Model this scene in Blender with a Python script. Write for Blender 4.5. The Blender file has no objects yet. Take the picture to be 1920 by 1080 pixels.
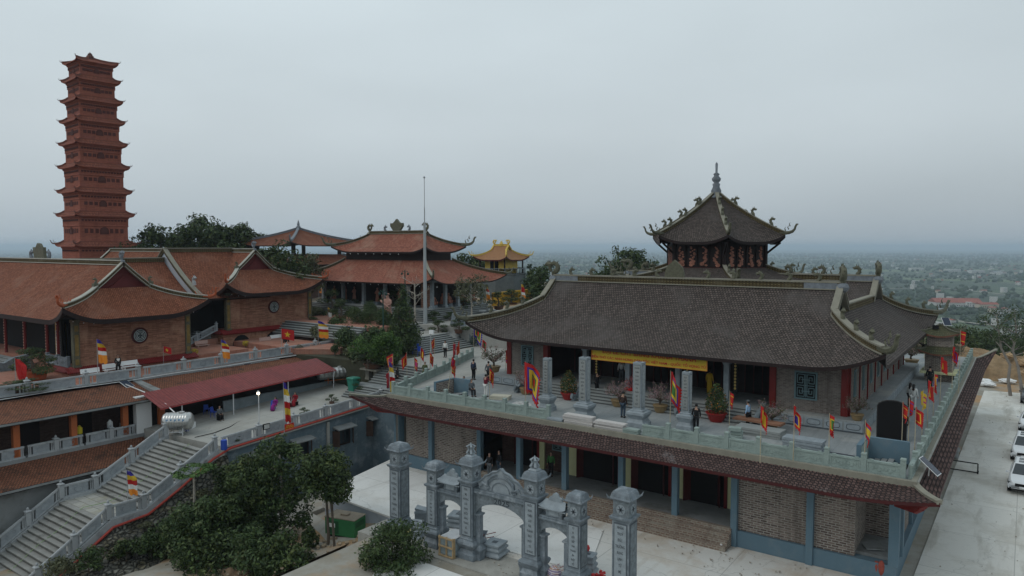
import bpy,bmesh,math,random
import numpy as np
from mathutils import Vector,Matrix
random.seed(7); RS=np.random.RandomState(11)
SC=bpy.context.scene; COL=SC.collection
PI=math.pi; R=math.radians
# ---------------------------------------------------------------- camera
FP,CZ=1350.0,11.0  # focal length in px of a 1920 px wide frame, camera height
PITCH=math.atan(78/FP); YAW=math.atan(967/math.hypot(FP,78))
cam=bpy.data.objects.new('camera',bpy.data.cameras.new('camera')); COL.objects.link(cam)
cam.location=(0,0,CZ); cam.rotation_euler=(PI/2-PITCH,0,YAW)
cam.data.sensor_width=36; cam.data.lens=36*FP/1920
cam.data.clip_end=90000; cam.data.clip_start=.1
SC.camera=cam
FWD=Vector((-math.sin(YAW)*math.cos(PITCH),math.cos(YAW)*math.cos(PITCH),-math.sin(PITCH)))
RGT=Vector((math.cos(YAW),math.sin(YAW),0)); UPV=RGT.cross(FWD)
def _ray(x,y):return FWD*FP+RGT*(x-960)+UPV*(540-y)
def G(x,y,z=0.0):
    d=_ray(x,y); return Vector((0,0,CZ))+d*((z-CZ)/d.z)
def GX(x,y,X):
    d=_ray(x,y); return Vector((0,0,CZ))+d*(X/d.x)
def GY(x,y,Y):
    d=_ray(x,y); return Vector((0,0,CZ))+d*(Y/d.y)
def GD(x,y,dep):return Vector((0,0,CZ))+_ray(x,y)*(dep/FP)
# ---------------------------------------------------------------- world, sun, exposure
SUN_EL,SUN_AZ=R(48),R(215)
w=bpy.data.worlds.new('World'); SC.world=w; w.use_nodes=True
nt=w.node_tree; nt.nodes.clear(); N=nt.nodes.new; L=nt.links.new
out=N('ShaderNodeOutputWorld'); bg=N('ShaderNodeBackground'); bg.inputs[1].default_value=.1
sky=N('ShaderNodeTexSky'); sky.sky_type='NISHITA'; sky.sun_disc=False
sky.sun_elevation=SUN_EL; sky.sun_rotation=SUN_AZ; sky.air_density=1.5; sky.dust_density=4
tc=N('ShaderNodeTexCoord'); sep=N('ShaderNodeSeparateXYZ'); L(tc.outputs['Generated'],sep.inputs[0])
cr=N('ShaderNodeValToRGB'); L(sep.outputs['Z'],cr.inputs[0])
e=cr.color_ramp.elements
e[0].position=0.0; e[0].color=(.295,.346,.386,1)
e[1].position=.60; e[1].color=(.495,.580,.618,1)
for p_,c_ in((.05,(.347,.397,.430,1)),(.15,(.428,.482,.512,1)),(.30,(.475,.540,.570,1))):
    q=cr.color_ramp.elements.new(p_); q.color=c_
mp=N('ShaderNodeMapping'); mp.inputs['Scale'].default_value=(1,1,3.2); L(tc.outputs['Generated'],mp.inputs[0])
nz=N('ShaderNodeTexNoise'); nz.inputs['Scale'].default_value=1.4; nz.inputs['Detail'].default_value=6; nz.inputs['Roughness'].default_value=.45
L(mp.outputs[0],nz.inputs[0])
mr=N('ShaderNodeMapRange'); mr.inputs[1].default_value=.3; mr.inputs[2].default_value=.7
mr.inputs[3].default_value=11.9; mr.inputs[4].default_value=14.2; L(nz.outputs[0],mr.inputs[0])
mr2=N('ShaderNodeMapRange'); mr2.inputs[1].default_value=-.85; mr2.inputs[2].default_value=.1; mr2.inputs[3].default_value=1.07; mr2.inputs[4].default_value=.90; L(sep.outputs['X'],mr2.inputs[0])
mm=N('ShaderNodeMath'); mm.operation='MULTIPLY'; L(mr.outputs[0],mm.inputs[0]); L(mr2.outputs[0],mm.inputs[1])
vm=N('ShaderNodeVectorMath'); vm.operation='SCALE'; L(cr.outputs[0],vm.inputs[0]); L(mm.outputs[0],vm.inputs['Scale'])
mx=N('ShaderNodeMix'); mx.data_type='RGBA'; mx.inputs[0].default_value=.94
L(sky.outputs[0],mx.inputs[6]); L(vm.outputs[0],mx.inputs[7]); L(mx.outputs[2],bg.inputs[0]); L(bg.outputs[0],out.inputs[0])
sd=bpy.data.lights.new('sun','SUN'); sd.energy=.55; sd.angle=R(25); sd.color=(1,.96,.9)
so=bpy.data.objects.new('sun',sd); COL.objects.link(so)
so.rotation_euler=(PI/2-SUN_EL,0,PI-SUN_AZ)
SC.view_settings.view_transform='Standard'; SC.view_settings.look='None'
SC.view_settings.exposure=0; SC.view_settings.gamma=1
SC.cycles.volume_bounces=1
# ---------------------------------------------------------------- materials
MATS={}
def newmat(name):
    m=bpy.data.materials.new(name); m.use_nodes=True; t=m.node_tree; t.nodes.clear()
    o=t.nodes.new('ShaderNodeOutputMaterial'); b=t.nodes.new('ShaderNodeBsdfPrincipled')
    t.links.new(b.outputs[0],o.inputs[0]); MATS[name]=m
    return m,t,b
def sc3(c,k):return(min(1,c[0]*k),min(1,c[1]*k),min(1,c[2]*k),1)
def mixc(t,fac,a,b_,mode='MIX'):
    x=t.nodes.new('ShaderNodeMix'); x.data_type='RGBA'; x.blend_type=mode
    for s,v in((0,fac),(6,a),(7,b_)):
        if hasattr(v,'is_linked'):t.links.new(v,x.inputs[s])
        else:x.inputs[s].default_value=v if s==0 else(tuple(v)+(1,))[:4]
    return x.outputs[2]
def noise(t,vec,scale,detail=4,rough=.6):
    n=t.nodes.new('ShaderNodeTexNoise'); n.inputs['Scale'].default_value=scale
    n.inputs['Detail'].default_value=detail; n.inputs['Roughness'].default_value=rough
    if vec is not None:t.links.new(vec,n.inputs[0])
    return n.outputs[0]
def ramp(t,v,a,b_,c=0.0,d=1.0):
    n=t.nodes.new('ShaderNodeMapRange'); n.inputs[1].default_value=a; n.inputs[2].default_value=b_
    n.inputs[3].default_value=c; n.inputs[4].default_value=d; t.links.new(v,n.inputs[0]); return n.outputs[0]
def bump(t,b,h,strength,dist=.05):
    n=t.nodes.new('ShaderNodeBump'); n.inputs['Strength'].default_value=strength
    n.inputs['Distance'].default_value=dist; t.links.new(h,n.inputs['Height']); t.links.new(n.outputs[0],b.inputs['Normal'])
def M(name,col,rough=.85,var=.18,ns=1.2,fine=0,bm=0,bs=12,dirt=None,dirts=.35,metal=0,spec=.3):
    if name in MATS:return MATS[name]
    m,t,b=newmat(name); tcx=t.nodes.new('ShaderNodeTexCoord').outputs['Object']
    c=mixc(t,ramp(t,noise(t,tcx,ns),.3,.7),sc3(col,1-var),sc3(col,1+var))
    c=mixc(t,ramp(t,noise(t,tcx,ns*9,3),.3,.7,0,.5),c,sc3(col,1-var*.9))
    if dirt:c=mixc(t,ramp(t,noise(t,tcx,dirts,7,.7),.52,.68),c,dirt)
    t.links.new(c,b.inputs['Base Color']); b.inputs['Roughness'].default_value=rough
    b.inputs['Metallic'].default_value=metal; b.inputs['Specular IOR Level'].default_value=spec
    if bm:bump(t,b,noise(t,tcx,bs,5),bm)
    return m
def uvn(t):return t.nodes.new('ShaderNodeUVMap').outputs[0]
def BR(name,c1,c2,mortar,w=.25,h=.09,ms=.012,patch=None,pscale=.25,rough=.9,off=.5,bmp=.5,pa=.5,pb=.66):
    """brick, block, paving or roof-tile courses laid out on the metre-scaled UVs"""
    if name in MATS:return MATS[name]
    m,t,b=newmat(name); uv=uvn(t)
    k=t.nodes.new('ShaderNodeTexBrick'); t.links.new(uv,k.inputs[0])
    k.offset=off; k.inputs['Scale'].default_value=1; k.inputs['Brick Width'].default_value=w
    k.inputs['Row Height'].default_value=h; k.inputs['Mortar Size'].default_value=ms; k.inputs['Mortar Smooth'].default_value=.3
    k.inputs['Color1'].default_value=tuple(c1)+(1,); k.inputs['Color2'].default_value=tuple(c2)+(1,); k.inputs['Mortar'].default_value=tuple(mortar)+(1,)
    c=k.outputs[0]
    c=mixc(t,ramp(t,noise(t,uv,6,3),.3,.7,0,.35),c,sc3(c1,.7))
    if patch is not None:c=mixc(t,ramp(t,noise(t,uv,pscale,6,.65),pa,pb,0,.75),c,patch)
    mp_=t.nodes.new('ShaderNodeMapping'); mp_.inputs['Scale'].default_value=(1.6,.13,1); t.links.new(uv,mp_.inputs[0])
    sn=noise(t,mp_.outputs[0],1.0,6,.7); c=mixc(t,ramp(t,sn,.5,.72,0,.6),c,sc3(c1,.55)); c=mixc(t,ramp(t,sn,.42,.25,0,.45),c,sc3(c2,1.25))
    t.links.new(c,b.inputs['Base Color']); b.inputs['Roughness'].default_value=rough; b.inputs['Specular IOR Level'].default_value=.25
    inv=ramp(t,k.outputs[1],0,1,1,0)
    bump(t,b,inv,bmp,.03)
    return m
def EM(name,col,s):
    m,t,b=newmat(name); b.inputs['Base Color'].default_value=tuple(col)+(1,)
    b.inputs['Emission Color'].default_value=tuple(col)+(1,); b.inputs['Emission Strength'].default_value=s; return m
def LEAF(name,c1,c2,c3=None):
    m,t,b=newmat(name); g=t.nodes.new('ShaderNodeNewGeometry'); tcx=t.nodes.new('ShaderNodeTexCoord').outputs['Object']
    c=mixc(t,g.outputs['Random Per Island'],c1,c2)
    c=mixc(t,ramp(t,noise(t,tcx,1.3,3),.4,.65,0,.6),c,sc3(c1,.6))
    if c3:c=mixc(t,ramp(t,noise(t,tcx,1.1,2),.55,.7,0,.7),c,c3)
    t.links.new(c,b.inputs['Base Color']); b.inputs['Roughness'].default_value=.6; b.inputs['Specular IOR Level'].default_value=.25
    b.inputs['Subsurface Weight'].default_value=0
    return m
# roofs
def CONCRETE(name,col,joint=(5,4),stain=(.30,.27,.22),track=.5):
    m,t,b=newmat(name); tcx=t.nodes.new('ShaderNodeTexCoord').outputs['Object']; k=t.nodes.new('ShaderNodeTexBrick'); t.links.new(tcx,k.inputs[0]); k.offset=.0
    k.inputs['Scale'].default_value=1; k.inputs['Brick Width'].default_value=joint[0]; k.inputs['Row Height'].default_value=joint[1]; k.inputs['Mortar Size'].default_value=.02
    k.inputs['Color1'].default_value=sc3(col,.95); k.inputs['Color2'].default_value=sc3(col,1.05); k.inputs['Mortar'].default_value=sc3(col,.62)
    mp_=t.nodes.new('ShaderNodeMapping'); mp_.inputs['Scale'].default_value=(1,.16,1); mp_.inputs['Rotation'].default_value=(0,0,.12); t.links.new(tcx,mp_.inputs[0])
    c=mixc(t,ramp(t,noise(t,tcx,.22,7,.7),.47,.66,0,.75),k.outputs[0],stain)
    c=mixc(t,ramp(t,noise(t,mp_.outputs[0],.9,6,.65),.54,.68,0,track),c,sc3(stain,.8))
    c=mixc(t,ramp(t,noise(t,tcx,2.4,6,.75),.56,.70,0,.6),c,sc3(col,.72)); c=mixc(t,ramp(t,noise(t,tcx,9,4,.8),.62,.7,0,.5),c,sc3(col,1.18))
    v=t.nodes.new('ShaderNodeTexVoronoi'); v.feature='DISTANCE_TO_EDGE'; v.inputs['Scale'].default_value=.21
    nv_=t.nodes.new('ShaderNodeVectorMath'); nv_.operation='ADD'; t.links.new(tcx,nv_.inputs[0]); n_=t.nodes.new('ShaderNodeTexNoise'); n_.inputs['Scale'].default_value=1.1; t.links.new(tcx,n_.inputs[0]); t.links.new(n_.outputs[1],nv_.inputs[1]); t.links.new(nv_.outputs[0],v.inputs[0])
    c=mixc(t,ramp(t,v.outputs[0],0,.006,.5,0),c,sc3(col,.5))
    t.links.new(c,b.inputs['Base Color']); b.inputs['Roughness'].default_value=.93; bump(t,b,noise(t,tcx,7,6),.2); return m
T_GREY=BR('grey_roof_tiles',(.075,.060,.053),(.165,.130,.115),(.016,.013,.012),.2,.19,.03,(.10,.088,.082),.22,bmp=1.0)
T_SKIRT=BR('brown_roof_tiles',(.07,.043,.038),(.16,.10,.09),(.014,.010,.010),.2,.18,.032,(.30,.28,.28),.35,bmp=1.0,pa=.60,pb=.74)
T_RED=BR('red_roof_tiles',(.215,.070,.036),(.41,.15,.082),(.05,.019,.012),.19,.17,.026,(.25,.12,.08),.3,bmp=1)
T_RED2=BR('mottled_red_tiles',(.26,.086,.054),(.40,.155,.105),(.06,.022,.016),.24,.2,.02,(.33,.20,.145),.22,bmp=.8)
T_OLD=BR('weathered_orange_tiles',(.20,.075,.042),(.31,.13,.072),(.045,.022,.015),.2,.17,.03,(.025,.022,.02),.8,bmp=1,pa=.52,pb=.66)
T_METAL=BR('red_metal_sheet',(.205,.040,.036),(.27,.056,.05),(.10,.015,.02),.3,.22,.02,(.16,.03,.035),.3,rough=.5,off=0,bmp=.6)
B_GREY=BR('grey_brick',(.12,.095,.082),(.25,.205,.18),(.30,.275,.25),.26,.085,.012,(.24,.215,.195),.35)
B_GREY2=BR('rough_grey_brick',(.085,.06,.05),(.26,.205,.175),(.36,.335,.30),.36,.125,.026,(.25,.21,.18),.3)
B_RED=BR('red_brick',(.205,.094,.06),(.42,.22,.145),(.12,.065,.048),.8,.085,.006,(.42,.25,.17),.5)
B_PAG=BR('pagoda_brick',(.265,.086,.056),(.35,.12,.08),(.20,.07,.055),.6,.12,.006,(.22,.075,.06),.25)
B_STEP=BR('old_step_brick',(.15,.085,.062),(.25,.17,.13),(.33,.30,.25),.3,.125,.035,(.33,.31,.26),.7)
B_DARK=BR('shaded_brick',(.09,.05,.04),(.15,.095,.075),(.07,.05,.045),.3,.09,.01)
P_RED=BR('red_paving',(.33,.145,.10),(.40,.19,.135),(.22,.11,.085),.4,.4,.012,(.30,.19,.15),.3,off=0,bmp=.2)
P_GREY=BR('grey_paving',(.24,.26,.265),(.28,.295,.30),(.19,.205,.21),.8,.8,.01,(.41,.40,.37),.16,off=0,bmp=.15)
P_PLAZA=BR('plaza_paving',(.33,.325,.30),(.38,.37,.345),(.25,.24,.225),1.2,1.2,.012,(.34,.32,.29),.25,off=0,bmp=.15)
P_STAIR=BR('landing_slabs',(.29,.285,.27),(.42,.41,.37),(.14,.13,.10),.9,.6,.02,(.33,.31,.21),.6,bmp=.3)
CONC=CONCRETE('concrete',(.34,.335,.31),(3,3),(.25,.235,.205))
CONC_W=CONCRETE('new_white_concrete',(.66,.655,.635),(6,5),(.52,.50,.46),.3)
CONC_D=M('dark_concrete',(.24,.25,.25),.9,.15,.8,bm=.2,dirt=(.14,.14,.13),dirts=.6)
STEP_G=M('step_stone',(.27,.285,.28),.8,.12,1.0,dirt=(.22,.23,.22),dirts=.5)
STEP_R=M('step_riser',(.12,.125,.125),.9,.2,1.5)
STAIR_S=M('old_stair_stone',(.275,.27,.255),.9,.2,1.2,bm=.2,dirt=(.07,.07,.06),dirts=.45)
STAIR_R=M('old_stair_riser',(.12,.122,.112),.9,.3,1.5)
GREEN_ST=M('green_grey_stone',(.275,.335,.31),.75,.12,2,bm=.55,bs=14,dirt=(.20,.25,.235),dirts=1.2)
BLUE_ST=M('blue_grey_stone',(.165,.195,.22),.6,.35,2.4,bm=.5,bs=14,spec=.4,dirt=(.30,.33,.355),dirts=1.5)
BLUE_STC=M('carved_blue_stone',(.195,.225,.245),.7,.38,5,bm=1.0,bs=22)
BLUE_STL=M('pale_panel_stone',(.27,.305,.33),.6,.22,3,bm=.3,bs=20)
DKSTONE=M('dark_line_stone',(.085,.10,.115),.7,.1)
WHITE_ST=M('weathered_white_stone',(.37,.385,.395),.75,.13,1.2,bm=.2,dirt=(.20,.21,.215),dirts=1.4)
WHITE_ST2=M('panel_white_stone',(.31,.335,.355),.75,.2,2.5,bm=.5,bs=14)
BLUE_PAINT=M('blue_grey_paint',(.105,.17,.215),.7,.08,.7,dirt=(.14,.19,.22),dirts=.8)
BLUE_WALL=M('stained_blue_render',(.12,.165,.195),.9,.25,.6,bm=.15,dirt=(.25,.285,.305),dirts=.75)
PALE_WALL=M('pale_blue_render',(.40,.44,.50),.9,.07,.6,dirt=(.33,.36,.40),dirts=.7)
TEAL=M('teal_frame',(.135,.215,.235),.6,.1)
CREAM=M('cream_paint',(.62,.62,.36),.8,.06)
REDWOOD=M('red_lacquer',(.17,.014,.012),.45,.15,2)
MAROON=M('maroon_wood',(.06,.009,.009),.6,.2,2)
DKWOOD=M('dark_timber',(.016,.007,.0065),.6,.3,2)
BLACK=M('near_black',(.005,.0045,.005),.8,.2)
CARVED=M('carved_copper_wood',(.36,.15,.10),.55,.55,5,bm=1,bs=12)
RIDGE_O=BR('ridge_relief',(.16,.125,.055),(.23,.19,.10),(.045,.032,.016),.24,.17,.07,(.13,.11,.07),.6,off=0)
RIDGE_C=M('ridge_cap',(.24,.225,.18),.8,.15,2)
RIDGE_G=M('ridge_grey',(.19,.21,.235),.8,.3,4,bm=.6)
RIDGE_W=M('white_lime_ridge',(.40,.39,.34),.8,.1,1.5,dirt=(.3,.3,.28),dirts=2)
OLIVE=M('olive_glaze',(.115,.112,.075),.6,.35,5,bm=.7,bs=10)
TERRA=M('terracotta',(.36,.085,.032),.6,.2,3)
YELLOWP=M('yellow_gilt',(.62,.44,.09),.6,.15,3)
YWALL=M('yellow_wall',(.62,.36,.035),.8,.15,2,dirt=(.42,.27,.05),dirts=1)
STEEL=M('brushed_steel',(.50,.50,.49),.3,.12,1.5,metal=.75)
POLE=M('grey_steel_pole',(.36,.38,.39),.5,.08)
RUSTY=M('orange_paint',(.42,.12,.04),.7,.12,2)
REDP=M('red_pipe',(.36,.045,.03),.5,.1)
ROCK=M('dark_rock',(.15,.145,.13),.95,.45,1.1,bm=1,bs=4)
ROCKY=BR('rubble_wall',(.10,.10,.09),(.25,.235,.20),(.05,.05,.045),.6,.42,.09,(.16,.13,.08),.7,bmp=1)
ROCK_O=M('ochre_rock',(.42,.29,.17),.95,.3,1,bm=1,bs=3)
BARK=M('bark',(.11,.09,.07),.95,.3,4,bm=.6)
BARK_P=M('pale_bark',(.38,.34,.29),.9,.2,3)
GLASS=M('dark_glass',(.02,.028,.035),.08,.05,spec=.8)
WHITEP=M('white_paint',(.74,.75,.75),.3,.03,spec=.5)
PLASTIC={k:M('plastic_'+k,c,.45,.05)for k,c in dict(blue=(.03,.08,.42),green=(.02,.20,.055),teal=(.03,.18,.13),white=(.7,.72,.72),red=(.5,.03,.03),yellow=(.75,.6,.04)).items()}
SOLAR=M('solar_glass',(.025,.035,.06),.2,.1)
ALU=M('aluminium',(.55,.56,.57),.4,.05)
L_DARK=LEAF('leaves_dark',(.012,.028,.010),(.085,.125,.036),(.12,.14,.04))
L_BRIGHT=LEAF('leaves_bright',(.03,.075,.016),(.11,.19,.04))
L_MID=LEAF('leaves_mid',(.025,.052,.018),(.085,.125,.04),(.12,.13,.05))
L_PINE=LEAF('leaves_pine',(.022,.045,.025),(.05,.085,.04))
L_OLIVE=LEAF('leaves_olive',(.07,.08,.04),(.14,.14,.075))
L_PINK=LEAF('blossom',(.42,.22,.25),(.50,.33,.34),(.20,.16,.13))
# ---------------------------------------------------------------- mesh builder
INFO={}
class MB:
    def __init__(s):s.v=[]; s.f=[]; s.uv={}; s.mi={}
    def add(s,vs,fs,mi=0,uvs=None):
        b=len(s.v); s.v.extend([tuple(p)for p in vs])
        for k,f in enumerate(fs):
            if mi:s.mi[len(s.f)]=mi
            if uvs is not None:s.uv[len(s.f)]=uvs[k]
            s.f.append([b+i for i in f])
        return s
    def box(s,x0,x1,y0,y1,z0,z1,mi=0):
        if x0>x1:x0,x1=x1,x0
        if y0>y1:y0,y1=y1,y0
        return s.add([(x0,y0,z0),(x1,y0,z0),(x1,y1,z0),(x0,y1,z0),(x0,y0,z1),(x1,y0,z1),(x1,y1,z1),(x0,y1,z1)],
                     [(3,2,1,0),(4,5,6,7),(0,1,5,4),(1,2,6,5),(2,3,7,6),(3,0,4,7)],mi)
    def obox(s,c,sx,sy,sz,rz=0,rx=0,ry=0,mi=0):
        m=Matrix.Translation(c)@Matrix.Rotation(rz,4,'Z')@Matrix.Rotation(ry,4,'Y')@Matrix.Rotation(rx,4,'X')
        vs=[m@Vector((x*sx/2,y*sy/2,z*sz/2))for z in(-1,1)for x,y in((-1,-1),(1,-1),(1,1),(-1,1))]
        return s.add(vs,[(3,2,1,0),(4,5,6,7),(0,1,5,4),(1,2,6,5),(2,3,7,6),(3,0,4,7)],mi)
    def lathe(s,x,y,prof,n=12,mi=0,rot=0,sx=1,sy=1):
        vs=[]; fs=[]
        for r,z in prof:
            for k in range(n):
                a=rot+2*PI*k/n; vs.append((x+r*sx*math.cos(a),y+r*sy*math.sin(a),z))
        for j in range(len(prof)-1):
            for k in range(n):
                a,b=j*n+k,j*n+(k+1)%n; fs.append((a,b,b+n,a+n))
        fs.append(tuple(range(n-1,-1,-1))); fs.append(tuple(range((len(prof)-1)*n,len(prof)*n)))
        return s.add(vs,fs,mi)
    def sq(s,x,y,prof,mi=0,rz=0):  # square lathe: prof of (half width, z)
        return s.lathe(x,y,[(r*math.sqrt(2),z)for r,z in prof],4,mi,PI/4+rz)
    def tube(s,pts,rad,n=6,mi=0,cap=True):
        pts=[Vector(p)for p in pts]; m=len(pts)
        if not hasattr(rad,'__len__'):rad=[rad]*m
        vs=[]; fs=[]; pu=None
        for i,p in enumerate(pts):
            t=(pts[min(i+1,m-1)]-pts[max(i-1,0)])
            t=t.normalized()if t.length>1e-6 else Vector((0,0,1))
            if pu is None:u=t.orthogonal().normalized()
            else:u=(pu-t*pu.dot(t)); u=u.normalized()if u.length>1e-5 else t.orthogonal().normalized()
            pu=u; w_=t.cross(u)
            for k in range(n):
                a=2*PI*k/n; vs.append(p+(u*math.cos(a)+w_*math.sin(a))*rad[i])
        for i in range(m-1):
            for k in range(n):
                a,b=i*n+k,i*n+(k+1)%n; fs.append((a,b,b+n,a+n))
        if cap:fs.append(tuple(range(n-1,-1,-1))); fs.append(tuple(range((m-1)*n,m*n)))
        return s.add(vs,fs,mi)
    def strip(s,pts,w_,h,z0=0,mi=0):  # rectangular bar following a path, kept upright
        pts=[Vector(p)for p in pts]; m=len(pts); vs=[]; fs=[]; uvs=[]; dist=0; ds=[]
        for i,p in enumerate(pts):
            if i:dist+=(p-pts[i-1]).length
            ds.append(dist)
            t=pts[min(i+1,m-1)]-pts[max(i-1,0)]; t.z=0
            t=t.normalized()if t.length>1e-6 else Vector((1,0,0))
            sd_=Vector((t.y,-t.x,0))*(w_/2); z=Vector((0,0,1))
            vs+=[p-sd_+z*z0,p+sd_+z*z0,p+sd_+z*(z0+h),p-sd_+z*(z0+h)]
        cc=[0,w_,w_+h,2*w_+h,2*w_+2*h]; cc=[0,w_,h,w_,h]
        for i in range(m-1):
            for k in range(4):
                a,b=i*4+k,i*4+(k+1)%4; fs.append((a,b,b+4,a+4))
                lo,hi=(0,w_)if k in(0,2)else(0,h)
                uvs.append(((ds[i],lo),(ds[i],hi),(ds[i+1],hi),(ds[i+1],lo)))
        fs.append((3,2,1,0)); uvs.append(((0,0),(0,.1),(.1,.1),(.1,0)))
        q=(m-1)*4; fs.append((q,q+1,q+2,q+3)); uvs.append(((0,0),(0,.1),(.1,.1),(.1,0)))
        return s.add(vs,fs,mi,uvs)
    def prism(s,poly,d0,d1,fn,mi=0):  # poly 2-D, fn(a,b,d)->3-D
        n=len(poly); vs=[fn(a,b,d0)for a,b in poly]+[fn(a,b,d1)for a,b in poly]
        fs=[tuple(range(n-1,-1,-1)),tuple(range(n,2*n))]+[(i,(i+1)%n,n+(i+1)%n,n+i)for i in range(n)]
        return s.add(vs,fs,mi)
    def grid(s,P,nu,nv,uvf=None,mi=0,flip=False):
        vs=[P(i/nu,j/nv)for j in range(nv+1)for i in range(nu+1)]; fs=[]; uvs=[]
        for j in range(nv):
            for i in range(nu):
                a=j*(nu+1)+i; f=[a,a+1,a+nu+2,a+nu+1]; c=[(i,j),(i+1,j),(i+1,j+1),(i,j+1)]
                if flip:f.reverse(); c.reverse()
                fs.append(f)
                if uvf:uvs.append([uvf(p/nu,q/nv)for p,q in c])
        return s.add(vs,fs,mi,uvs if uvf else None)
    def build(s,name,mat,parent=None,smooth=False,label=None):
        o_=Vector(INFO[parent.name]['o'])if parent is not None and parent.name in INFO else Vector((0,0,0))
        me=bpy.data.meshes.new(name); vs=[tuple(Vector(p)-o_)for p in s.v]if o_.length else s.v
        me.from_pydata(vs,[],s.f)
        for mt in(mat if isinstance(mat,(list,tuple))else[mat]):me.materials.append(mt)
        for k,v in s.mi.items():me.polygons[k].material_index=v
        ul=me.uv_layers.new(name='UVMap'); me.update()
        for k,p in enumerate(me.polygons):
            if k in s.uv:
                for li,c in zip(p.loop_indices,s.uv[k]):ul.data[li].uv=c
            else:
                n=p.normal; ax=max(range(3),key=lambda i:abs(n[i]))
                for li,vi in zip(p.loop_indices,p.vertices):
                    q=me.vertices[vi].co
                    ul.data[li].uv=(q.y,q.z)if ax==0 else((q.x,q.z)if ax==1 else(q.x,q.y))
            if smooth:p.use_smooth=True
        o=bpy.data.objects.new(name,me); COL.objects.link(o)
        if parent is not None:o.parent=parent
        INFO[o.name]={'o':tuple(o_)}
        if label:o['label']=label
        return o
def tag(o,label,cat,group=None):
    o['label']=label; o['category']=cat
    if group:o['group']=group
    return o
def thing(name,label,cat,loc=(0,0,0),group=None):
    o=bpy.data.objects.new(name,None); COL.objects.link(o); o.location=loc; o.empty_display_size=.3
    INFO[o.name]={'o':tuple(loc)}
    return tag(o,label,cat,group)
def struct(o,kind='structure'):o['kind']=kind; return o
def dup(root,loc,rz=0,label=None,group=None,scale=1,mats=None):
    def cp(o,par):
        c=o.copy(); COL.objects.link(c); INFO[c.name]={'o':(0,0,0)}
        if par is not None:c.parent=par
        for ch in list(o.children):cp(ch,c)
        return c
    c=cp(root,None); c.location=loc; c.rotation_euler=(0,0,rz); c.scale=(scale,)*3 if not hasattr(scale,'__len__')else scale
    if label:c['label']=label
    if group:c['group']=group
    return c
class Proto:
    """builds a thing once at the origin; the first placing moves it, later ones copy it"""
    def __init__(s,fn):s.fn=fn; s.r=None
    def __call__(s,loc,rz=0,label=None,group=None,scale=1):
        if s.r is None:
            s.r=s.fn(); c=s.r; c.location=loc; c.rotation_euler=(0,0,rz); c.scale=(scale,)*3 if not hasattr(scale,'__len__')else scale
            if label:c['label']=label
            if group:c['group']=group
            return c
        return dup(s.r,loc,rz,label,group,scale)
def text_obj(txt,size,mat,name,parent,mw,depth=.01,align='CENTER',spacing=1,sx=1):
    cu=bpy.data.curves.new(name,'FONT'); cu.body=txt; cu.size=size; cu.extrude=depth; cu.align_x=align
    cu.align_y='CENTER'; cu.space_line=spacing; cu.resolution_u=2; cu.offset=size*.012
    t_=bpy.data.objects.new(name+'_src',cu); COL.objects.link(t_)
    me=bpy.data.meshes.new_from_object(t_.evaluated_get(bpy.context.evaluated_depsgraph_get()))
    bpy.data.objects.remove(t_); o=bpy.data.objects.new(name,me); COL.objects.link(o)
    me.materials.clear(); me.materials.append(mat)
    off=Vector(INFO[parent.name]['o'])if parent is not None else Vector((0,0,0))
    me.transform(Matrix.Translation(-off)@mw@Matrix.Diagonal((sx,1,1,1)))
    if parent is not None:o.parent=parent
    return o
FRONT=Matrix.Rotation(PI/2,4,'X')  # text plane facing -Y
SIDE=Matrix.Rotation(PI/2,4,'Z')@Matrix.Rotation(PI/2,4,'X')  # facing +X
# ---------------------------------------------------------------- roofs
def curl(mb,base,d,s=1.0,up=1.0,mi=0,hook=False):
    """upturned dragon tail: base point, horizontal direction d, size s"""
    d=Vector(d).normalized(); z=Vector((0,0,1)); base=Vector(base)
    prof=[(-.6,.05),(0,0),(.5,.04),(.9,.18),(1.15,.45),(1.24,.8),(1.38,1.02),(1.58,1.06)]
    if hook:prof=[(-.6,.05),(0,0),(.4,.05),(.75,.2),(.95,.5),(.92,.85),(1.0,1.1),(1.2,1.16),(1.33,1.02),(1.3,.86),(1.14,.85)]
    pts=[base+(d*a+z*b*up)*s for a,b in prof]
    rad=[.20,.23,.21,.18,.14,.12,.13,.04]+([.05,.05,.04]if hook else[])
    mb.tube(pts,[r*s for r in rad],6,mi)
    for i,(a,b)in enumerate(((.1,.25),(.45,.42),(.62,.8))):
        p=base+(d*a+z*b*up)*s
        mb.tube([p,p+(d*-.12+z*.28)*s,p+(d*.02+z*.5)*s],[.08*s,.06*s,.01*s],4,mi)
def beast(mb,p,d,s=.8,mi=0):
    d=Vector(d).normalized(); z=Vector((0,0,1)); p=Vector(p)
    q=[(0,-.05),(-.05,.3),(-.22,.55),(-.18,.85),(.08,1.0),(.34,.9),(.5,.98)]
    mb.tube([p+(d*a+z*b)*s for a,b in q],[v*s for v in(.25,.24,.21,.20,.21,.16,.04)],6,mi)
    for a,b,c,e_ in((-.3,.6,-.5,.95),(-.15,.95,-.1,1.3),(.05,1.05,.12,1.35),(-.2,.3,-.48,.45)):
        mb.tube([p+(d*a+z*b)*s,p+(d*c+z*e_)*s],[.09*s,.02*s],4,mi)
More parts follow.
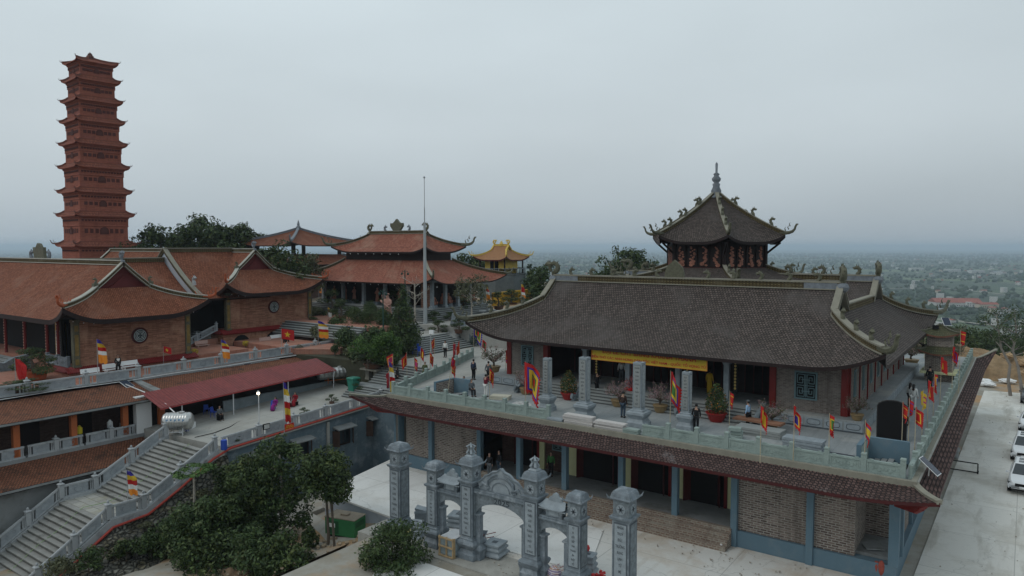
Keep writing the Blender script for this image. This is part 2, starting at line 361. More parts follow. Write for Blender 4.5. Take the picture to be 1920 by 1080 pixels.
def ridge_dragon(mb,p,d,s=1.0,mi=0):
    """curled dragon with a crest, biting the ridge end"""
    d=Vector(d).normalized(); z=Vector((0,0,1)); p=Vector(p); pts=[]
    for k in range(13):
        a=-PI*.45+k*(PI*1.75)/12; pts.append(p+(d*(.42*math.cos(a))+z*(.62+.42*math.sin(a)))*s)
    mb.tube(pts,[s*(.27-.010*k)for k in range(13)],6,mi)
    mb.tube([p-z*.25*s,p+z*.25*s],[.22*s,.26*s],8,mi)
    mb.tube([p+(d*-.3+z*.9)*s,p+(d*-.75+z*1.0)*s,p+(d*-.95+z*.85)*s],[.24*s,.17*s,.08*s],6,mi)
    for k in range(5):
        a=PI*(.1+.2*k); q=p+(d*(.5*math.cos(a))+z*(.62+.5*math.sin(a)))*s
        mb.tube([q,q+(d*math.cos(a)+z*math.sin(a))*.32*s],[.1*s,.01*s],4,mi)
    for k in range(3):
        q=p+(d*(-.45-.12*k)+z*1.08)*s; mb.tube([q,q+(d*.1+z*.3)*s],[.07*s,.01*s],4,mi)
def cornerlift(d,lift,Ld):return lift*max(0.0,1-d/Ld)**2.2
class Roof:pass
def hiproof(par,cx,cy,ze,hx,hy,H,rx,vg,lift=1.2,Ld=3.6,flare=.5,tile=T_GREY,ridge=RIDGE_O,cap=RIDGE_C,under=DKWOOD,
            gable=MAROON,rot=0,a=.6,rw=.3,rh=.34,orn=OLIVE,tip=1.0,skirts=(1,-1),lifts=None,gabm=None,beasts=0,bs=.7,tipm=None,
            ends=None,nu=60,nv=24,thick=.22,ridge_base=None,hips=((1,1),(1,-1),(-1,1),(-1,-1))):
    """hip-and-gable roof, ridge along local X. lifts: corner -> bool"""
    ca,sa=math.cos(rot),math.sin(rot)
    def W(x,y,z):return(cx+ca*x-sa*y,cy+sa*x+ca*y,ze+z)
    def Zp(v):return H*(a*v+(1-a)*v*v)
    lifts=lifts or{}
    def lf(sx,sy):return lift*lifts.get((sx,sy),1)
    vs_list=sorted(set([i/nv for i in range(nv+1)]+[vg])); n2=len(vs_list)-1
    def halfw(v):return hx+(rx-hx)*min(1,v/vg)
    def front(sy,dz=0,vmax=1.0):
        def P(u,jv):
            v=vs_list[min(n2,int(round(jv*n2)))]*vmax; t=2*u-1; hw=halfw(v); x=t*hw; sx=1 if t>0 else-1
            k=cornerlift(hw-abs(x),1,Ld)if v<vg else 0; l_=lf(sx,sy)*k*(1-v/max(vg,.01))**1.2 if v<vg else 0
            on=lifts.get((sx,sy),1); f=flare*k*(1-v)**3*on
            y=hy*(1-v)+f
            return W(x+sx*f,sy*y,Zp(v)+l_+dz)
        return P
    def skirt(sx,dz=0,vmax=1.0):
        def P(u,jv):
            v=jv*vg*vmax; t=2*u-1; yw=hy*(1-v); y=t*yw; sy=1 if t>0 else-1
            k=cornerlift(yw-abs(y),1,Ld); l_=lf(sx,sy)*k*(1-v/vg)**1.2; on=lifts.get((sx,sy),1)
            f=flare*k*(1-v)**3*on
            return W(sx*(halfw(v)+f),y+sy*f,Zp(v)+l_+dz)
        return P
    slen=math.hypot(hy,H)
    mb=MB(); ub=MB()
    for sy in(1,-1):
        mb.grid(front(sy),nu,n2,lambda p,q:((2*p-1)*halfw(vs_list[int(round(q*n2))]),vs_list[int(round(q*n2))]*slen),flip=sy>0)
        ub.grid(front(sy,-thick,.5),nu,n2,flip=sy<0)
        A,B=front(sy),front(sy,-thick,.5)
        ub.grid(lambda u,j,A=A,B=B:(A(u,0)if j>.5 else B(u,0)),nu,1,flip=sy>0)
    for sx in skirts:
        mb.grid(skirt(sx),max(16,nu//2),14,lambda p,q:((2*p-1)*hy*(1-q*vg),q*vg*slen),flip=sx<0)
        ub.grid(skirt(sx,-thick,.7),max(16,nu//2),8,flip=sx>0)
        A,B=skirt(sx),skirt(sx,-thick,.7)
        ub.grid(lambda u,j,A=A,B=B:(A(u,0)if j>.5 else B(u,0)),max(16,nu//2),1,flip=sx<0)
    roof=mb.build('roof',tile,par,smooth=False)
    ub.build('eave',under,roof)
    # gables
    if vg<1 and gable:
        yg=hy*(1-vg)
        for sx in(1,-1):
            g_=MB(); xx=sx*(rx-.28); vv=[vg+(1-vg)*k/6 for k in range(7)]
            poly=[(hy*(1-v),Zp(v)-.05)for v in vv]+[(-hy*(1-v),Zp(v)-.05)for v in vv[::-1][1:]]
            vs=[W(xx,p,q)for p,q in poly]; g_.add(vs,[list(range(len(vs)))])
            vs=[W(sx*(rx-.12),p*.5,Zp(vg)+(q-Zp(vg))*.5+.02)for p,q in poly]; vs2=[W(sx*(rx-.27),p*.5,Zp(vg)+(q-Zp(vg))*.5+.02)for p,q in poly]
            m_=len(poly); g_.add(vs+vs2,[list(range(m_))]+[(i,(i+1)%m_,m_+(i+1)%m_,m_+i)for i in range(m_)])
            g_.build('gable',gabm or gable,roof)
    # ridges
    rb,rc=ridge,cap
    def bar(name,pts,w_=rw,h=rh,z0=-.06):
        b_=MB(); b_.strip(pts,w_,h,z0); o=b_.build(name,rb,roof)
        c_=MB(); c_.strip(pts,w_*1.45,h*.25,z0+h); c_.strip(pts,w_*1.5,h*.18,z0-h*.02); c_.build('ridge_cap',rc,o); return o
    if rx>.1:bar('main_ridge',[W(rx*t,0,H)for t in np.linspace(-1,1,9)],rw,rh*1.2)
    for sx,sy in hips:
        if sx not in skirts:continue
        P=skirt(sx); pts=[P(1 if sy>0 else 0,t)for t in np.linspace(0.02,1,15)]
        bar('hip_ridge',pts)
        if tip:
            d=Vector(pts[0])-Vector(pts[2]); d.z=0
            t_=MB(); curl(t_,Vector(pts[0])+Vector((0,0,rh*.6)),d,tip,hook=tipm is not None)
            if tipm is not None:
                e_=Vector(pts[1])+Vector((0,0,rh)); curl(t_,e_-d.normalized()*.3,-d,tip*.45)
            t_.build('roof_ornament',tipm or orn,roof)
        for k in range(beasts):
            q=Vector(pts[4+int(k*9/max(1,beasts))])+Vector((0,0,rh)); b_=MB(); beast(b_,q,d,bs); b_.build('roof_ornament',orn,roof)
    if vg<1:
        for sx in(1,-1):
            for sy in(1,-1):
                bar('gable_ridge',[W(sx*rx,sy*hy*(1-v),Zp(v))for v in np.linspace(vg,.985,7)])
    ex=ends or(None,None)
    if ends:
        for sx in(1,-1):
            b_=MB(); p=Vector(W(sx*(rx-.1),0,H+rh*1.3)); ridge_dragon(b_,p,Vector(W(sx,0,0))-Vector(W(0,0,0)),ends); b_.build('roof_ornament',orn,roof)
    roof_=Roof(); roof_.o=roof; roof_.W=W; roof_.Z=Zp; roof_.bar=bar; return roof_
def ring_roof(par,outer,inner,z0,z1,lift=.6,Ld=3,flare=.3,a=.65,tile=T_GREY,under=DKWOOD,ridge=RIDGE_O,cap=RIDGE_C,rw=.25,rh=.28,tip=.8,
              orn=OLIVE,edges=None,liftc=None,nuper=.6,nv=12,ripple=0,thick=.16,name='roof',corners=None,beasts=0,bs=.6,tilename=None,p_=2.0):
    n=len(outer); outer=[Vector(p)for p in outer]; inner=[Vector(p)for p in inner]
    edges=list(range(n))if edges is None else edges; corners=list(range(n))if corners is None else corners
    liftc=liftc or{}
    cen=Vector((sum(p.x for p in outer)/n,sum(p.y for p in outer)/n)); mb=MB(); ub=MB()
    def edge(k,dz=0,rp=0,vm=1.0):
        A,B=outer[k],outer[(k+1)%n]; C_,D_=inner[k],inner[(k+1)%n]; le=(B-A).length
        def P(u,v):
            v*=vm; p=A.lerp(B,u).lerp(C_.lerp(D_,u),v); d0,d1=u*le,(1-u)*le
            cn=k if d0<d1 else(k+1)%n; kk=max(0,1-min(d0,d1)/Ld)**p_*liftc.get(cn,1)
            l_=lift*kk*(1-v)**1.5; o_=outer[cn]-inner[cn]; o_=o_.normalized()if o_.length>1e-6 else o_
            p=p+o_*flare*kk*(1-v)**2
            r_=ripple*abs(math.sin(PI*u*le/.24))if rp else 0
            return(p.x,p.y,z0+(z1-z0)*(a*v+(1-a)*v*v)+l_+dz+r_)
        return P,le
    for k in edges:
        P,le=edge(k,0,1); sl=math.hypot((outer[k].lerp(outer[(k+1)%n],.5)-inner[k].lerp(inner[(k+1)%n],.5)).length,z1-z0)
        nu=int(le/.24*5)if ripple else max(12,int(le/nuper))
        mb.grid(P,nu,nv,lambda p,q,le=le,sl=sl:(p*le,q*sl))
        Q,_=edge(k,-thick,0,.9); nu2=max(12,int(le/nuper)); P0,_=edge(k)
        ub.grid(Q,nu2,4,flip=True)
        ub.grid(lambda u,j,P=P,Q=Q:(P(u,0)if j>.5 else Q(u,0)),nu if ripple else nu2,1)
    roof=mb.build(name,tile,par); ub.build('eave',under,roof)
    for k in corners:
        kk=k if k in edges else(k-1)%n; P,_=edge(kk); u=0 if kk==k else 1
        pts=[P(u,t)for t in np.linspace(0.01,1,12)]
        b_=MB(); b_.strip(pts,rw,rh,-.05); o=b_.build('hip_ridge',ridge,roof)
        c_=MB(); c_.strip(pts,rw*1.4,rh*.25,rh-.05); c_.build('ridge_cap',cap,o)
        d=Vector(pts[0])-Vector(pts[2]); d.z=0
        if tip:
            t_=MB(); curl(t_,Vector(pts[0])+Vector((0,0,rh*.5)),d,tip); t_.build('roof_ornament',orn,roof)
        for j in range(beasts):
            b_=MB(); beast(b_,Vector(pts[2+int(j*9/beasts)])+Vector((0,0,rh)),d,bs); b_.build('roof_ornament',orn,roof)
    return roof
def ngon(cx,cy,r,n,rot=0):return[(cx+r*math.cos(rot+2*PI*k/n),cy+r*math.sin(rot+2*PI*k/n))for k in range(n)]
def rect(x0,x1,y0,y1):return[(x0,y0),(x1,y0),(x1,y1),(x0,y1)]
# ---------------------------------------------------------------- vegetation
def leafcloud(blobs,n,size,seed=0,flat=.35,shell=.55):
    """many small bent leaves spread through overlapping clumps -> verts, faces"""
    rs=np.random.RandomState(seed); bl=np.array([list(b[0])+(list(b[1])if hasattr(b[1],'__len__')else[b[1]]*3)for b in blobs])
    vol=bl[:,3]*bl[:,4]*bl[:,5]; pr=vol**.75; pr/=pr.sum()
    idx=rs.choice(len(bl),n,p=pr); d=rs.normal(size=(n,3)); d/=np.linalg.norm(d,axis=1)[:,None]
    rr=shell+(1-shell)*rs.rand(n)**.7; rr=np.where(rs.rand(n)<.1,rr*1.18,rr)
    c=bl[idx,:3]+d*bl[idx,3:]*rr[:,None]
    nrm=d+rs.normal(size=(n,3))*.7; nrm[:,2]+=flat; nrm/=np.linalg.norm(nrm,axis=1)[:,None]
    t=np.cross(nrm,rs.normal(size=(n,3))); t/=np.linalg.norm(t,axis=1)[:,None]; b=np.cross(nrm,t)
    s=size*(.6+.8*rs.rand(n))[:,None]
    v=np.stack([c-t*s,c+b*s*.42+nrm*s*.1,c+t*s-nrm*s*.15,c-b*s*.42+nrm*s*.1],1).reshape(-1,3)
    f=np.arange(n*4).reshape(n,4)
    return v,f
def cloud_obj(name,v,f,mat,parent):
    me=bpy.data.meshes.new(name); o_=Vector(INFO[parent.name]['o'])if parent is not None else Vector((0,0,0))
    v=np.asarray(v)-np.array(o_); me.vertices.add(len(v)); me.vertices.foreach_set('co',v.astype(np.float32).ravel())
    m=len(f); k=f.shape[1]; me.loops.add(m*k); me.loops.foreach_set('vertex_index',f.astype(np.int32).ravel())
    me.polygons.add(m); me.polygons.foreach_set('loop_start',np.arange(0,m*k,k,dtype=np.int32))
    me.update(calc_edges=True); me.materials.append(mat); o=bpy.data.objects.new(name,me); COL.objects.link(o)
    if parent is not None:o.parent=parent
    INFO[o.name]={'o':tuple(o_)}
    return o
def limbs(mb,h,r,n,spread,seed,z0=.35,lean=(0,0),mi=0,kink=.12):
    rs=random.Random(seed); tips=[]
    top=Vector((lean[0]*h,lean[1]*h,h)); tr=[Vector((0,0,-.15))]
    for k in range(1,6):
        t=k/5; tr.append(Vector((top.x*t+rs.uniform(-1,1)*kink*h*.15,top.y*t+rs.uniform(-1,1)*kink*h*.15,h*t)))
    mb.tube(tr,[r*(1.25-.8*k/5)for k in range(6)],7,mi)
    for k in range(n):
        t=z0+(1-z0)*(k+.5)/n; i=min(4,int(t*5)); p=tr[i].lerp(tr[i+1],t*5-i)
        a=2.4*k+rs.uniform(-.4,.4); l_=spread*(1.15-.5*t)*rs.uniform(.8,1.15); d=Vector((math.cos(a),math.sin(a),rs.uniform(.25,.8)))
        q=p+d*l_*.5+Vector((0,0,.05*l_)); e=p+d*l_+Vector((0,0,.12*l_))
        mb.tube([p,q,e],[r*.5*(1.2-t*.6),r*.3,r*.12],5,mi)
        for j in range(2):
            a2=a+(1 if j else-1)*rs.uniform(.5,.9); e2=q+Vector((math.cos(a2),math.sin(a2),.5))*l_*.45
            mb.tube([q,e2],[r*.22,r*.08],4,mi); tips.append(e2)
        tips.append(e)
    tips.append(top); return tips
def tree(h=6,crown=2.2,n=5000,leaf=.13,mat=L_DARK,bark=BARK,seed=1,z0=.4,r=None,trunk_n=7,bl=.55,lean=(0,0),squash=.8,name='tree',extra=None,low=False):
    t=thing(name,'tree','tree'); mb=MB(); r=r or h*.028
    tips=limbs(mb,h*.86,r,trunk_n,crown*.85,seed,z0,lean); mb.build('trunk',bark,t)
    rs=random.Random(seed+5); bls=[]
    for p in tips:
        for q_ in range(3):
            s=crown*bl*rs.uniform(.28,.75); bls.append((p+Vector((rs.uniform(-1,1),rs.uniform(-1,1),rs.uniform(-.7,1.0)))*crown*bl*.72,(s,s,s*squash)))
    if extra:bls+=extra
    v,f=leafcloud(bls,n,leaf,seed); cloud_obj('crown',v,f,mat,t); return t
def shrub(h=1.2,w_=1.0,n=900,leaf=.09,mat=L_MID,seed=1,name='shrub',nb=7,ball=False,cat='shrub',cone=False,trunk=.0):
    t=thing(name,'shrub',cat); rs=random.Random(seed); bls=[]
    if ball:bls=[((0,0,trunk+h/2),(w_/2,w_/2,h/2))]
    elif cone:
        for k in range(9):
            u=k/8; rr=w_/2*(1-u*.82)*(1 if k else .8); bls.append(((rs.uniform(-.05,.05),rs.uniform(-.05,.05),trunk+h*(.08+.84*u)),(rr,rr,h*.12)))
    else:
        for k in range(nb):
            a=2.4*k; q=w_*.3*rs.uniform(.3,1); bls.append(((q*math.cos(a),q*math.sin(a),trunk+h*rs.uniform(.35,.75)),(w_*.26,w_*.26,h*.26)))
    mb=MB()
    for k in range(4):
        a=k*1.6; mb.tube([(0,0,-.05),(.1*w_*math.cos(a),.1*w_*math.sin(a),(trunk+h*.3)),(.22*w_*math.cos(a),.22*w_*math.sin(a),trunk+h*.65)],[.05*w_,.03*w_,.012*w_],5)
    mb.build('stem',BARK,t); v,f=leafcloud(bls,n,leaf,seed,shell=.6 if not ball else .8); cloud_obj('foliage',v,f,mat,t); return t
def bonsai(h=2.2,pads=6,w_=1.9,n=1500,mat=L_PINE,seed=1,pot=TERRA,name='potted_bonsai',potw=.6,leaf=.07,poth=.45):
    t=thing(name,'bonsai','bonsai'); rs=random.Random(seed)
    p=MB(); p.lathe(0,0,[(potw*.7,0),(potw*.78,.05),(potw*.9,poth*.7),(potw*1.02,poth*.9),(potw*1.02,poth),(potw*.9,poth),(potw*.88,poth*.85)],14); p.build('pot',pot,t,smooth=False)
    mb=MB(); tr=[Vector((0,0,poth*.7))]; x=y=0
    for k in range(1,6):
        x+=rs.uniform(-.2,.2)*h*.25; y+=rs.uniform(-.2,.2)*h*.25; tr.append(Vector((x,y,poth*.7+(h-poth)*k/5.3)))
    mb.tube(tr,[.13*h/2,.11*h/2,.09*h/2,.07*h/2,.05*h/2,.02],6); bls=[]
    for k in range(pads):
        u=(k+.6)/pads; i=min(4,int(u*5)); b_=tr[i]; a=2.5*k+rs.uniform(-.3,.3); l_=w_*.42*(1.2-.8*u)
        e=b_+Vector((math.cos(a)*l_,math.sin(a)*l_,.25)); mb.tube([b_,e],[.05,.02],4)
        s=w_*.27*(1.25-.6*u); bls.append((e+Vector((0,0,.1)),(s,s,s*.38)))
    bls.append((tr[-1],(w_*.22,w_*.22,w_*.12))); mb.build('trunk',BARK,t)
    v,f=leafcloud(bls,n,leaf,seed,flat=1.2); cloud_obj('foliage',v,f,mat,t); return t
def kumquat(h=2.1,seed=3,pot=None,fruit=(.75,.25,.03),name='potted_kumquat'):
    t=thing(name,'kumquat','potted tree'); p=MB(); p.lathe(0,0,[(.34,0),(.40,.1),(.54,.42),(.60,.46),(.60,.52),(.5,.52)],16); p.build('pot',pot or M('red_pot',(.27,.02,.018),.5,.1),t)
    mb=MB(); mb.tube([(0,0,.3),(0,0,h*.8)],[.07,.02],6)
    for k in range(8):a=k*2.4; mb.tube([(0,0,.5+k*.12),(.4*math.cos(a),.4*math.sin(a),.8+k*.14)],[.03,.01],4)
    mb.build('trunk',BARK,t)
    bls=[((0,0,.55+(h-.7)*u),(.60*math.sin(PI*(.30+.62*u))+.05,)*2+((h-.5)*.17,))for u in(.1,.28,.46,.64,.82,.96)]
    v,f=leafcloud(bls,2200,.055,seed,shell=.75); cloud_obj('foliage',v,f,L_DARK,t)
    v,f=leafcloud(bls,260,.035,seed+1,shell=.95); cloud_obj('fruit',v,f,M('kumquat_fruit',fruit,.5,.1),t); return t
def blossom_tree(h=2.0,seed=5,w_=1.7,dens=1.0,name='potted_blossom',green=.35,pink=True):
    t=thing(name,'blossom','potted tree'); p=MB(); p.lathe(0,0,[(.28,0),(.34,.08),(.44,.38),(.48,.42),(.48,.48),(.40,.48)],14); p.build('pot',M('ochre_pot',(.26,.18,.09),.6,.15),t)
    mb=MB(); rs=random.Random(seed); tw=[]
    mb.tube([(0,0,.3),(.06,.03,.6),(0,0,.9)],[.09,.07,.05],6)
    for k in range(22):
        a=2.4*k; l_=w_*.5*rs.uniform(.55,1.05); z=h*rs.uniform(.55,1.0)*(1-.25*(l_/w_*2)**2); e=Vector((l_*math.cos(a),l_*math.sin(a),z)); m_=Vector((e.x*.35,e.y*.35,.75+.25*z*.5))
        mb.tube([(0,0,.7),m_,e],[.035,.02,.006],4); tw+=[m_.lerp(e,q)for q in(.35,.6,.85,1)]
    mb.build('branches',BARK,t)
    bls=[(p_,.16)for p_ in tw]; v,f=leafcloud(bls,int(900*dens*green)+40,.05,seed); cloud_obj('leaves',v,f,L_OLIVE,t)
    if pink:v,f=leafcloud(bls,int(1100*dens),.034,seed+2); cloud_obj('blossoms',v,f,L_PINK,t)
    return t
# ---------------------------------------------------------------- flags
FC={k:M('cloth_'+k,c,.8,.06,4)for k,c in dict(red=(.42,.015,.015),yellow=(.60,.39,.03),green=(.05,.15,.035),blue=(.045,.03,.28),white=(.72,.72,.70),orange=(.78,.27,.03),pink=(.55,.03,.14),magenta=(.42,.03,.13)).items()}
BAMBOO=M('bamboo',(.42,.36,.25),.7,.2,3)
def flagpole_(mb,h,r=.022):mb.tube([(0,0,0),(.01,0,h*.5),(0,0,h)],[r,r*.9,r*.6],5)
def festival_flag(h=3.0,size=.95,cols=('red','yellow','green','red'),droop=.5,yaw=0,seed=0,name='festival_flag',th=(3,4,6)):
    """square banner of nested coloured squares with a flame edge, half hanging"""
    rs=random.Random(seed); t=thing(name,'flag','flag'); mb=MB(); flagpole_(mb,h); mb.build('pole',BAMBOO,t)
    n=16; fb=MB(); mats=[FC[c]for c in cols]; k_=len(cols); ww=size*(1-.58*droop); ph=rs.uniform(0,6); sk=rs.uniform(.6,1.3)*droop; fo=rs.uniform(1.4,2.2)
    def P(u,v):
        i,j=int(round(u*n)),int(round(v*n)); jg=.055*size*(1 if(i+j)%2 else-.5)
        x=ww*(u+.10*droop*math.sin(u*PI*fo*2+ph))*(1-.25*droop*(1-v)); z=h-.06-(1-v)*size*(1+.3*droop)-u**1.5*sk*size*.8
        y=math.sin(u*PI*fo+ph+(1-v)*1.2)*size*(.10+.16*droop)*min(1,u*3)
        if i==n:x+=jg
        if j==0:z+=jg*1.2
        return(x,y,z)
    fb.add([P(i/n,j/n)for j in range(n+1)for i in range(n+1)],[])
    for j in range(n):
        for i in range(n):
            ring=min(i,n-1-i,j,n-1-j); a=j*(n+1)+i; rk=sum(ring>=q_ for q_ in th)
            fb.mi[len(fb.f)]=min(k_-1,rk); fb.f.append([a,a+1,a+n+2,a+n+1])
    c=fb.build('cloth',mats,t); c.rotation_euler=(0,0,yaw)
    md=c.modifiers.new('thickness','SOLIDIFY'); md.thickness=.012; return t
def banded_flag(h=3.2,w_=.5,l_=1.5,cols=('blue','yellow','red','white','orange','orange'),yaw=0,seed=0,taper=.4,wind=.25,name='banded_flag',pole=True,pr=.022):
    rs=random.Random(seed); t=thing(name,'flag','flag'); mb=MB(); flagpole_(mb,h,pr); mb.build('pole',POLE,t); n=len(cols)*3; m=6; ph=rs.uniform(0,6); fb=MB()
    def P(u,v):
        ww=w_*(taper+(1-taper)*min(1,(1-v)*3+.0)); x=u*ww+wind*(1-v)*.5; y=.09*math.sin(u*8+v*5+ph)*(.4+u); z=h-.03-(1-v)*l_-u*.12-(.12*abs(math.sin(u*PI*2))if v<.01 else 0)
        return(x,y,z)
    fb.add([P(i/m,j/n)for j in range(n+1)for i in range(m+1)],[])
    for j in range(n):
        for i in range(m):
            a=j*(m+1)+i; fb.mi[len(fb.f)]=len(cols)-1-j//3; fb.f.append([a,a+1,a+m+2,a+m+1])
    c=fb.build('cloth',[FC[k]for k in cols],t); c.rotation_euler=(0,0,yaw); md=c.modifiers.new('thickness','SOLIDIFY'); md.thickness=.012; return t
def star_flag(h=2.4,w_=1.1,hh=.75,yaw=0,star=True,seed=0,droop=.15,name='red_star_flag',pole=True):
    t=thing(name,'flag','flag'); mb=MB(); flagpole_(mb,h,.018); mb.build('pole',POLE,t); fb=MB(); ph=seed
    def P(u,v):return(u*w_,.08*math.sin(u*6+ph+v),h-.03-(1-v)*hh-u*u*droop)
    fb.grid(P,10,6); c=fb.build('cloth',FC['red'],t); c.rotation_euler=(0,0,yaw); c.modifiers.new('thickness','SOLIDIFY').thickness=.012
    if star:
        s=MB(); cx,cz,r_=.5,.5,hh*.32; pts=[]
        for k in range(10):
            a=PI/2+k*PI/5; q=r_ if k%2==0 else r_*.42; pts.append((cx+q*math.cos(a)/w_,cz+q*math.sin(a)/hh))
        for side in(1,-1):
            vs=[Vector(P(u,v))+Vector((0,.022*side,0))for u,v in pts]+[Vector(P(cx,cz))+Vector((0,.022*side,0))]
            s.add(vs,[(i,(i+1)%10,10)for i in range(10)])
        o=s.build('star',FC['yellow'],c)
    return t
# ---------------------------------------------------------------- people
def skinned(name,nodes,edges,mat,parent,sub=1,root=0):
    me=bpy.data.meshes.new(name); me.from_pydata([n_[0]for n_ in nodes],edges,[]); o=bpy.data.objects.new(name,me); COL.objects.link(o)
    s=o.modifiers.new('skin','SKIN'); s.use_smooth_shade=True
    for k,n_ in enumerate(nodes):
        r_=n_[1]; me.skin_vertices[0].data[k].radius=r_ if hasattr(r_,'__len__')else(r_,r_); me.skin_vertices[0].data[k].use_root=(k==root)
    if sub:o.modifiers.new('sub','SUBSURF').levels=sub; o.modifiers['sub'].render_levels=sub
    bpy.context.view_layer.update()
    m2=bpy.data.meshes.new_from_object(o.evaluated_get(bpy.context.evaluated_depsgraph_get())); bpy.data.objects.remove(o); bpy.data.meshes.remove(me)
    m2.name=name; m2.materials.clear(); m2.materials.append(mat); o=bpy.data.objects.new(name,m2); COL.objects.link(o); o.parent=parent; INFO[o.name]={'o':(0,0,0)}
    return o
SKIN=M('skin',(.42,.25,.18),.6,.05); HAIR=M('black_hair',(.012,.01,.01),.5,.1)
CL={k:M('wear_'+k,c,.85,.1,3)for k,c in dict(black=(.014,.014,.016),navy=(.02,.03,.06),grey=(.10,.11,.12),white=(.66,.66,.64),red=(.25,.010,.02),maroon=(.14,.012,.025),blue=(.30,.46,.66),jeans=(.045,.07,.10),
      yellow=(.60,.38,.03),magenta=(.22,.015,.17),green=(.05,.16,.05),olive=(.07,.085,.035),brown=(.05,.03,.025),beige=(.42,.36,.26)).items()}
BODY={}
def pose(kind):
    V=Vector; J={}
    J['pel']=V((0,0,.92)); J['waist']=V((0,.0,1.08)); J['chest']=V((0,.01,1.28)); J['neck']=V((0,0,1.44)); J['hb']=V((0,-.01,1.53)); J['head']=V((0,-.02,1.60)); J['crown']=V((0,-.01,1.67))
    for s,n in((1,'R'),(-1,'L')):
        J['sh'+n]=V((.17*s,0,1.38)); J['el'+n]=V((.235*s,.02,1.12)); J['wr'+n]=V((.25*s,-.05,.88)); J['hip'+n]=V((.085*s,0,.88)); J['kn'+n]=V((.095*s,-.02,.49)); J['an'+n]=V((.095*s,.02,.08)); J['toe'+n]=V((.11*s,-.15,.035))
    if kind=='walk':
        J['knR']=V((.09,-.14,.50)); J['anR']=V((.09,-.22,.08)); J['toeR']=V((.1,-.38,.06)); J['knL']=V((-.09,.08,.49)); J['anL']=V((-.09,.30,.14)); J['toeL']=V((-.1,.18,.035))
        J['wrR']=V((.24,.16,.93)); J['elR']=V((.23,.12,1.12)); J['wrL']=V((-.24,-.22,.97))
    if kind=='photo':
        J['elR']=V((.25,-.16,1.22)); J['wrR']=V((.10,-.30,1.48)); J['elL']=V((-.25,-.16,1.22)); J['wrL']=V((-.08,-.30,1.48))
    if kind=='carry':
        J['elR']=V((.24,-.10,1.14)); J['wrR']=V((.10,-.32,1.20)); J['elL']=V((-.24,-.10,1.14)); J['wrL']=V((-.08,-.30,1.10))
        J['knR']=V((.09,-.12,.50)); J['anR']=V((.09,-.18,.08)); J['toeR']=V((.1,-.34,.06)); J['knL']=V((-.09,.06,.49)); J['anL']=V((-.09,.24,.12)); J['toeL']=V((-.1,.12,.035))
    if kind=='sit':
        for k in('pel','waist','chest','neck','hb','head','crown','shR','shL','elR','elL','wrR','wrL','hipR','hipL'):J[k].z-=.42
        for s,n in((1,'R'),(-1,'L')):
            J['kn'+n]=V((.12*s,-.42,.50)); J['an'+n]=V((.12*s,-.44,.08)); J['toe'+n]=V((.13*s,-.60,.035)); J['hip'+n]=V((.09*s,-.02,.50)); J['el'+n]=V((.23*s,-.04,.74)); J['wr'+n]=V((.10*s,-.30,.60))
    return J
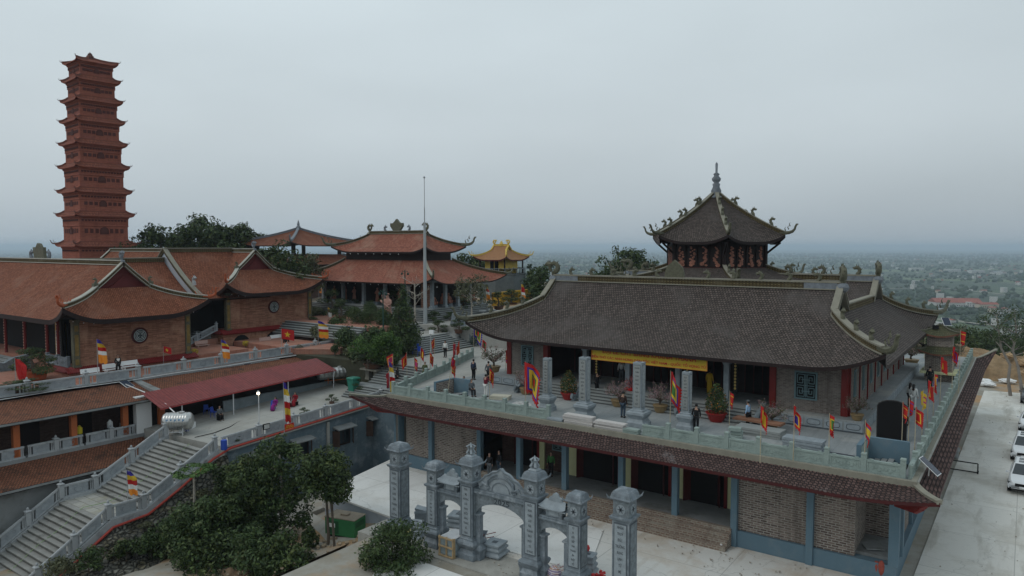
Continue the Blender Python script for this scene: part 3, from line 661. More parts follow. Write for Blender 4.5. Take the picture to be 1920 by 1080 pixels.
def person(kind='stand',top='black',legs='jeans',label='',group=None,loc=(0,0,0),rz=0,dress=None,long_hair=False,hat=None,vest=None,shoes='black',bag=None,h=1.0,hold=None,cam_=False):
    t=thing('person',label,'person',(0,0,0),group); J=pose(kind)
    nodes=[]; ix={}; E=[]
    def nd(k,r_):ix[k]=len(nodes); nodes.append((tuple(J[k]),r_)); return ix[k]
    for k,r_ in(('pel',(.13,.10)),('waist',(.115,.085)),('chest',(.15,.10)),('neck',.05),('hb',(.062,.075)),('head',(.078,.095)),('crown',(.06,.075))):nd(k,r_)
    E+=[(0,1),(1,2),(2,3),(3,4),(4,5),(5,6)]
    for n in 'RL':
        a=nd('sh'+n,.052); b=nd('el'+n,.038); c=nd('wr'+n,.026); E+=[(ix['chest'],a),(a,b),(b,c)]
        d=(J['wr'+n]-J['el'+n]).normalized(); s=1 if n=='R' else-1; side=Vector((0,1,0)).cross(d); side=side.normalized()if side.length>.1 else Vector((1,0,0))
        up=d.cross(side).normalized(); J['pm'+n]=J['wr'+n]+d*.06; p=nd('pm'+n,(.026,.018)); E.append((c,p))
        for q,(o_,ln)in enumerate(((-.027,.062),(-.009,.075),(.009,.07),(.027,.055))):
            J['f%d'%q+n]=J['pm'+n]+d*ln*.55+up*o_; J['g%d'%q+n]=J['f%d'%q+n]+d*ln*.45-side*.02*s
            f1=nd('f%d'%q+n,.0085); f2=nd('g%d'%q+n,.007); E+=[(p,f1),(f1,f2)]
        J['th'+n]=J['wr'+n]+d*.04-up*.04; J['ti'+n]=J['th'+n]+d*.03-up*.01; f1=nd('th'+n,.010); f2=nd('ti'+n,.008); E+=[(c,f1),(f1,f2)]
        a=nd('hip'+n,.085); b=nd('kn'+n,.055); c=nd('an'+n,.038); e_=nd('toe'+n,.03); E+=[(0,a),(a,b),(b,c),(c,e_)]
    if kind not in BODY:
        o=skinned('body',nodes,E,SKIN,t,1); me=o.data
        hc=J['head']+Vector((0,-.01,0))  # nose, brow, mouth and ears pulled out of the head surface
        for v in me.vertices:
            q=v.co-hc
            if q.length<.14:
                f_=math.exp(-((q.x/.016)**2+((q.z+.005)/.022)**2))if q.y<0 else 0
                v.co.y-=.02*f_
                if abs(abs(q.x)-.075)<.02 and abs(q.z)<.025 and abs(q.y-.01)<.03:v.co.x+=.015*(1 if q.x>0 else-1)
        BODY[kind]=me
    else:
        o=bpy.data.objects.new('body',BODY[kind]); COL.objects.link(o); o.parent=t
    def sub(keys,edges,radii,name,mat):
        ns=[(tuple(J[k]),r_)for k,r_ in zip(keys,radii)]; return skinned(name,ns,edges,mat,t,1)
    fe=MB(); y=J['head'].y-.098
    for s in(-1,1):fe.lathe(J['head'].x+.03*s,y+.012,[(.001,J['head'].z+.002),(.010,J['head'].z+.010),(.001,J['head'].z+.018)],6)
    fe.box(-.022,.022,y+.012,y+.02,J['head'].z-.052,J['head'].z-.046); fe.build('eyes',BLACK,t)
    # trousers / skirt
    if dress:
        prof=[(.20,.10),(.19,.55),(.175,.95),(.16,1.08),(.185,1.27),(.15,1.40),(.06,1.455)]; dz=-.42 if kind=='sit' else 0
        if kind=='sit':
            m_=MB(); m_.lathe(0,0,[(.17,.46),(.145,.55),(.125,.66),(.15,.86),(.12,1.0),(.05,1.04)],12,sy=.72); m_.build('dress',CL[dress],t,smooth=True)
            m_=MB()
            m_.tube([(0,0,.52),(0,-.25,.54),(0,-.42,.50),(0,-.46,.3),(0,-.48,.12)],[.16,.17,.17,.18,.2],10); m_.build('skirt',CL[dress],t,smooth=True)
        else:
            m_=MB(); m_.lathe(0,0,prof,12,sy=.72); m_.build('dress',CL[dress],t,smooth=True)
        sl=CL[dress]
    else:
        sub(('pel','hipR','knR','anR','hipL','knL','anL'),[(0,1),(1,2),(2,3),(0,4),(4,5),(5,6)],[(.155,.13),.108,.08,.068,.108,.08,.068],'trousers',CL[legs])
        J['hem']=J['pel']+Vector((0,0,.0)); J['col']=J['neck']+Vector((0,0,-.03))
        sub(('hem','waist','chest','col','shR','elR','wrR','shL','elL','wrL'),[(0,1),(1,2),(2,3),(2,4),(4,5),(5,6),(2,7),(7,8),(8,9)],[(.175,.150),(.165,.140),(.195,.155),.065,.07,.052,.04,.07,.052,.04],'jacket',CL[top]); sl=None
    if dress:sub(('chest','shR','elR','wrR','shL','elL','wrL'),[(0,1),(1,2),(2,3),(0,4),(4,5),(5,6)],[(.185,.145),.072,.050,.038,.066,.048,.038],'sleeves',sl)
    hb=MB(); hc=J['head']+Vector((0,.018,.022)); n1=[]
    for j in range(6):
        a=PI*.5*j/5; n1.append((.094*math.cos(a)+.001,hc.z-.01+.092*math.sin(a)))
    hb.lathe(hc.x,hc.y,[(.075,hc.z-.085),(.092,hc.z-.045)]+n1,12,sy=1.0)
    for i,p_ in enumerate(hb.v):
        if p_[1]<hc.y-.04 and p_[2]<hc.z+.02:hb.v[i]=(p_[0],hc.y-.02,max(p_[2],hc.z-.0))
    if long_hair:hb.tube([hc,hc+Vector((0,.05,-.12)),hc+Vector((0,.085,-.36))],[.085,.095,.05],8)
    hb.build('hair',HAIR,t,smooth=True)
    if hat:m_=MB(); m_.lathe(hc.x,hc.y,[(.10,hc.z+.03),(.10,hc.z+.07),(.07,hc.z+.11)],12); m_.obox(hc+Vector((0,-.12,.035)),.13,.1,.012); m_.build('cap',CL[hat],t)
    if vest:m_=MB(); c0=J['chest']; m_.lathe(0,c0.y,[(.165,c0.z-.2),(.185,c0.z),(.16,c0.z+.1)],10,sy=.76); m_.build('vest',CL[vest],t,smooth=True)
    sh=MB()
    for n in 'RL':sh.tube([J['an'+n]+Vector((0,.05,-.03)),J['an'+n].lerp(J['toe'+n],.5)+Vector((0,0,-.01)),J['toe'+n]],[.045,.045,.035],6)
    sh.build('shoes',CL[shoes],t)
    if bag:m_=MB(); m_.obox(J['wrL']+Vector((0,0,-.26)),.1,.28,.24); m_.tube([J['wrL']+Vector((0,-.1,-.14)),J['wrL']+Vector((0,0,-.03)),J['wrL']+Vector((0,.1,-.14))],.012,4); m_.build('handbag',CL[bag],t)
    if cam_:m_=MB(); m_.obox(J['wrR'].lerp(J['wrL'],.5)+Vector((0,-.05,.02)),.15,.03,.09); m_.build('phone',BLACK,t)
    t.location=loc; t.rotation_euler=(0,0,rz); t.scale=(h,)*3
    return t
# ---------------------------------------------------------------- balustrades
def _post_w(h=1.15,w_=.15):
    mb=MB(); mb.sq(0,0,[(w_,0),(w_,h*.72),(w_*.85,h*.73),(w_*.85,h*.77),(w_*1.35,h*.80),(w_*1.35,h*.84),(w_*.9,h*.88),(w_*.5,h*.90)])
    mb.lathe(0,0,[(w_*.35,h*.90),(w_*.6,h*.94),(w_*.55,h*1.0),(w_*.12,h*1.06)],8); return mb
def balustrade(label,pts,spacing,mat_post,mat_panel,style='W',h=1.15,cat='balustrade',group=None,rail_h=.8,name='stone_balustrade',skip=(),w_=.14,kerb=.12,skippost=()):
    """posts on a path, with carved panels and a hand rail between them; pts are floor points"""
    pts=[Vector(p)for p in pts]; t=thing(name,label,cat,pts[0],group); P=[]
    for a,b in zip(pts,pts[1:]):
        n=max(1,round((b-a).length/spacing)); P+=[a.lerp(b,k/n)for k in range(n)]
    P.append(pts[-1]); me=None; rail=MB(); kb=MB()
    for i,p in enumerate(P):
        if i in skippost:continue
        if me is None:
            if style=='W':m_=_post_w(h,w_)
            else:
                m_=MB(); m_.sq(0,0,[(w_,0),(w_,h*.84),(w_*.8,h*.85),(w_*.8,h*.88),(w_*1.05,h*.90),(w_*1.05,h*.97),(w_*.8,h)])
            o=m_.build('post',mat_post); o.parent=t; me=o.data; o.location=p-pts[0]
        else:
            o=bpy.data.objects.new('post',me); COL.objects.link(o); o.parent=t; o.location=p-pts[0]
        d_=pts[-1]-pts[0]; o.rotation_euler=(0,0,math.atan2(d_.y,d_.x))
    for i in range(len(P)-1):
        if i in skip:continue
        a,b=P[i],P[i+1]; d=b-a; hd=Vector((d.x,d.y,0)); le=hd.length; u=hd/le; sl=d.z/le; n_=Vector((u.y,-u.x,0))
        def fn(s,z,q,a=a,u=u,sl=sl,n_=n_):return a+u*s+n_*q+Vector((0,0,z+sl*s))
        s0,s1=w_*.9,le-w_*.9
        kb.prism([(s0-.05,0),(s1+.05,0),(s1+.05,kerb),(s0-.05,kerb)],-w_*.9,w_*.9,fn)
        if style=='W':
            rail.prism([(s0-.02,rail_h-.1),(s1+.02,rail_h-.1),(s1+.02,rail_h),(s0-.02,rail_h)],-.09,.09,fn); rail.prism([(s0-.02,rail_h),(s1+.02,rail_h),(s1+.02,rail_h+.04),(s0-.02,rail_h+.04)],-.055,.055,fn)
            q0,q1=s0+le*.16,s1-le*.16; pb=MB(); pb.prism([(q0,kerb),(q1,kerb),(q1,rail_h-.1),(q0,rail_h-.1)],-.05,.05,fn)
            mz=(kerb+rail_h-.1)/2; r_=min(.2,(rail_h-kerb)*.3)
            ring=[((q0+q1)/2+r_*1.4*math.cos(k*PI/4),mz+r_*math.sin(k*PI/4))for k in range(8)]
            for k in range(8):
                (x0,z0),(x1,z1)=ring[k],ring[(k+1)%8]
                for sd_ in(-1,1):pb.prism([(x0,z0-.012),(x1,z1-.012),(x1,z1+.02),(x0,z0+.02)],.052*sd_,.075*sd_,fn)
            po=pb.build('panel',mat_panel,t); bl=MB()
            for s in(s0+le*.03,s0+le*.085,s1-le*.03,s1-le*.085):
                bl.prism([(s-.035,kerb),(s+.035,kerb),(s+.035,rail_h-.1),(s-.035,rail_h-.1)],-.04,.04,fn)
            bl.build('baluster',mat_post,t)
        else:
            pb=MB(); hp=rail_h; pb.prism([(s0,kerb),(s1,kerb),(s1,hp),(s0,hp)],-.06,.06,fn)
            pb.prism([(s0+.1,hp+.002),(s0+.35,hp+.002),(s0+.3,hp+.05),(s0+.15,hp+.05)],-.05,.05,fn); pb.prism([(s1-.35,hp+.002),(s1-.1,hp+.002),(s1-.15,hp+.05),(s1-.3,hp+.05)],-.05,.05,fn)
            for sd_ in(-1,1):
                pb.prism([(s0,hp-.09),(s1,hp-.09),(s1,hp-.002),(s0,hp-.002)],.062*sd_,.10*sd_,fn)
                pb.prism([(s0+.02,kerb),(s0+.1,kerb),(s0+.1,hp-.09),(s0+.02,hp-.09)],.062*sd_,.085*sd_,fn); pb.prism([(s1-.1,kerb),(s1-.02,kerb),(s1-.02,hp-.09),(s1-.1,hp-.09)],.062*sd_,.085*sd_,fn)
                rs=random.Random(i)
                for k in range(7):  # carved relief
                    x_=s0+.2+(s1-s0-.4)*(k+.5)/7; z_=kerb+(hp-kerb)*(.4+.12*math.sin(k*2.3)); r_=.075
                    pb.prism([(x_+r_*math.cos(q*PI/3+k),z_+r_*1.3*math.sin(q*PI/3+k))for q in range(6)],.062*sd_,.082*sd_,fn)
            pb.build('panel',mat_panel,t)
    if rail.f:rail.build('hand_rail',mat_post,t)
    kb.build('kerb',mat_post,t); return t
def stairs(mb_t,mb_r,x0,x1,y0,y1,z0,z1,n,axis='Y',body=None):
    """n steps from (y0,z0) up to (y1,z1); treads and risers as separate meshes"""
    for k in range(n):
        a=y0+(y1-y0)*k/n; z=z0+(z1-z0)*(k+1)/n; s=1 if y1>y0 else-1; zb=min(z0,z1)-.3
        def bx(m,p0,p1,q0,q1):(m.box(x0,x1,p0,p1,q0,q1)if axis=='Y' else m.box(p0,p1,x0,x1,q0,q1))
        bx(mb_t,a-s*.03,y1,z-.05,z)
        zz=min(z0,z1)-.02 if k==0 else z-abs(z1-z0)/n-.02
        if axis=='Y':mb_r.box(x0+.006,x1-.006,a,y1-s*.006,zz,z-.052)
        else:mb_r.box(a,y1-s*.006,x0+.006,x1-.006,zz,z-.052)
# ================================================================= GROUND
PLAIN=-75.0
def sm(t):t=max(0.0,min(1.0,t)); return t*t*(3-2*t)
def hh(x,y):
    b=-5.56
    w1=sm((-30.6-x)/(2.2 if y<31.4 else 7))  # courtyard falls away to the lane at the left
    b=b*(1-w1)+(-7.1-1.5*sm((-37-x)/9))*w1
    b+=-2.2*sm((14-y)/14)*sm((-20-x)/12)-1.5*sm((-46-x)/20)*sm((30-y)/15)
    if y>46 and x<-36:b=b*(1-sm((y-46)/6)*sm((-36-x)/6))+(-.4)*sm((y-46)/6)*sm((-36-x)/6)
    if x<-60:b=max(b,-9+8.6*sm((y-5)/30)*sm((-62-x)/8))
    if y>60 and x<-44:b+=3.2*sm((y-60)/30)*sm((-44-x)/14)
    ye=108 if x>-20 else(135 if x<-45 else 108+27*(-20-x)/25)
    dx=max(0,-160-x,x-26); dy=max(0,y-ye,-30-y); d=math.hypot(dx,dy)
    f=sm(d/330); n=2.5*math.sin(x*.05+1)*math.sin(y*.043)*min(1,d/40)*(1-f)
    return b+(PLAIN-b)*f+n-.1*min(d,12)
def geo(lo,hi,step,far):
    c=list(np.arange(lo,hi+.1,step)); s=step
    while c[-1]<far:s*=1.22; c.append(c[-1]+s)
    s=step
    while c[0]>-far:s*=1.22; c.insert(0,c[0]-s)
    return c
xs=geo(-120,40,2.0,42000); ys=geo(0,140,2.0,42000)
gb=MB(); gb.v=[(x,y,hh(x,y))for y in ys for x in xs]; nx=len(xs)
gb.f=[[j*nx+i,j*nx+i+1,(j+1)*nx+i+1,(j+1)*nx+i]for j in range(len(ys)-1)for i in range(nx-1)]
m,t,b=newmat('ground'); tcx=t.nodes.new('ShaderNodeTexCoord').outputs['Object']; sp=t.nodes.new('ShaderNodeSeparateXYZ'); t.links.new(tcx,sp.inputs[0])
vor=t.nodes.new('ShaderNodeTexVoronoi'); vor.inputs['Scale'].default_value=.006; vor.inputs['Randomness'].default_value=.9; t.links.new(tcx,vor.inputs[0])
fieldc=t.nodes.new('ShaderNodeValToRGB'); sp2=t.nodes.new('ShaderNodeSeparateXYZ'); t.links.new(vor.outputs['Color'],sp2.inputs[0]); t.links.new(sp2.outputs[0],fieldc.inputs[0])
e=fieldc.color_ramp.elements; e[0].color=(.035,.06,.03,1); e[1].color=(.12,.13,.085,1)
for p_,c_ in((.3,(.05,.085,.035,1)),(.5,(.075,.115,.045,1)),(.62,(.11,.15,.06,1)),(.8,(.05,.075,.04,1))):e.new(p_).color=c_
c=mixc(t,ramp(t,noise(t,tcx,.0042,8,.65),.44,.56),(.03,.05,.025),fieldc.outputs[0])
c=mixc(t,ramp(t,noise(t,tcx,.02,5,.7),.56,.64,0,.5),c,(.22,.21,.19))
near=mixc(t,ramp(t,noise(t,tcx,.35,6,.7),.4,.6),(.33,.315,.28),(.25,.225,.18))
near=mixc(t,ramp(t,noise(t,tcx,.12,5,.6),.50,.60),near,(.36,.22,.11))
slope=mixc(t,noise(t,tcx,.2,5),(.035,.05,.022),(.10,.09,.05))
zf=ramp(t,sp.outputs[2],-9.9,-8.6); far_=ramp(t,sp.outputs[2],-66,-50)
c=mixc(t,far_,c,slope); c=mixc(t,zf,c,near)
t.links.new(c,b.inputs['Base Color']); b.inputs['Roughness'].default_value=.95; bump(t,b,noise(t,tcx,1.5,6,.7),.4,.1)
g_=gb.build('ground',m); struct(g_)
for p in g_.data.polygons:p.use_smooth=True
# paved areas, each a few mm to cm over the ground
def pave(name,poly,z,mat,th=.06,kind='structure'):
    mb=MB(); n=len(poly); zz=z if hasattr(z,'__len__')else[z]*n
    mb.add([(p[0],p[1],q)for p,q in zip(poly,zz)]+[(p[0],p[1],q-th)for p,q in zip(poly,zz)],[list(range(n))]+[(i,n+i,n+(i+1)%n,(i+1)%n)for i in range(n)])
    o=mb.build(name,mat); o['kind']=kind; return o
YARD=CONCRETE('dusty_concrete_yard',(.65,.635,.59),(7,6),(.42,.39,.33),.6)
YARD_F=CONCRETE('stained_orange_yard',(.58,.57,.54),(6,5),(.43,.335,.24),.5)
pave('parking_yard',[(-4.3,20),(14,20),(24,60),(16,92),(6,100),(-3.5,98),(-3.9,60)],-5.50,YARD)
pave('courtyard',[(-21.5,20),(-4.3,20),(-4.3,38.7),(-39.3,38.7),(-38,31.2),(-30.4,31.2),(-21.5,30.2)],-5.504,YARD_F,1.0)
slab=pave('concrete_slab',[(-38.0,31.2),(-30.2,30.6),(-17.5,31.0),(-19.5,36.4),(-36.4,38.0),(-39.6,39.5)],-5.44,CONC_W,.12)
pave('gate_kerb',[(-31.0,28.0),(-14.2,28.0),(-14.2,30.3),(-31.0,30.3)],-5.47,M('rough_kerb',(.33,.32,.29),.95,.2,1.5,bm=.3),1.2)
pave('white_path',[(-26.2,24.6),(-20.5,22),(-14,22),(-14,27.2),(-27.4,27.2)],-5.475,CONC_W,.9)
rw=MB()  # curved pale retaining wall under the slab
arc=[(-30.3,30.5),(-32.5,31.0),(-35,31.1),(-37.2,31.2),(-38.2,31.6),(-38.6,32.8),(-39.7,39.4)]
for(x0,y0),(x1,y1)in zip(arc,arc[1:]):rw.add([(x0,y0,-9.2),(x1,y1,-9.2),(x1,y1,-5.56),(x0,y0,-5.56)],[(0,3,2,1)])
rw.add([(x,y,-5.56)for x,y in arc]+[(x+.25,y+.3,-5.56)for x,y in arc],[(i,i+1,len(arc)+i+1,len(arc)+i)for i in range(len(arc)-1)])
o=rw.build('retaining_wall',PALE_WALL); tag(o,'curved pale blue rendered retaining wall holding up the white concrete slab','retaining wall')
pave('lane',[(-45.2,27),(-36,27),(-31.2,29.0),(-38.9,31.0),(-39.9,39.2),(-38.6,47),(-45.2,47)],[-8.3,-7.1,-6.75,-7.0,-7.3,-7.4,-8.3],CONCRETE('lane_concrete',(.37,.355,.32),(4,4),(.29,.24,.18),.6),2.0)
mb=MB(); mb.grid(lambda u,v:(-38.6+7.6*u,21.5+6.0*v,hh(-38.6+7.6*u,21.5+6.0*v)+.10+.22*(math.sin(u*17+v*5)*math.sin(v*13)+.5*math.sin(u*41)*math.sin(v*37+u*9))*sm(4*min(u,1-u))*sm(4*min(v,1-v))-.35*(1-sm(5*min(u,1-u,v,1-v)))),60,50)
o=mb.build('orange_soil',M('orange_soil',(.23,.155,.095),.97,.35,1.6,bm=1,bs=7,dirt=(.24,.21,.165),dirts=.8),smooth=True); o['kind']='structure'
# ================================================================= TERRACE BUILDING (lower storey)
tb=thing('terrace_building','long grey brick lower storey with blue pilasters carrying the broad stone terrace','building',(-21,38.8,-5.5))
XL,XR,YF,YB=-38.4,-4.75,38.8,84.0
mb=MB()
def wall(x0,x1,y0,y1,z0,z1):mb.box(x0,x1,y0,y1,z0,z1)
wall(-37.6,-30.6,38.9,39.2,-4.6,-.75); wall(-12.5,-8.85,38.9,39.2,-4.6,-.75); wall(-8.55,-6.6,38.9,39.2,-4.6,-.75)
wall(-6.9,-6.6,39.2,42.0,-4.6,-.75); wall(-6.6,-4.95,42.0,42.3,-4.6,-.75)
wall(-5.25,-4.95,42.3,84,-4.6,-.75); wall(-38.2,-37.9,39.4,84,-6.5,-.75); wall(-38.2,-4.95,83.7,84,-5.4,-.75)
mb.build('wall',B_GREY2,tb)
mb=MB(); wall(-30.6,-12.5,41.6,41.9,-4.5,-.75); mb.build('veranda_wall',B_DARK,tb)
mb=MB()
mb.box(-38.5,-30.45,38.72,39.3,-7.8,-4.6); mb.box(-38.5,-37.8,39.3,84.2,-8.5,-4.6); mb.build('plinth',BLUE_PAINT,tb); mb=MB(); mb.box(-12.72,-4.7,38.72,39.3,-5.6,-4.6); mb.box(-5.3,-4.7,39.3,84.2,-5.6,-4.6)
mb.build('plinth',BLUE_PAINT,tb)
for k,x in enumerate([-38.3,-34.95,-30.45,-27.1,-23.55,-19.55,-16.1,-12.65,-8.7]):
    mb=MB(); mb.box(x-.17,x+.17,38.6,39.0 if not-31<x<-12 else 38.95,-5.5 if k in(0,1,7,8)else-4.5,-.95)
    if k==0:mb.box(x-.25,x+.3,38.55,39.1,-5.5,-.95)
    mb.build('pilaster',BLUE_PAINT,tb)
for y in(38.85,40.4):
    mb=MB(); mb.box(-5.05,-4.6,y-.2,y+.2,-4.6,-.95); mb.build('porch_pillar',BLUE_PAINT,tb)
for k in range(10):
    y=45.5+k*4.1; mb=MB(); mb.box(-5,-4.78,y-.15,y+.15,-4.6,-.95); mb.build('side_pilaster',BLUE_PAINT,tb)
mb=MB(); mb.box(-30.3,-12.8,38.75,41.6,-4.95,-4.52); mb.box(-6.6,-5,39.3,42,-4.7,-4.45); mb.build('veranda_floor',CONC_D,tb)
mb=MB()
for x in(-24.6,-20.6,-17.1,-13.6):mb.box(x-.36,x+.36,41.45,41.62,-4.5,-1.0)
mb.box(-27.3,-26.9,41.45,41.62,-4.5,-1.0); mb.build('cream_panel',CREAM,tb)
for x0,x1 in((-24.1,-21.1),(-20.1,-17.6),(-16.6,-14.1),(-29.2,-27.4)):
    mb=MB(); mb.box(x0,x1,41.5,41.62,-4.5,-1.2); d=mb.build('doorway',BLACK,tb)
    mb=MB(); mb.box(x0-.1,x0+.06,41.38,41.6,-4.5,-1.1); mb.box(x1-.06,x1+.1,41.38,41.6,-4.5,-1.1); mb.box(x0,x1,41.38,41.6,-1.25,-1.1); mb.build('door_frame',REDWOOD,d)
    mb=MB(); mb.obox(((x0+.25),41.15,-2.8),.5,.05,3.2,R(55)); mb.build('door_leaf',MAROON,d); mb=MB(); mb.obox(((x1-.3),41.2,-2.8),.5,.05,3.2,R(-60)); mb.build('door_leaf',MAROON,d)
def lattice(par,x,z,w_,h_,y,axis='y',sgn=-1,m=TEAL):
    """fret window: frame, dark back, maze of bars; plane at y (or x) facing sgn"""
    def bx(mb,a0,a1,b0,b1,d0,d1):
        if axis=='y':mb.box(a0,a1,y+sgn*d0,y+sgn*d1,b0,b1)
        else:mb.box(y+sgn*d0,y+sgn*d1,a0,a1,b0,b1)
    f=MB(); t_=.09
    for a in((x-w_/2,x-w_/2+t_,z-h_/2,z+h_/2),(x+w_/2-t_,x+w_/2,z-h_/2,z+h_/2),(x-w_/2+t_,x+w_/2-t_,z-h_/2,z-h_/2+t_),(x-w_/2+t_,x+w_/2-t_,z+h_/2-t_,z+h_/2)):bx(f,*a,-.02,.07)
    o=f.build('window',m,par); f=MB(); bx(f,x-w_/2+t_,x+w_/2-t_,z-h_/2+t_,z+h_/2-t_,-.01,.012); f.build('pane',BLACK,o)
    f=MB(); iw,ih=w_/2-t_-.06,h_/2-t_-.06; b_=.022
    def H(a0,a1,bz):bx(f,x+a0*iw,x+a1*iw,z+bz*ih-b_,z+bz*ih+b_,.02,.05)
    def V_(a,b0,b1):bx(f,x+a*iw-b_,x+a*iw+b_,z+b0*ih,z+b1*ih,.021,.049)
    for s in(1,-1):
        for q in(1,-1):
            g=sorted((s*.15,s*.95)); H(g[0],g[1],q*.95); V_(s*.95,*sorted((q*.2,q*.95))); g=sorted((s*.35,s*.95)); H(g[0],g[1],q*.2); V_(s*.35,*sorted((q*.2,q*.7))); g=sorted((s*.35,s*.7)); H(g[0],g[1],q*.7); V_(s*.7,*sorted((q*.42,q*.7)))
            V_(s*.15,*sorted((q*.05,q*.95)))
    H(-.95,.95,0); V_(0,-1,1); H(-.5,.5,.5); H(-.5,.5,-.5); f.build('lattice',m,o); return o
lattice(tb,-13.35,-2.35,1.0,1.45,41.6); lattice(tb,-25.8,-2.35,1.0,1.45,41.6)
for x in(-11.8,-32.0):
    f=MB(); f.box(x-.22,x+.22,38.82,38.9,-1.75,-1.3); o=f.build('vent',TEAL,tb); f=MB(); f.box(x-.12,x+.12,38.79,38.84,-1.66,-1.4); f.build('vent_panel',REDWOOD,o)
f=MB(); f.box(-6.3,-5.2,41.9,41.99,-1.9,-1.3); f.build('lintel_panel',CREAM,tb)
# brick steps in front of the veranda
mt,mr_=MB(),MB();
for k in range(4):
    z=-5.5+.25*(k+1); mt.box(-30.2,-12.75,37.6+.3*k,38.75,z-.25+(.002 if k else 0),z)
mt.build('brick_steps',B_STEP,tb)
# terrace slab, edge and skirt roof
mb=MB(); mb.box(-38.1,-3.95,37.75,84.2,-.5,0); mb.build('terrace_floor',P_GREY,tb)
mb=MB(); mb.box(-38.25,-3.82,37.52,37.75,-.32,.1); mb.box(-4.05,-3.82,37.75,84.3,-.32,.1); mb.build('terrace_edge',RIDGE_C,tb)
sk=ring_roof(tb,[(-39.9,36.3),(-3.0,36.3),(-2.9,85.6),(-39.9,85.6)],[(-38.2,37.8),(-3.95,37.8),(-3.95,84.1),(-38.2,84.1)],-.78,-.08,.62,4.2,.55,.8,T_SKIRT,MAROON,RIDGE_C,RIDGE_C,.22,.16,0,edges=[0,1,3],corners=[0,1,2],ripple=.045,liftc={0:1.35,1:.95,2:2.3},nv=8,thick=.14,name='skirt_roof')
mb=MB(); mb.strip([(-38.2,37.72,-.08),(-3.9,37.72,-.08)],.3,.12); mb.strip([(-3.9,37.8,-.06),(-3.9,84.2,-.06)],.3,.12); mb.build('ridge_cap',CONC,sk)
mb=MB(); mb.box(-38.4,-4.4,38.5,39.4,-1.0,-.5); mb.box(-5.2,-4.4,39.4,84,-1.0,-.5); mb.build('beam',MAROON,tb)
for k,x in enumerate([-38.3,-34.95,-30.45,-27.1,-23.55,-19.55,-16.1,-12.65,-8.7,-4.95]):
    mb=MB(); mb.prism([(38.6,-1.5),(38.6,-1.0),(37.0,-.92),(37.0,-1.08),(38.0,-1.2)],-.1,.1,lambda a,b,d,x=x:(x+d,a,b)); mb.box(x-.16,x+.16,37.75,38.6,-1.25,-1.0); mb.build('bracket',MAROON,tb)
for k,y in enumerate(np.arange(41,84,4.1)):
    mb=MB(); mb.prism([(-4.75,-1.5),(-4.75,-1.0),(-3.3,-.92),(-3.3,-1.08),(-4.2,-1.2)],-.1,.1,lambda a,b,d,y=y:(a,y+d,b)); mb.build('bracket',MAROON,tb)
for cx_,s_ in((-4.2,1),(-38.6,-1)):
    mb=MB()
    for k in range(4):mb.tube([(cx_-s_*(.5-k*.1),38.3-.1*k,-1.35+.1*k),(cx_+s_*(.4+.1*k),37.3-.15*k,-1.2+.14*k),(cx_+s_*(.75+.1*k),36.95-.1*k,-.95+.14*k)],[.16,.13,.05],5)
    mb.build('corner_bracket',REDWOOD,tb)
# ================================================================= MAIN TEMPLE
mt_=thing('main_temple','large grey-brown tiled temple with twin ridges standing on the stone terrace','temple',(-21.2,46.8,0))
PZ=.72
mb=MB(); mb.box(-35,-7.45,45.8,72.0,0.004,PZ); mb.build('platform',P_GREY,mt_)
pp=MB()  # carved plinth panels
for x0,x1 in((-35,-31.2),(-13.0,-7.45)):
    n=5 if x1-x0>5 else 3
    for k in range(n):
        a=x0+(x1-x0)*k/n+.06; b_=x0+(x1-x0)*(k+1)/n-.06; pp.box(a,b_,45.765,45.81,.1,PZ-.12)
        f=MB()
for k in range(26):pp.box(-7.455,-7.415,46+k,46.9+k,.1,PZ-.12)
o=pp.build('plinth_panel',BLUE_STL,mt_); pp=MB()
for x0,x1 in((-35,-31.2),(-13.0,-7.45)):
    n=5 if x1-x0>5 else 3
    for k in range(n):
        c_=x0+(x1-x0)*(k+.5)/n; hw=(x1-x0)/n*.5-.18; pts=[(c_+hw*math.copysign(abs(math.cos(q*PI/8))**.6,math.cos(q*PI/8)),45.755,.37+.17*math.copysign(abs(math.sin(q*PI/8))**.6,math.sin(q*PI/8)))for q in range(17)]
        pp.tube(pts,.018,4)
pp.box(-35,-31.2,45.74,45.8,.02,.08); pp.box(-13,-7.45,45.74,45.8,.02,.08); pp.build('plinth_carving',DKSTONE,o)
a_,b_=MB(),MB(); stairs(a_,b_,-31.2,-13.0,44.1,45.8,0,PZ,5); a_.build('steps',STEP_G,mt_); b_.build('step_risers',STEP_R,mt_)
for x in(-26.0,-18.2,-31.0,-13.2):
    mb=MB(); mb.prism([(43.8,0),(43.9,.35),(44.5,.75),(45.8,1.15),(45.8,0)],-.14,.14,lambda a,b,d,x=x:(x+d,a,b)); mb.tube([(x,43.95,.35),(x,43.7,.45),(x,43.6,.2)],[.16,.14,.08],6); mb.build('stair_wall',BLUE_STC,mt_)
mb=MB()
mb.box(-33.6,-30.3,46.8,47.05,PZ,3.75); mb.box(-12.9,-8.9,46.8,47.05,PZ,3.75)
mb.box(-8.75,-8.5,46.9,70.6,PZ,3.95); mb.box(-33.9,-33.65,46.9,70.6,PZ,3.95); mb.box(-33.65,-8.75,70.35,70.6,PZ,3.95); mb.build('wall',B_GREY,mt_)
mb=MB(); mb.box(-30.3,-12.9,50.3,50.5,PZ,4.2); mb.box(-30.3,-30.1,47.05,50.3,PZ,4.2); mb.box(-13.1,-12.9,47.05,50.3,PZ,4.2); mb.build('inner_wall',DKWOOD,mt_)
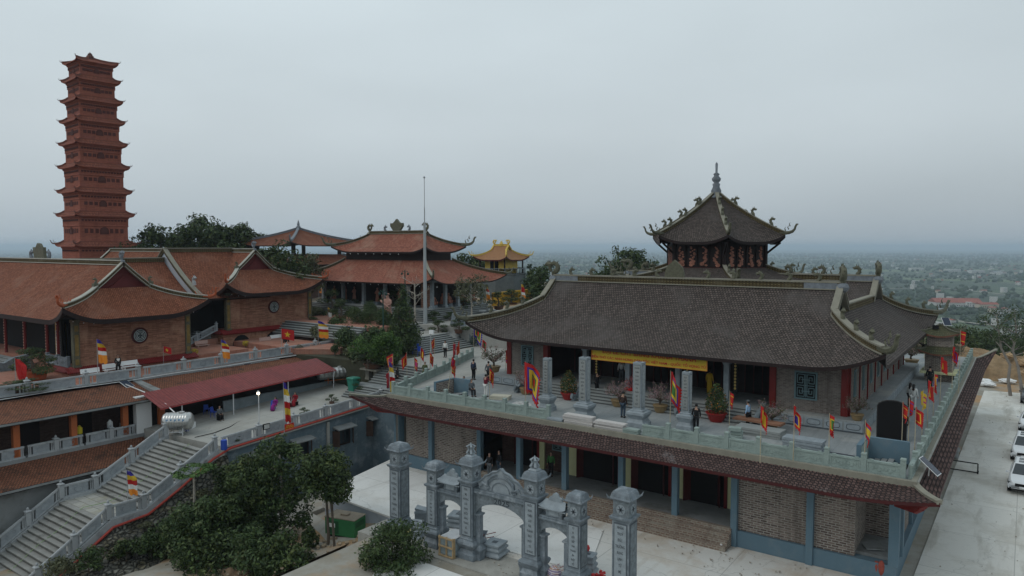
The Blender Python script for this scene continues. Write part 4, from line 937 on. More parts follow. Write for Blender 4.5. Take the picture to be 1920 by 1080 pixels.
for k in range(5):
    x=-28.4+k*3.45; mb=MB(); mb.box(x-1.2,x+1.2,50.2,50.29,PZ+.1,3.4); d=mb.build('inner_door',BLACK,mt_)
    mb=MB()
    for j in range(5):mb.box(x-1.2+j*.6-.03,x-1.2+j*.6+.03,50.14,50.2,PZ+.1,3.4)
    mb.build('door_bars',MAROON,d)
for x in(-33.7,-30.2,-12.95,-8.7):
    mb=MB(); mb.box(x-.2,x+.2,46.68,47.1,PZ,4.0); mb.build('red_pillar',REDWOOD,mt_)
mb=MB(); mb.box(-33.9,-8.5,46.7,47.0,3.7,4.0); mb.box(-33.9,-8.5,45.6,45.8,3.7,3.95); mb.build('lintel',REDWOOD,mt_)
for px in(1098,1178,1272,1363):
    p=GY(px,700,46.6); mb=MB(); mb.sq(p.x,46.6,[(.24,PZ),(.26,PZ+.1),(.17,PZ+.2),(.17,3.2),(.24,3.35),(.2,3.75)]); mb.build('stone_pillar',BLUE_STL,mt_)
cup=MB(); ck=0
for px in(1120,1290,1380):
    p=GY(px,700,46.45); mb=MB(); mb.box(p.x-.16,p.x+.16,46.3,46.42,PZ+.7,3.7); o=mb.build('couplet_board',BLACK,mt_); mb=MB()
    for k in range(9):mb.prism([(.08*math.cos(q*PI/3+k),.09*math.sin(q*PI/3+k))for q in range(6)],0,.015,lambda a,b,d,p=p,k=k:(p.x+a,46.3-d,1.75+.21*k+b))
    mb.build('gilt_characters',M('gilt',(.40,.28,.08),.5,.1),o)
lattice(mt_,-10.95,2.35,1.35,1.75,46.78); lattice(mt_,-31.95,2.35,1.15,1.65,46.78)
for k in range(8):
    y=48.7+k*2.9; mb=MB(); mb.box(-8.5,-8.42,y+1.4,y+1.52,PZ,3.95); mb.build('wall_strip',REDWOOD,mt_)
    f=MB(); f.box(-8.5,-8.45,y-.38,y+.38,PZ+.9,PZ+2.6); o=f.build('window',TEAL,mt_); f=MB(); f.box(-8.46,-8.43,y-.26,y+.26,PZ+1.02,PZ+2.48); o2=f.build('pane',M('window_teal_dark',(.05,.09,.10),.4,.2),o)
mb=MB(); mb.box(-8.52,-8.40,46.9,47.02,PZ,3.95); mb.build('wall_strip',REDWOOD,mt_)
mb=MB(); mb.box(-33.4,-8.7,46.95,70.3,3.96,4.06); mb.build('ceiling',DKWOOD,mt_)
# roofs
K=dict(tile=T_GREY,ridge=RIDGE_O,cap=RIDGE_C,gable=BLACK,a=.6,rw=.3,rh=.38)
rF=hiproof(mt_,-21.1,51.3,3.92,14.6,6.9,4.25,11.15,.72,1.15,3.9,.35,skirts=(-1,),lifts={(1,1):0,(-1,1):0},hips=((-1,-1),),tip=.85,beasts=3,bs=.55,nu=90,nv=25,**K)
rB=hiproof(mt_,-21.1,65.1,3.92,14.6,6.9,4.25,11.15,.72,1.15,3.9,.35,skirts=(-1,),lifts={(1,-1):0,(-1,-1):0},hips=((-1,1),),tip=.85,beasts=3,bs=.55,nu=60,nv=25,**K)
y0_,y1_,xe,xg,ze,Hh,VG=44.4,72.0,-6.5,-9.95,3.92,4.25,.72
def sideP(dz=0,vm=1.0):
    def P(u,j):
        v=j*VG*vm; ya,yb=y0_+6.9*v,y1_-6.9*v; y=ya+(yb-ya)*u; d=min(y-ya,yb-y); k=cornerlift(d,1,3.9); s=-1 if u<.5 else 1
        f=.35*k*(1-v)**3; return(xe+(xg-xe)*v/VG+f,y+s*f,ze+Hh*(.6*v+.4*v*v)+1.15*k*(1-v/VG)**1.2+dz)
    return P
P=sideP(); mb=MB(); mb.grid(P,70,14,lambda p,q:(p*27,q*5.5)); sr=mb.build('side_roof',T_GREY,mt_)
mb=MB(); Q=sideP(-.22,.7); mb.grid(Q,40,6,flip=True); mb.grid(lambda u,j:P(u,0)if j>.5 else Q(u,0),70,1); mb.build('eave',DKWOOD,sr)
for u in(0,1):
    pts=[P(u,t)for t in np.linspace(0.02,1,15)]; mb=MB(); mb.strip(pts,.3,.38,-.06); o=mb.build('hip_ridge',RIDGE_O,sr); mb=MB(); mb.strip(pts,.44,.1,.32); mb.strip(pts,.45,.07,-.07); mb.build('ridge_cap',RIDGE_C,o)
    d=Vector(pts[0])-Vector(pts[3]); d.z=0; mb=MB(); curl(mb,Vector(pts[0])+Vector((0,0,.2)),d,.95); mb.build('roof_ornament',OLIVE,sr)
    for k in range(3):mb=MB(); beast(mb,Vector(pts[3+4*k])+Vector((0,0,.35)),d,.6); mb.build('roof_ornament',OLIVE,sr)
zt=P(.5,1)[2]; mb=MB(); mb.strip([(xg-.05,53.0,zt),(xg-.05,63.3,zt)],.26,.5,-.1); o=mb.build('low_ridge',RIDGE_O,sr); mb=MB(); mb.strip([(xg-.05,53.2,zt),(xg-.05,63.2,zt)],.42,.1,.4); mb.build('ridge_cap',RIDGE_C,o)
for s_,cy_,H_ in((0,51.3,4.25),(0,65.1,4.25)):  # grey pierced ends of the ridges, and the figures on them
    for x_,sx in((-9.95,1),(-32.25,-1)):
        mb=MB(); mb.box(x_-sx*2.3,x_-sx*.2,cy_-.19,cy_+.19,3.92+H_-.02,3.92+H_+.44); mb.build('pierced_ridge',RIDGE_G,mt_)
        mb=MB(); mb.lathe(x_+sx*.1,cy_,[(.1,7.9),(.34,8.1),(.42,8.3),(.34,8.5),(.15,8.6)],10); o=mb.build('lotus_orb',RIDGE_G,mt_)
        mb=MB(); ridge_dragon(mb,(x_+sx*.1,cy_,8.7),(sx*.35,-.9,0)if sx>0 else(1,.2,0),.85); mb.build('dragon',OLIVE,o)
for cy_,n_,H_ in((51.3,11,8.17),(65.1,8,8.17)):
    for k in range(n_):
        x=-30.6+19.2*k/(n_-1)
        if abs(x+21.1)<1.0:continue
        mb=MB(); beast(mb,(x,cy_,H_+.35),(1 if x<-21 else-1,0,0),.62 if n_>9 else .75); mb.build('roof_ornament',OLIVE,mt_)
mb=MB()  # pierced flame medallion in the middle of the front ridge
pc=GY(1265,520,51.3); out_=[(.0,1.55),(.35,1.25),(.62,1.0),(.72,.7),(.78,.35),(.70,0),(-.70,0),(-.78,.35),(-.72,.7),(-.62,1.0),(-.35,1.25)]
mb.prism(out_,-.09,.09,lambda a,b,d:(pc.x+a,51.3+d,8.45+b)); mb.build('ridge_medallion',OLIVE,mt_)
# ================================================================= HEXAGONAL TOWER HALL
hx,hy_=GD(1343,350,66.5).x,GD(1343,350,66.5).y
th_=thing('hexagonal_pavilion','six-sided pagoda roof with gilded relief panels and a spire rising behind the main temple','pavilion',(hx,hy_,4))
view=math.atan2(-hy_,-hx); rot6=view+R(9.5)
mb=MB(); mb.lathe(hx,hy_,[(4.55,6.0),(4.55,11.5)],6,0,rot6); mb.build('wall',DKWOOD,th_)
for k in range(6):
    a0,a1=rot6+k*PI/3,rot6+(k+1)*PI/3; A=Vector((hx+4.6*math.cos(a0),hy_+4.6*math.sin(a0),0)); B_=Vector((hx+4.6*math.cos(a1),hy_+4.6*math.sin(a1),0)); u=(B_-A).normalized(); n_=Vector((u.y,-u.x,0))
    mb=MB(); mb.lathe(A.x,A.y,[(.2,8.4),(.2,11.4)],8); mb.build('corner_post',DKWOOD,th_)
    mb=MB(); mb.tube([(A.x,A.y,10.3),tuple(Vector((hx,hy_,11.35))+(A-Vector((hx,hy_,0)))*1.28)],.1,5); mb.build('brace',DKWOOD,th_)
    L_=(B_-A).length
    for j in range(4):
        c_=A+u*(L_*(.15+.233*j)); fr=MB(); fr.prism([(-.42,9.2),(.42,9.2),(.42,11.2),(-.42,11.2)],.0,.06,lambda a,b,d,c_=c_,u=u,n_=n_:(c_.x+u.x*a+n_.x*d,c_.y+u.y*a+n_.y*d,b)); o=fr.build('panel',DKWOOD,th_)
        fr=MB(); rs=random.Random(k*4+j)
        for q in range(16):
            a_c,b_c=rs.uniform(-.2,.2),9.35+.105*q; r_=rs.uniform(.07,.13)*(1.3-q/24)
            fr.prism([(a_c+r_*1.3*math.cos(w_*PI/3+q),b_c+r_*math.sin(w_*PI/3+q))for w_ in range(6)],.06,.12,lambda a,b,d,c_=c_,u=u,n_=n_:(c_.x+u.x*a+n_.x*d,c_.y+u.y*a+n_.y*d,b))
        fr.build('carving',CARVED,o)
mb=MB(); mb.lathe(hx,hy_,[(4.75,8.9),(4.75,9.15)],6,0,rot6); mb.build('sill',MAROON,th_)
ring_roof(th_,ngon(hx,hy_,6.0,6,rot6),ngon(hx,hy_,.35,6,rot6),11.4,15.7,.6,2.2,.3,.85,T_GREY,DKWOOD,RIDGE_O,RIDGE_C,.24,.30,.72,OLIVE,nuper=.35,nv=16,beasts=3,bs=.6,thick=.25)
ring_roof(th_,ngon(hx,hy_,9.5,6,rot6),ngon(hx,hy_,4.7,6,rot6),7.7,9.12,.4,2.6,.3,.7,T_GREY,DKWOOD,RIDGE_O,RIDGE_C,.24,.30,.95,OLIVE,nuper=.35,nv=12,beasts=2,bs=.6,name='lower_roof')
mb=MB(); mb.lathe(hx,hy_,[(.62,15.45),(.62,15.6),(.35,15.75),(.48,16.1),(.30,16.5),(.36,16.75),(.2,16.85),(.38,17.05),(.42,17.25),(.2,17.5),(.3,17.65),(.1,17.8),(.12,18.6),(.02,18.75)],12); mb.build('spire',RIDGE_G,th_,smooth=True)
# ================================================================= TERRACE BALUSTRADES
balustrade('green-grey carved stone balustrade along the left half of the terrace front edge',[(-38.1,38.1,0),(-24.4,38.1,0)],1.72,GREEN_ST,GREEN_ST,'G',.98,rail_h=.66,w_=.12)
balustrade('green-grey carved stone balustrade along the right half of the terrace front edge',[(-18.0,38.1,0),(-4.45,38.1,0)],1.69,GREEN_ST,GREEN_ST,'G',.98,rail_h=.66,w_=.12,skippost=(0,))
balustrade('green-grey stone balustrade running back along the right terrace edge behind the flags',[(-4.15,38.1,0),(-4.15,83.6,0)],1.72,GREEN_ST,GREEN_ST,'G',.98,rail_h=.66,w_=.12,skippost=(0,))
balustrade('green-grey stone balustrade running back from the left terrace corner beside the steps',[(-38.2,38.3,0),(-41.3,47.5,0),(-44.6,55.6,0)],1.9,GREEN_ST,GREEN_ST,'G',.98,rail_h=.66,w_=.12,skippost=(0,))
mb=MB(); mb.add([(-38.2,38.3,0),(-38.1,60,0),(-49.1,60,0),(-44.7,55.7,0),(-41.4,47.5,0)],[(0,1,2,3,4)][:1]);
pave('plaza',[(-38.1,38.3),(-38.1,104),(-49.2,104),(-49.2,48.4),(-41.55,48.4)],-.004,P_PLAZA,7)
# ================================================================= STEPS BETWEEN THE LEVELS
MZ=lambda y:-3.38+(y-28.5)*.05  # the middle terrace climbs gently
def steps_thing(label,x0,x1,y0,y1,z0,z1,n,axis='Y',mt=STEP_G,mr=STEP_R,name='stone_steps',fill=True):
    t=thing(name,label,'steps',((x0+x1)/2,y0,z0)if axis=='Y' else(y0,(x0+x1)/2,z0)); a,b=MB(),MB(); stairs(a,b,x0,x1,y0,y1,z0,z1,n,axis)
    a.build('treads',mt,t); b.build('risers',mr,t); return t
steps_thing('lower flight of wide grey steps beside the green bin',-50.2,-38.6,43.6,44.9,-2.64,-1.6,6)
pave('steps_landing',[(-50.2,44.8),(-38.6,44.8),(-38.6,46.0),(-50.2,46.0)],-1.602,P_GREY,1.2)
steps_thing('wide flight of grey steps climbing to the plaza behind the red festival flags',-49.2,-40.4,46.0,48.4,-1.6,-.005,9)
steps_thing('tall flight of pale steps with a carved grey side wall rising from the plaza',53.6,61.8,-49.3,-52.4,.0,1.4,9,'X')
pave('upper_plaza',[(-52.4,52),(-52.4,90),(-55.6,90),(-55.6,52)],1.396,P_PLAZA,1.6)
steps_thing('short flight of grey steps behind the tall flagpole',58,80,-55.6,-56.8,1.4,2.2,4,'X')
pave('upper_landing',[(-56.8,58),(-56.8,90),(-58.6,90),(-58.6,58)],2.196,P_PLAZA,2.4)
steps_thing('long flight of grey steps along the right flank of the statue temple',62,76,-56.9,-58.5,2.2,3.4,6,'X')
steps_thing('long flight of grey steps below the front columns of the statue temple',-80,-58.6,62.6,64.2,2.2,3.4,6)
pave('temple_court',[(-80,54),(-57.2,54),(-57.2,62.4),(-80,62.4)],2.19,P_RED,2.4)
steps_thing('low grey steps between the garden bushes and the statue court',-78,-58,51.6,54.0,.9,2.19,6)
pave('garden_court',[(-80,46.5),(-60.4,46.5),(-56.5,49),(-56.5,51.6),(-80,51.6)],.55,P_RED,1)
pave('garden_bed',[(-60.2,46.4),(-49.3,47.6),(-49.25,64),(-56.5,64)],.02,M('garden_earth',(.055,.055,.035),.95,.4,1,bm=.5),3.5)
mb=MB()  # carved stone stair wall in wave shapes
rs=random.Random(4); pts=[(-49.0,.35)]+[(-49.2-.30*k,.75+.25*k+.16*math.sin(k*2.0))for k in range(12)]+[(-53.0,1.3),(-49.0,0)]
mb.prism(pts,61.8,62.5,lambda a,b,d:(a,d,b)); o=mb.build('carved_stair_wall',BLUE_STC); tag(o,'wavy carved blue-grey stone wall sloping down beside the tall pale steps','stair wall')
# ================================================================= UPPER LEFT TERRACE
pave('red_tiled_terrace',[(-140,-6),(-60.3,-6),(-60.3,30),(-61.3,57),(-80,57),(-80,100),(-140,100)],-.002,P_RED,9.0)
balustrade('weathered white stone balustrade along the upper red-tiled terrace in front of the left brick gable',[(-60.55,14,0),(-60.35,30.5,0)],3.9,WHITE_ST,WHITE_ST2,'W',1.2)
balustrade('weathered white stone balustrade along the upper terrace below the second brick gable',[(-60.5,30.9,0),(-61.3,57,0)],3.6,WHITE_ST,WHITE_ST2,'W',1.2,skippost=(0,))
balustrade('short white balustrade turning back over the garden at the far end of the upper terrace',[(-61.3,57.3,0),(-57.3,60.5,0)],2.4,WHITE_ST,WHITE_ST2,'W',1.1,skippost=(0,))
def gallery():
    t=thing('gallery_building','red-brick gallery below the upper terrace with orange columns and two strips of old tiled roof','gallery',(-60.4,10,-9))
    mb=MB(); mb.box(-60.36,-60.3,-5,57,-.45,.0); mb.build('terrace_edge',WHITE_ST,t)
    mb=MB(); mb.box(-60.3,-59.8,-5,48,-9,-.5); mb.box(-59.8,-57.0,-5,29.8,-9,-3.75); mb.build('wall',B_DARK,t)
    mb=MB(); mb.box(-59.8,-56.2,-5,30.2,-3.95,-3.70); mb.build('walkway',CONC_D,t)
    for k in range(7):
        y=5.2+k*3.7
        if y<28.5:mb=MB(); mb.box(-56.75,-56.35,y-.2,y+.2,-3.7,-1.15); mb.box(-56.9,-56.2,y-.12,y+.12,-1.45,-1.1); mb.build('column',RUSTY,t)
    mb=MB(); mb.box(-56.8,-56.3,28.2,29.4,-3.7,-.8); mb.build('white_pier',WHITEP,t)
    mb=MB(); mb.box(-56.7,-56.3,30.0,30.5,-3.7,-.8); mb.build('column',RUSTY,t)
    for y0 in(9,12.6,17.3,21.0,24.7):
        mb=MB(); mb.box(-59.85,-59.7,y0,y0+1.7,-3.7,-1.3); mb.build('door',DKWOOD if y0>13 else RUSTY,t)
    def strip_roof(name,y0,y1,xi,xo,zi,zo,m,th=.1,saw=.02):
        mb=MB(); n=int((y1-y0)/.3)
        mb.grid(lambda u,v:(xo+(xi-xo)*v,y0+(y1-y0)*u,zo+(zi-zo)*v-.12*math.sin(PI*v)+saw*abs(math.sin(PI*u*n))),n*4,6,lambda p,q:(p*(y1-y0),q*abs(xo-xi)))
        o=mb.build(name,m,t); mb=MB(); mb.box(xo-.05,xo+.06,y0,y1,zo-th-.06,zo-.03); mb.build('fascia',CONC_D,o)
        mb=MB(); mb.grid(lambda u,v:(xo+(xi-xo)*v,y0+(y1-y0)*u,zo+(zi-zo)*v-.22),2,2,flip=True); mb.build('eave',DKWOOD,o); return o
    strip_roof('upper_tiled_strip',-5,30.0,-60.1,-55.6,-.25,-.95,T_OLD); strip_roof('middle_tiled_strip',30.6,48.5,-60.2,-56.4,-.25,-.85,T_OLD)
    strip_roof('lower_tiled_roof',-5,28.6,-56.3,-52.9,-3.95,-4.75,T_OLD)
    mb=MB(); mb.prism([(-60.2,-.2),(-55.5,-.8),(-55.3,-1.0),(-60.2,-.55)],30.0,30.6,lambda a,b,d:(a,d,b)); mb.build('valley_concrete',CONC_D,t)
    mb=MB(); mb.box(-57.0,-53.6,-5,28,-9,-5.0); mb.build('lower_wall',CONC_D,t)
    return t
gallery()
balustrade('white panelled balustrade between the orange gallery columns',[(-56.4,5.2,-3.7),(-56.4,28.2,-3.7)],1.85,WHITE_ST,WHITE_ST2,'W',1.1,rail_h=.78,skippost=tuple(range(0,13,2)))
for k,(y,c,nm,lb)in enumerate(((24.4,'yellow','plastic_tub','yellow plastic tub behind the gallery balustrade'),(26.6,'white','water_bottle','white and blue water canister behind the gallery balustrade'))):
    mb=MB(); mb.lathe(-57.2,y,[(.16,-3.0),(.2,-2.95),(.2,-2.55),(.1,-2.45),(.06,-2.35)],12); mb.box(-57.5,-56.9,y-.3,y+.3,-3.7,-3.0,1); o=mb.build(nm,[PLASTIC[c],DKWOOD]); tag(o,lb,'container')
mb=MB(); mb.box(-64,-60.3,44.5,62,-9,-.05); mb.add([(-60.25,40,-4),(-60.25,62,-4),(-60.25,62,-.3),(-60.25,40,-.3)],[(0,1,2,3)]); o=mb.build('retaining_wall',ROCK); tag(o,'dark rocky retaining wall behind the tin canopy and the long steel tank','retaining wall')
# the red halls ----------------------------------------------------
def gable_hall(name,label,xw,ya,yb,xl,z0,zw,ze,zr,tipx,ya2,yb2,base,arches=False,win=True,gabx=None,colx=()):
    yc=(ya+yb)/2; t=thing(name,label,'temple hall',(xw,yc,0))
    mb=MB(); mb.box(xw-.3,xw,ya,yb,z0,zw+.35); mb.box(xl,xw-.3,yb-.3,yb,z0,zw+.3); mb.build('wall',B_RED,t); mb=MB(); mb.box(xl,xw-3,ya+2.6,ya+2.9,z0,zw+.3); mb.box(xw-3.0,xw-2.7,ya+.2,ya+2.6,z0,zw+.2); mb.build('porch_wall',BLACK,t)  # porch wall is black: the shade inside the porch is in its colour
    mb=MB(); mb.box(xl,xw+.35,ya-.6,yb+.6,-.02,z0-.28); b_=mb.build('base',B_RED if arches else P_RED,t)
    if arches:
        for k in range(3):
            y=ya+1.6+(yb-ya-3)*k/2; mb=MB(); mb.prism([(y+1.1*math.cos(PI*q/8),.0+1.15*math.sin(PI*q/8))for q in range(9)],xw+.30,xw+.37,lambda a,b,d:(d,a,b)); mb.build('arch_opening',BLACK,b_)
    mb=MB()
    n=int((yb-ya+1.4)/.16)
    for k in range(n):  # little red tiled apron under the wall
        y=ya-.7+.16*k; mb.tube([(xw+.02,y,z0),(xw+.62,y,z0-.38)],.075,6)
    for k in range(22):
        x=xw-.16*k; mb.tube([(x,ya-.1,z0),(x,ya-.72,z0-.38)],.075,6)
    mb.build('tile_apron',M('red_glazed_tiles',(.20,.02,.02),.5,.2),t)
    mb=MB(); mb.box(xl,xw+.08,ya+.0,ya+2.5,z0-.28,z0); mb.build('porch_floor',P_RED,t)
    for y,m in((ya-.02,0),(yb-.45,0)):
        mb=MB(); mb.box(xw-.35,xw+.12,y,y+.5,z0,zw+.25); p=mb.build('corner_pilaster',OLIVE,t); mb=MB()
        for a,b in((.2,.7),(1.0,2.8),(3.1,3.6)):mb.box(xw+.12,xw+.15,y+.1,y+.4,z0+a,z0+b)
        mb.build('relief',YELLOWP if 0 else M('ochre_relief',(.22,.15,.045),.7,.3,4),p)
        mb=MB(); mb.box(xw-.42,xw+.2,y-.07,y+.57,zw+.1,zw+.35); mb.box(xw-.42,xw+.2,y-.07,y+.57,z0-.01,z0+.16); mb.build('moulding',OLIVE,p)
    if win:
        y,z=yc+.4,z0+2.2; o=MB(); o.prism([(y+.75*math.cos(q*PI/12),z+.75*math.sin(q*PI/12))for q in range(24)],xw,xw+.1,lambda a,b,d:(d,a,b)); wd=o.build('round_window',MAROON,t)
        o=MB(); o.prism([(y+.6*math.cos(q*PI/12),z+.6*math.sin(q*PI/12))for q in range(24)],xw+.1,xw+.12,lambda a,b,d:(d,a,b)); o.build('pane',M('dark_teal_disc',(.03,.045,.05),.5,.2),wd); o=MB()
        for r_ in(.54,.40,.26):o.tube([(xw+.14,y+r_*math.cos(q*PI/12),z+r_*math.sin(q*PI/12))for q in range(25)],.035,4)
        for q in range(4):a=PI/4+q*PI/2; o.tube([(xw+.14,y+.1*math.cos(a),z+.1*math.sin(a)),(xw+.14,y+.52*math.cos(a),z+.52*math.sin(a))],.03,4)
        o.build('tracery',M('pale_tracery',(.32,.36,.36),.6,.1),wd)
    for x in colx:
        o=MB(); o.lathe(x,ya+.3,[(.16,z0),(.13,z0+.2),(.13,zw+.2)],10); c_=o.build('red_column',REDWOOD,t); o=MB()
        for k in range(12):o.box(x-.05,x+.05,ya+.14,ya+.175,z0+.45+.27*k,z0+.6+.27*k)
        o.build('pale_characters',M('pale_pink',(.45,.25,.2),.7,.1),c_)
    hx_=(tipx-xl)/2; cx_=(tipx+xl)/2; cy_=(ya2+yb2)/2; hy2=(yb2-ya2)/2; gx=gabx or xw-1.0
    r=hiproof(t,cx_,cy_,ze,hx_,hy2,zr-ze,gx-cx_,.62,1.25,3.6,.35,T_RED,RIDGE_O,RIDGE_W,DKWOOD,M('gable_red',(.10,.013,.013),.6,.2),0,.68,.25,.32,OLIVE,.75,thick=.42,skirts=(1,),lifts={(-1,1):0,(-1,-1):0},tipm=TERRA,nu=70,nv=22,hips=((1,1),(1,-1)))
    mb=MB()  # string of small white lamps under the eave
    for k in range(14):
        y=ya2+.8+(yb2-ya2-1.6)*k/13; mb.lathe(tipx-.5,y,[(.01,ze-.42+cornerlift(min(y-ya2,yb2-y),.6,3.6)),(.05,ze-.37+cornerlift(min(y-ya2,yb2-y),.6,3.6)),(.01,ze-.32+cornerlift(min(y-ya2,yb2-y),.6,3.6))],6)
    for k in range(10):mb.lathe(tipx-3-.8*k,ya2+.5,[(.01,ze-.42),(.05,ze-.37),(.01,ze-.32)],6)
    mb.build('lamp_string',WHITEP,t)
    mb=MB(); mb.lathe(gx,cy_,[(.16,zr+.2),(.2,zr+.3),(.1,zr+.42)],8); ridge_dragon(mb,(gx-.2,cy_,zr+.55),(-1,0,0),.55); mb.build('roof_ornament',RIDGE_G,t)
    for s in(1,-1):mb=MB(); mb.box(gx-.2,gx+.2,cy_+s*hy2*.40-.2,cy_+s*hy2*.40+.2,ze+(zr-ze)*.53,ze+(zr-ze)*.53+.55); beast(mb,(gx,cy_+s*hy2*.40,ze+(zr-ze)*.53+.5),(0,s,0),.45); mb.build('roof_ornament',OLIVE,t)
    return t,r
hA,rA=gable_hall('brick_hall','nearest long red-tiled hall with a brick gable and round tracery window behind white benches',-66.0,27.9,38.4,-118,.64,4.4,4.75,9.35,-64.2,26.6,38.9,0,colx=(-69.6,-71.8,-76.6,-81.1,-85.6))
mb=MB(); p=GY(75,480,33); mb.prism([(-1.5,0),(-1.7,.8),(-1.9,1.9),(-1.3,1.5),(-.8,2.0),(-.3,2.5),(.3,2.4),(.8,1.9),(1.3,1.6),(1.6,1.9),(1.7,.9),(1.9,.4),(2.0,0)],-.15,.15,lambda a,b,d:(p.x+a*.72,33+d,9.55+b*.72)); mb.build('ridge_medallion',OLIVE,hA)
for dx in(-2.1,2.1):mb=MB(); beast(mb,(p.x+dx,33,9.6),(1 if dx<0 else-1,0,0),.85); mb.build('roof_ornament',RIDGE_G,hA)
hB,rB2=gable_hall('brick_hall','farther red-tiled hall with a brick gable over dark arches above the row of benches',-71.5,45.9,57.4,-112,1.75,5.5,5.8,10.35,-69.7,45.0,57.3,0,arches=True,gabx=-73.6)
mb=MB(); mb.box(-118,-66.2,28,45,-.02,.3); mb.box(-112,-72.2,38.4,45.9,.3,.9);
tc_=thing('connecting_roof','red-tiled connecting roofs with a white stepped gable between the two brick halls','roof',(-78,40,0))
mb.build('floor',P_RED,tc_)
mb=MB(); mb.box(-84,-75,36,48,.9,5.0); mb.build('wall',BLACK,tc_)
def saddle(par,y0,y1,xc,hw,ze,zr,endw=None):
    mb=MB()
    for s in(1,-1):mb.grid(lambda u,v,s=s:(xc+s*hw*(1-v),y0+(y1-y0)*u,ze+(zr-ze)*(.7*v+.3*v*v)),12,12,lambda p,q:(p*(y1-y0),q*hw*1.25),flip=s<0)
    o=mb.build('roof',T_RED,par); mb=MB(); mb.strip([(xc,y0,zr),(xc,y1,zr)],.3,.4,-.05); q=mb.build('main_ridge',RIDGE_O,o); mb=MB(); mb.strip([(xc,y0,zr),(xc,y1,zr)],.44,.1,.35); mb.build('ridge_cap',RIDGE_C,q)
    if endw:
        pr=[(xc+s*hw*(1-v),ze+(zr-ze)*(.7*v+.3*v*v))for s,vs in((1,np.linspace(0,1,8)),(-1,np.linspace(1,0,8)))for v in vs]
        mb=MB(); mb.prism(pr,y0+.1,y0+.35,lambda a,b,d:(a,d,b-.03)); mb.build('gable',endw,o)
        for s in(1,-1):
            pts=[(xc+s*hw*(1-v),y0+.12,ze+(zr-ze)*(.7*v+.3*v*v))for v in np.linspace(0,1,9)]
            mb=MB(); mb.strip(pts,.34,.4,-.02); q=mb.build('gable_ridge',RIDGE_O,o); mb=MB(); mb.strip(pts,.5,.1,.38); mb.build('ridge_cap',RIDGE_C,q)
    mb=MB(); mb.box(xc-hw+.1,xc+hw-.1,y0+.3,y1,ze-.25,ze-.15); mb.build('eave',DKWOOD,o); return o
saddle(tc_,32.9,42.6,-78,6.2,5.2,9.35); saddle(tc_,42.6,51.3,-78,7.0,5.4,10.4,M('lime_white_gable',(.42,.45,.50),.8,.08))
mb=MB(); beast(mb,(-72.2,42.7,6.9),(1,0,0),.8); mb.build('roof_ornament',WHITE_ST,tc_)
steps_thing('grey steps leading up into the dark passage between the brick halls',-76.5,-72.4,40.8,44.6,.0,1.6,9)
for i,(p0,p1)in enumerate((((-72.0,40.4,0),(-72.0,45.0,1.75)),((-77.0,40.4,0),(-77.0,45.0,1.75)))):
    balustrade(('right' if i==0 else 'left')+' grey stone railing sloping up beside the steps between the brick halls',[p0,p1],2.3,BLUE_STL,BLUE_STC,'W',1.0,rail_h=.7,w_=.11)
# poster board and carved things by the first hall
mb=MB(); mb.box(-70.75,-68.7,28.45,28.52,1.2,4.2); o=mb.build('notice_board',YELLOWP); tag(o,'tall notice board with yellow top and small blue pictures in the left hall porch','notice board')
mb=MB()
for k in range(9):
    for j in range(5):
        if(k*7+j*3)%6:mb.box(-70.6+.38*j,-70.6+.38*j+.33,28.42,28.45,1.35+.24*k,1.35+.24*k+.13)
mb.build('pictures',M('notice_blue',(.16,.25,.36),.6,.5,8),o); mb=MB(); mb.box(-70.65,-68.8,28.43,28.448,1.25,3.5); mb.build('white_sheet',WHITEP,o)
balustrade('short dark stone railing with round holes at the left hall porch corner',[(-70.6,27.7,.64),(-66.6,27.7,.64)],2,BLUE_ST,BLUE_ST,'G',.95,rail_h=.8,w_=.13)
steps_thing('dark stone steps at the far left in front of the red columns',-84,-73.6,24.6,27.3,-.001,.64,5,mt=CONC_D)
mb=MB(); mb.prism([(24.0,0),(23.9,.5),(24.4,.9),(25.2,.7),(26.0,1.1),(27.3,1.3),(27.3,0)],-73.6,-73.1,lambda a,b,d:(d,a,b)); o=mb.build('dragon_stair_wall',BLUE_STC); tag(o,'dark carved dragon stair wall beside the steps at the far left','stair wall')
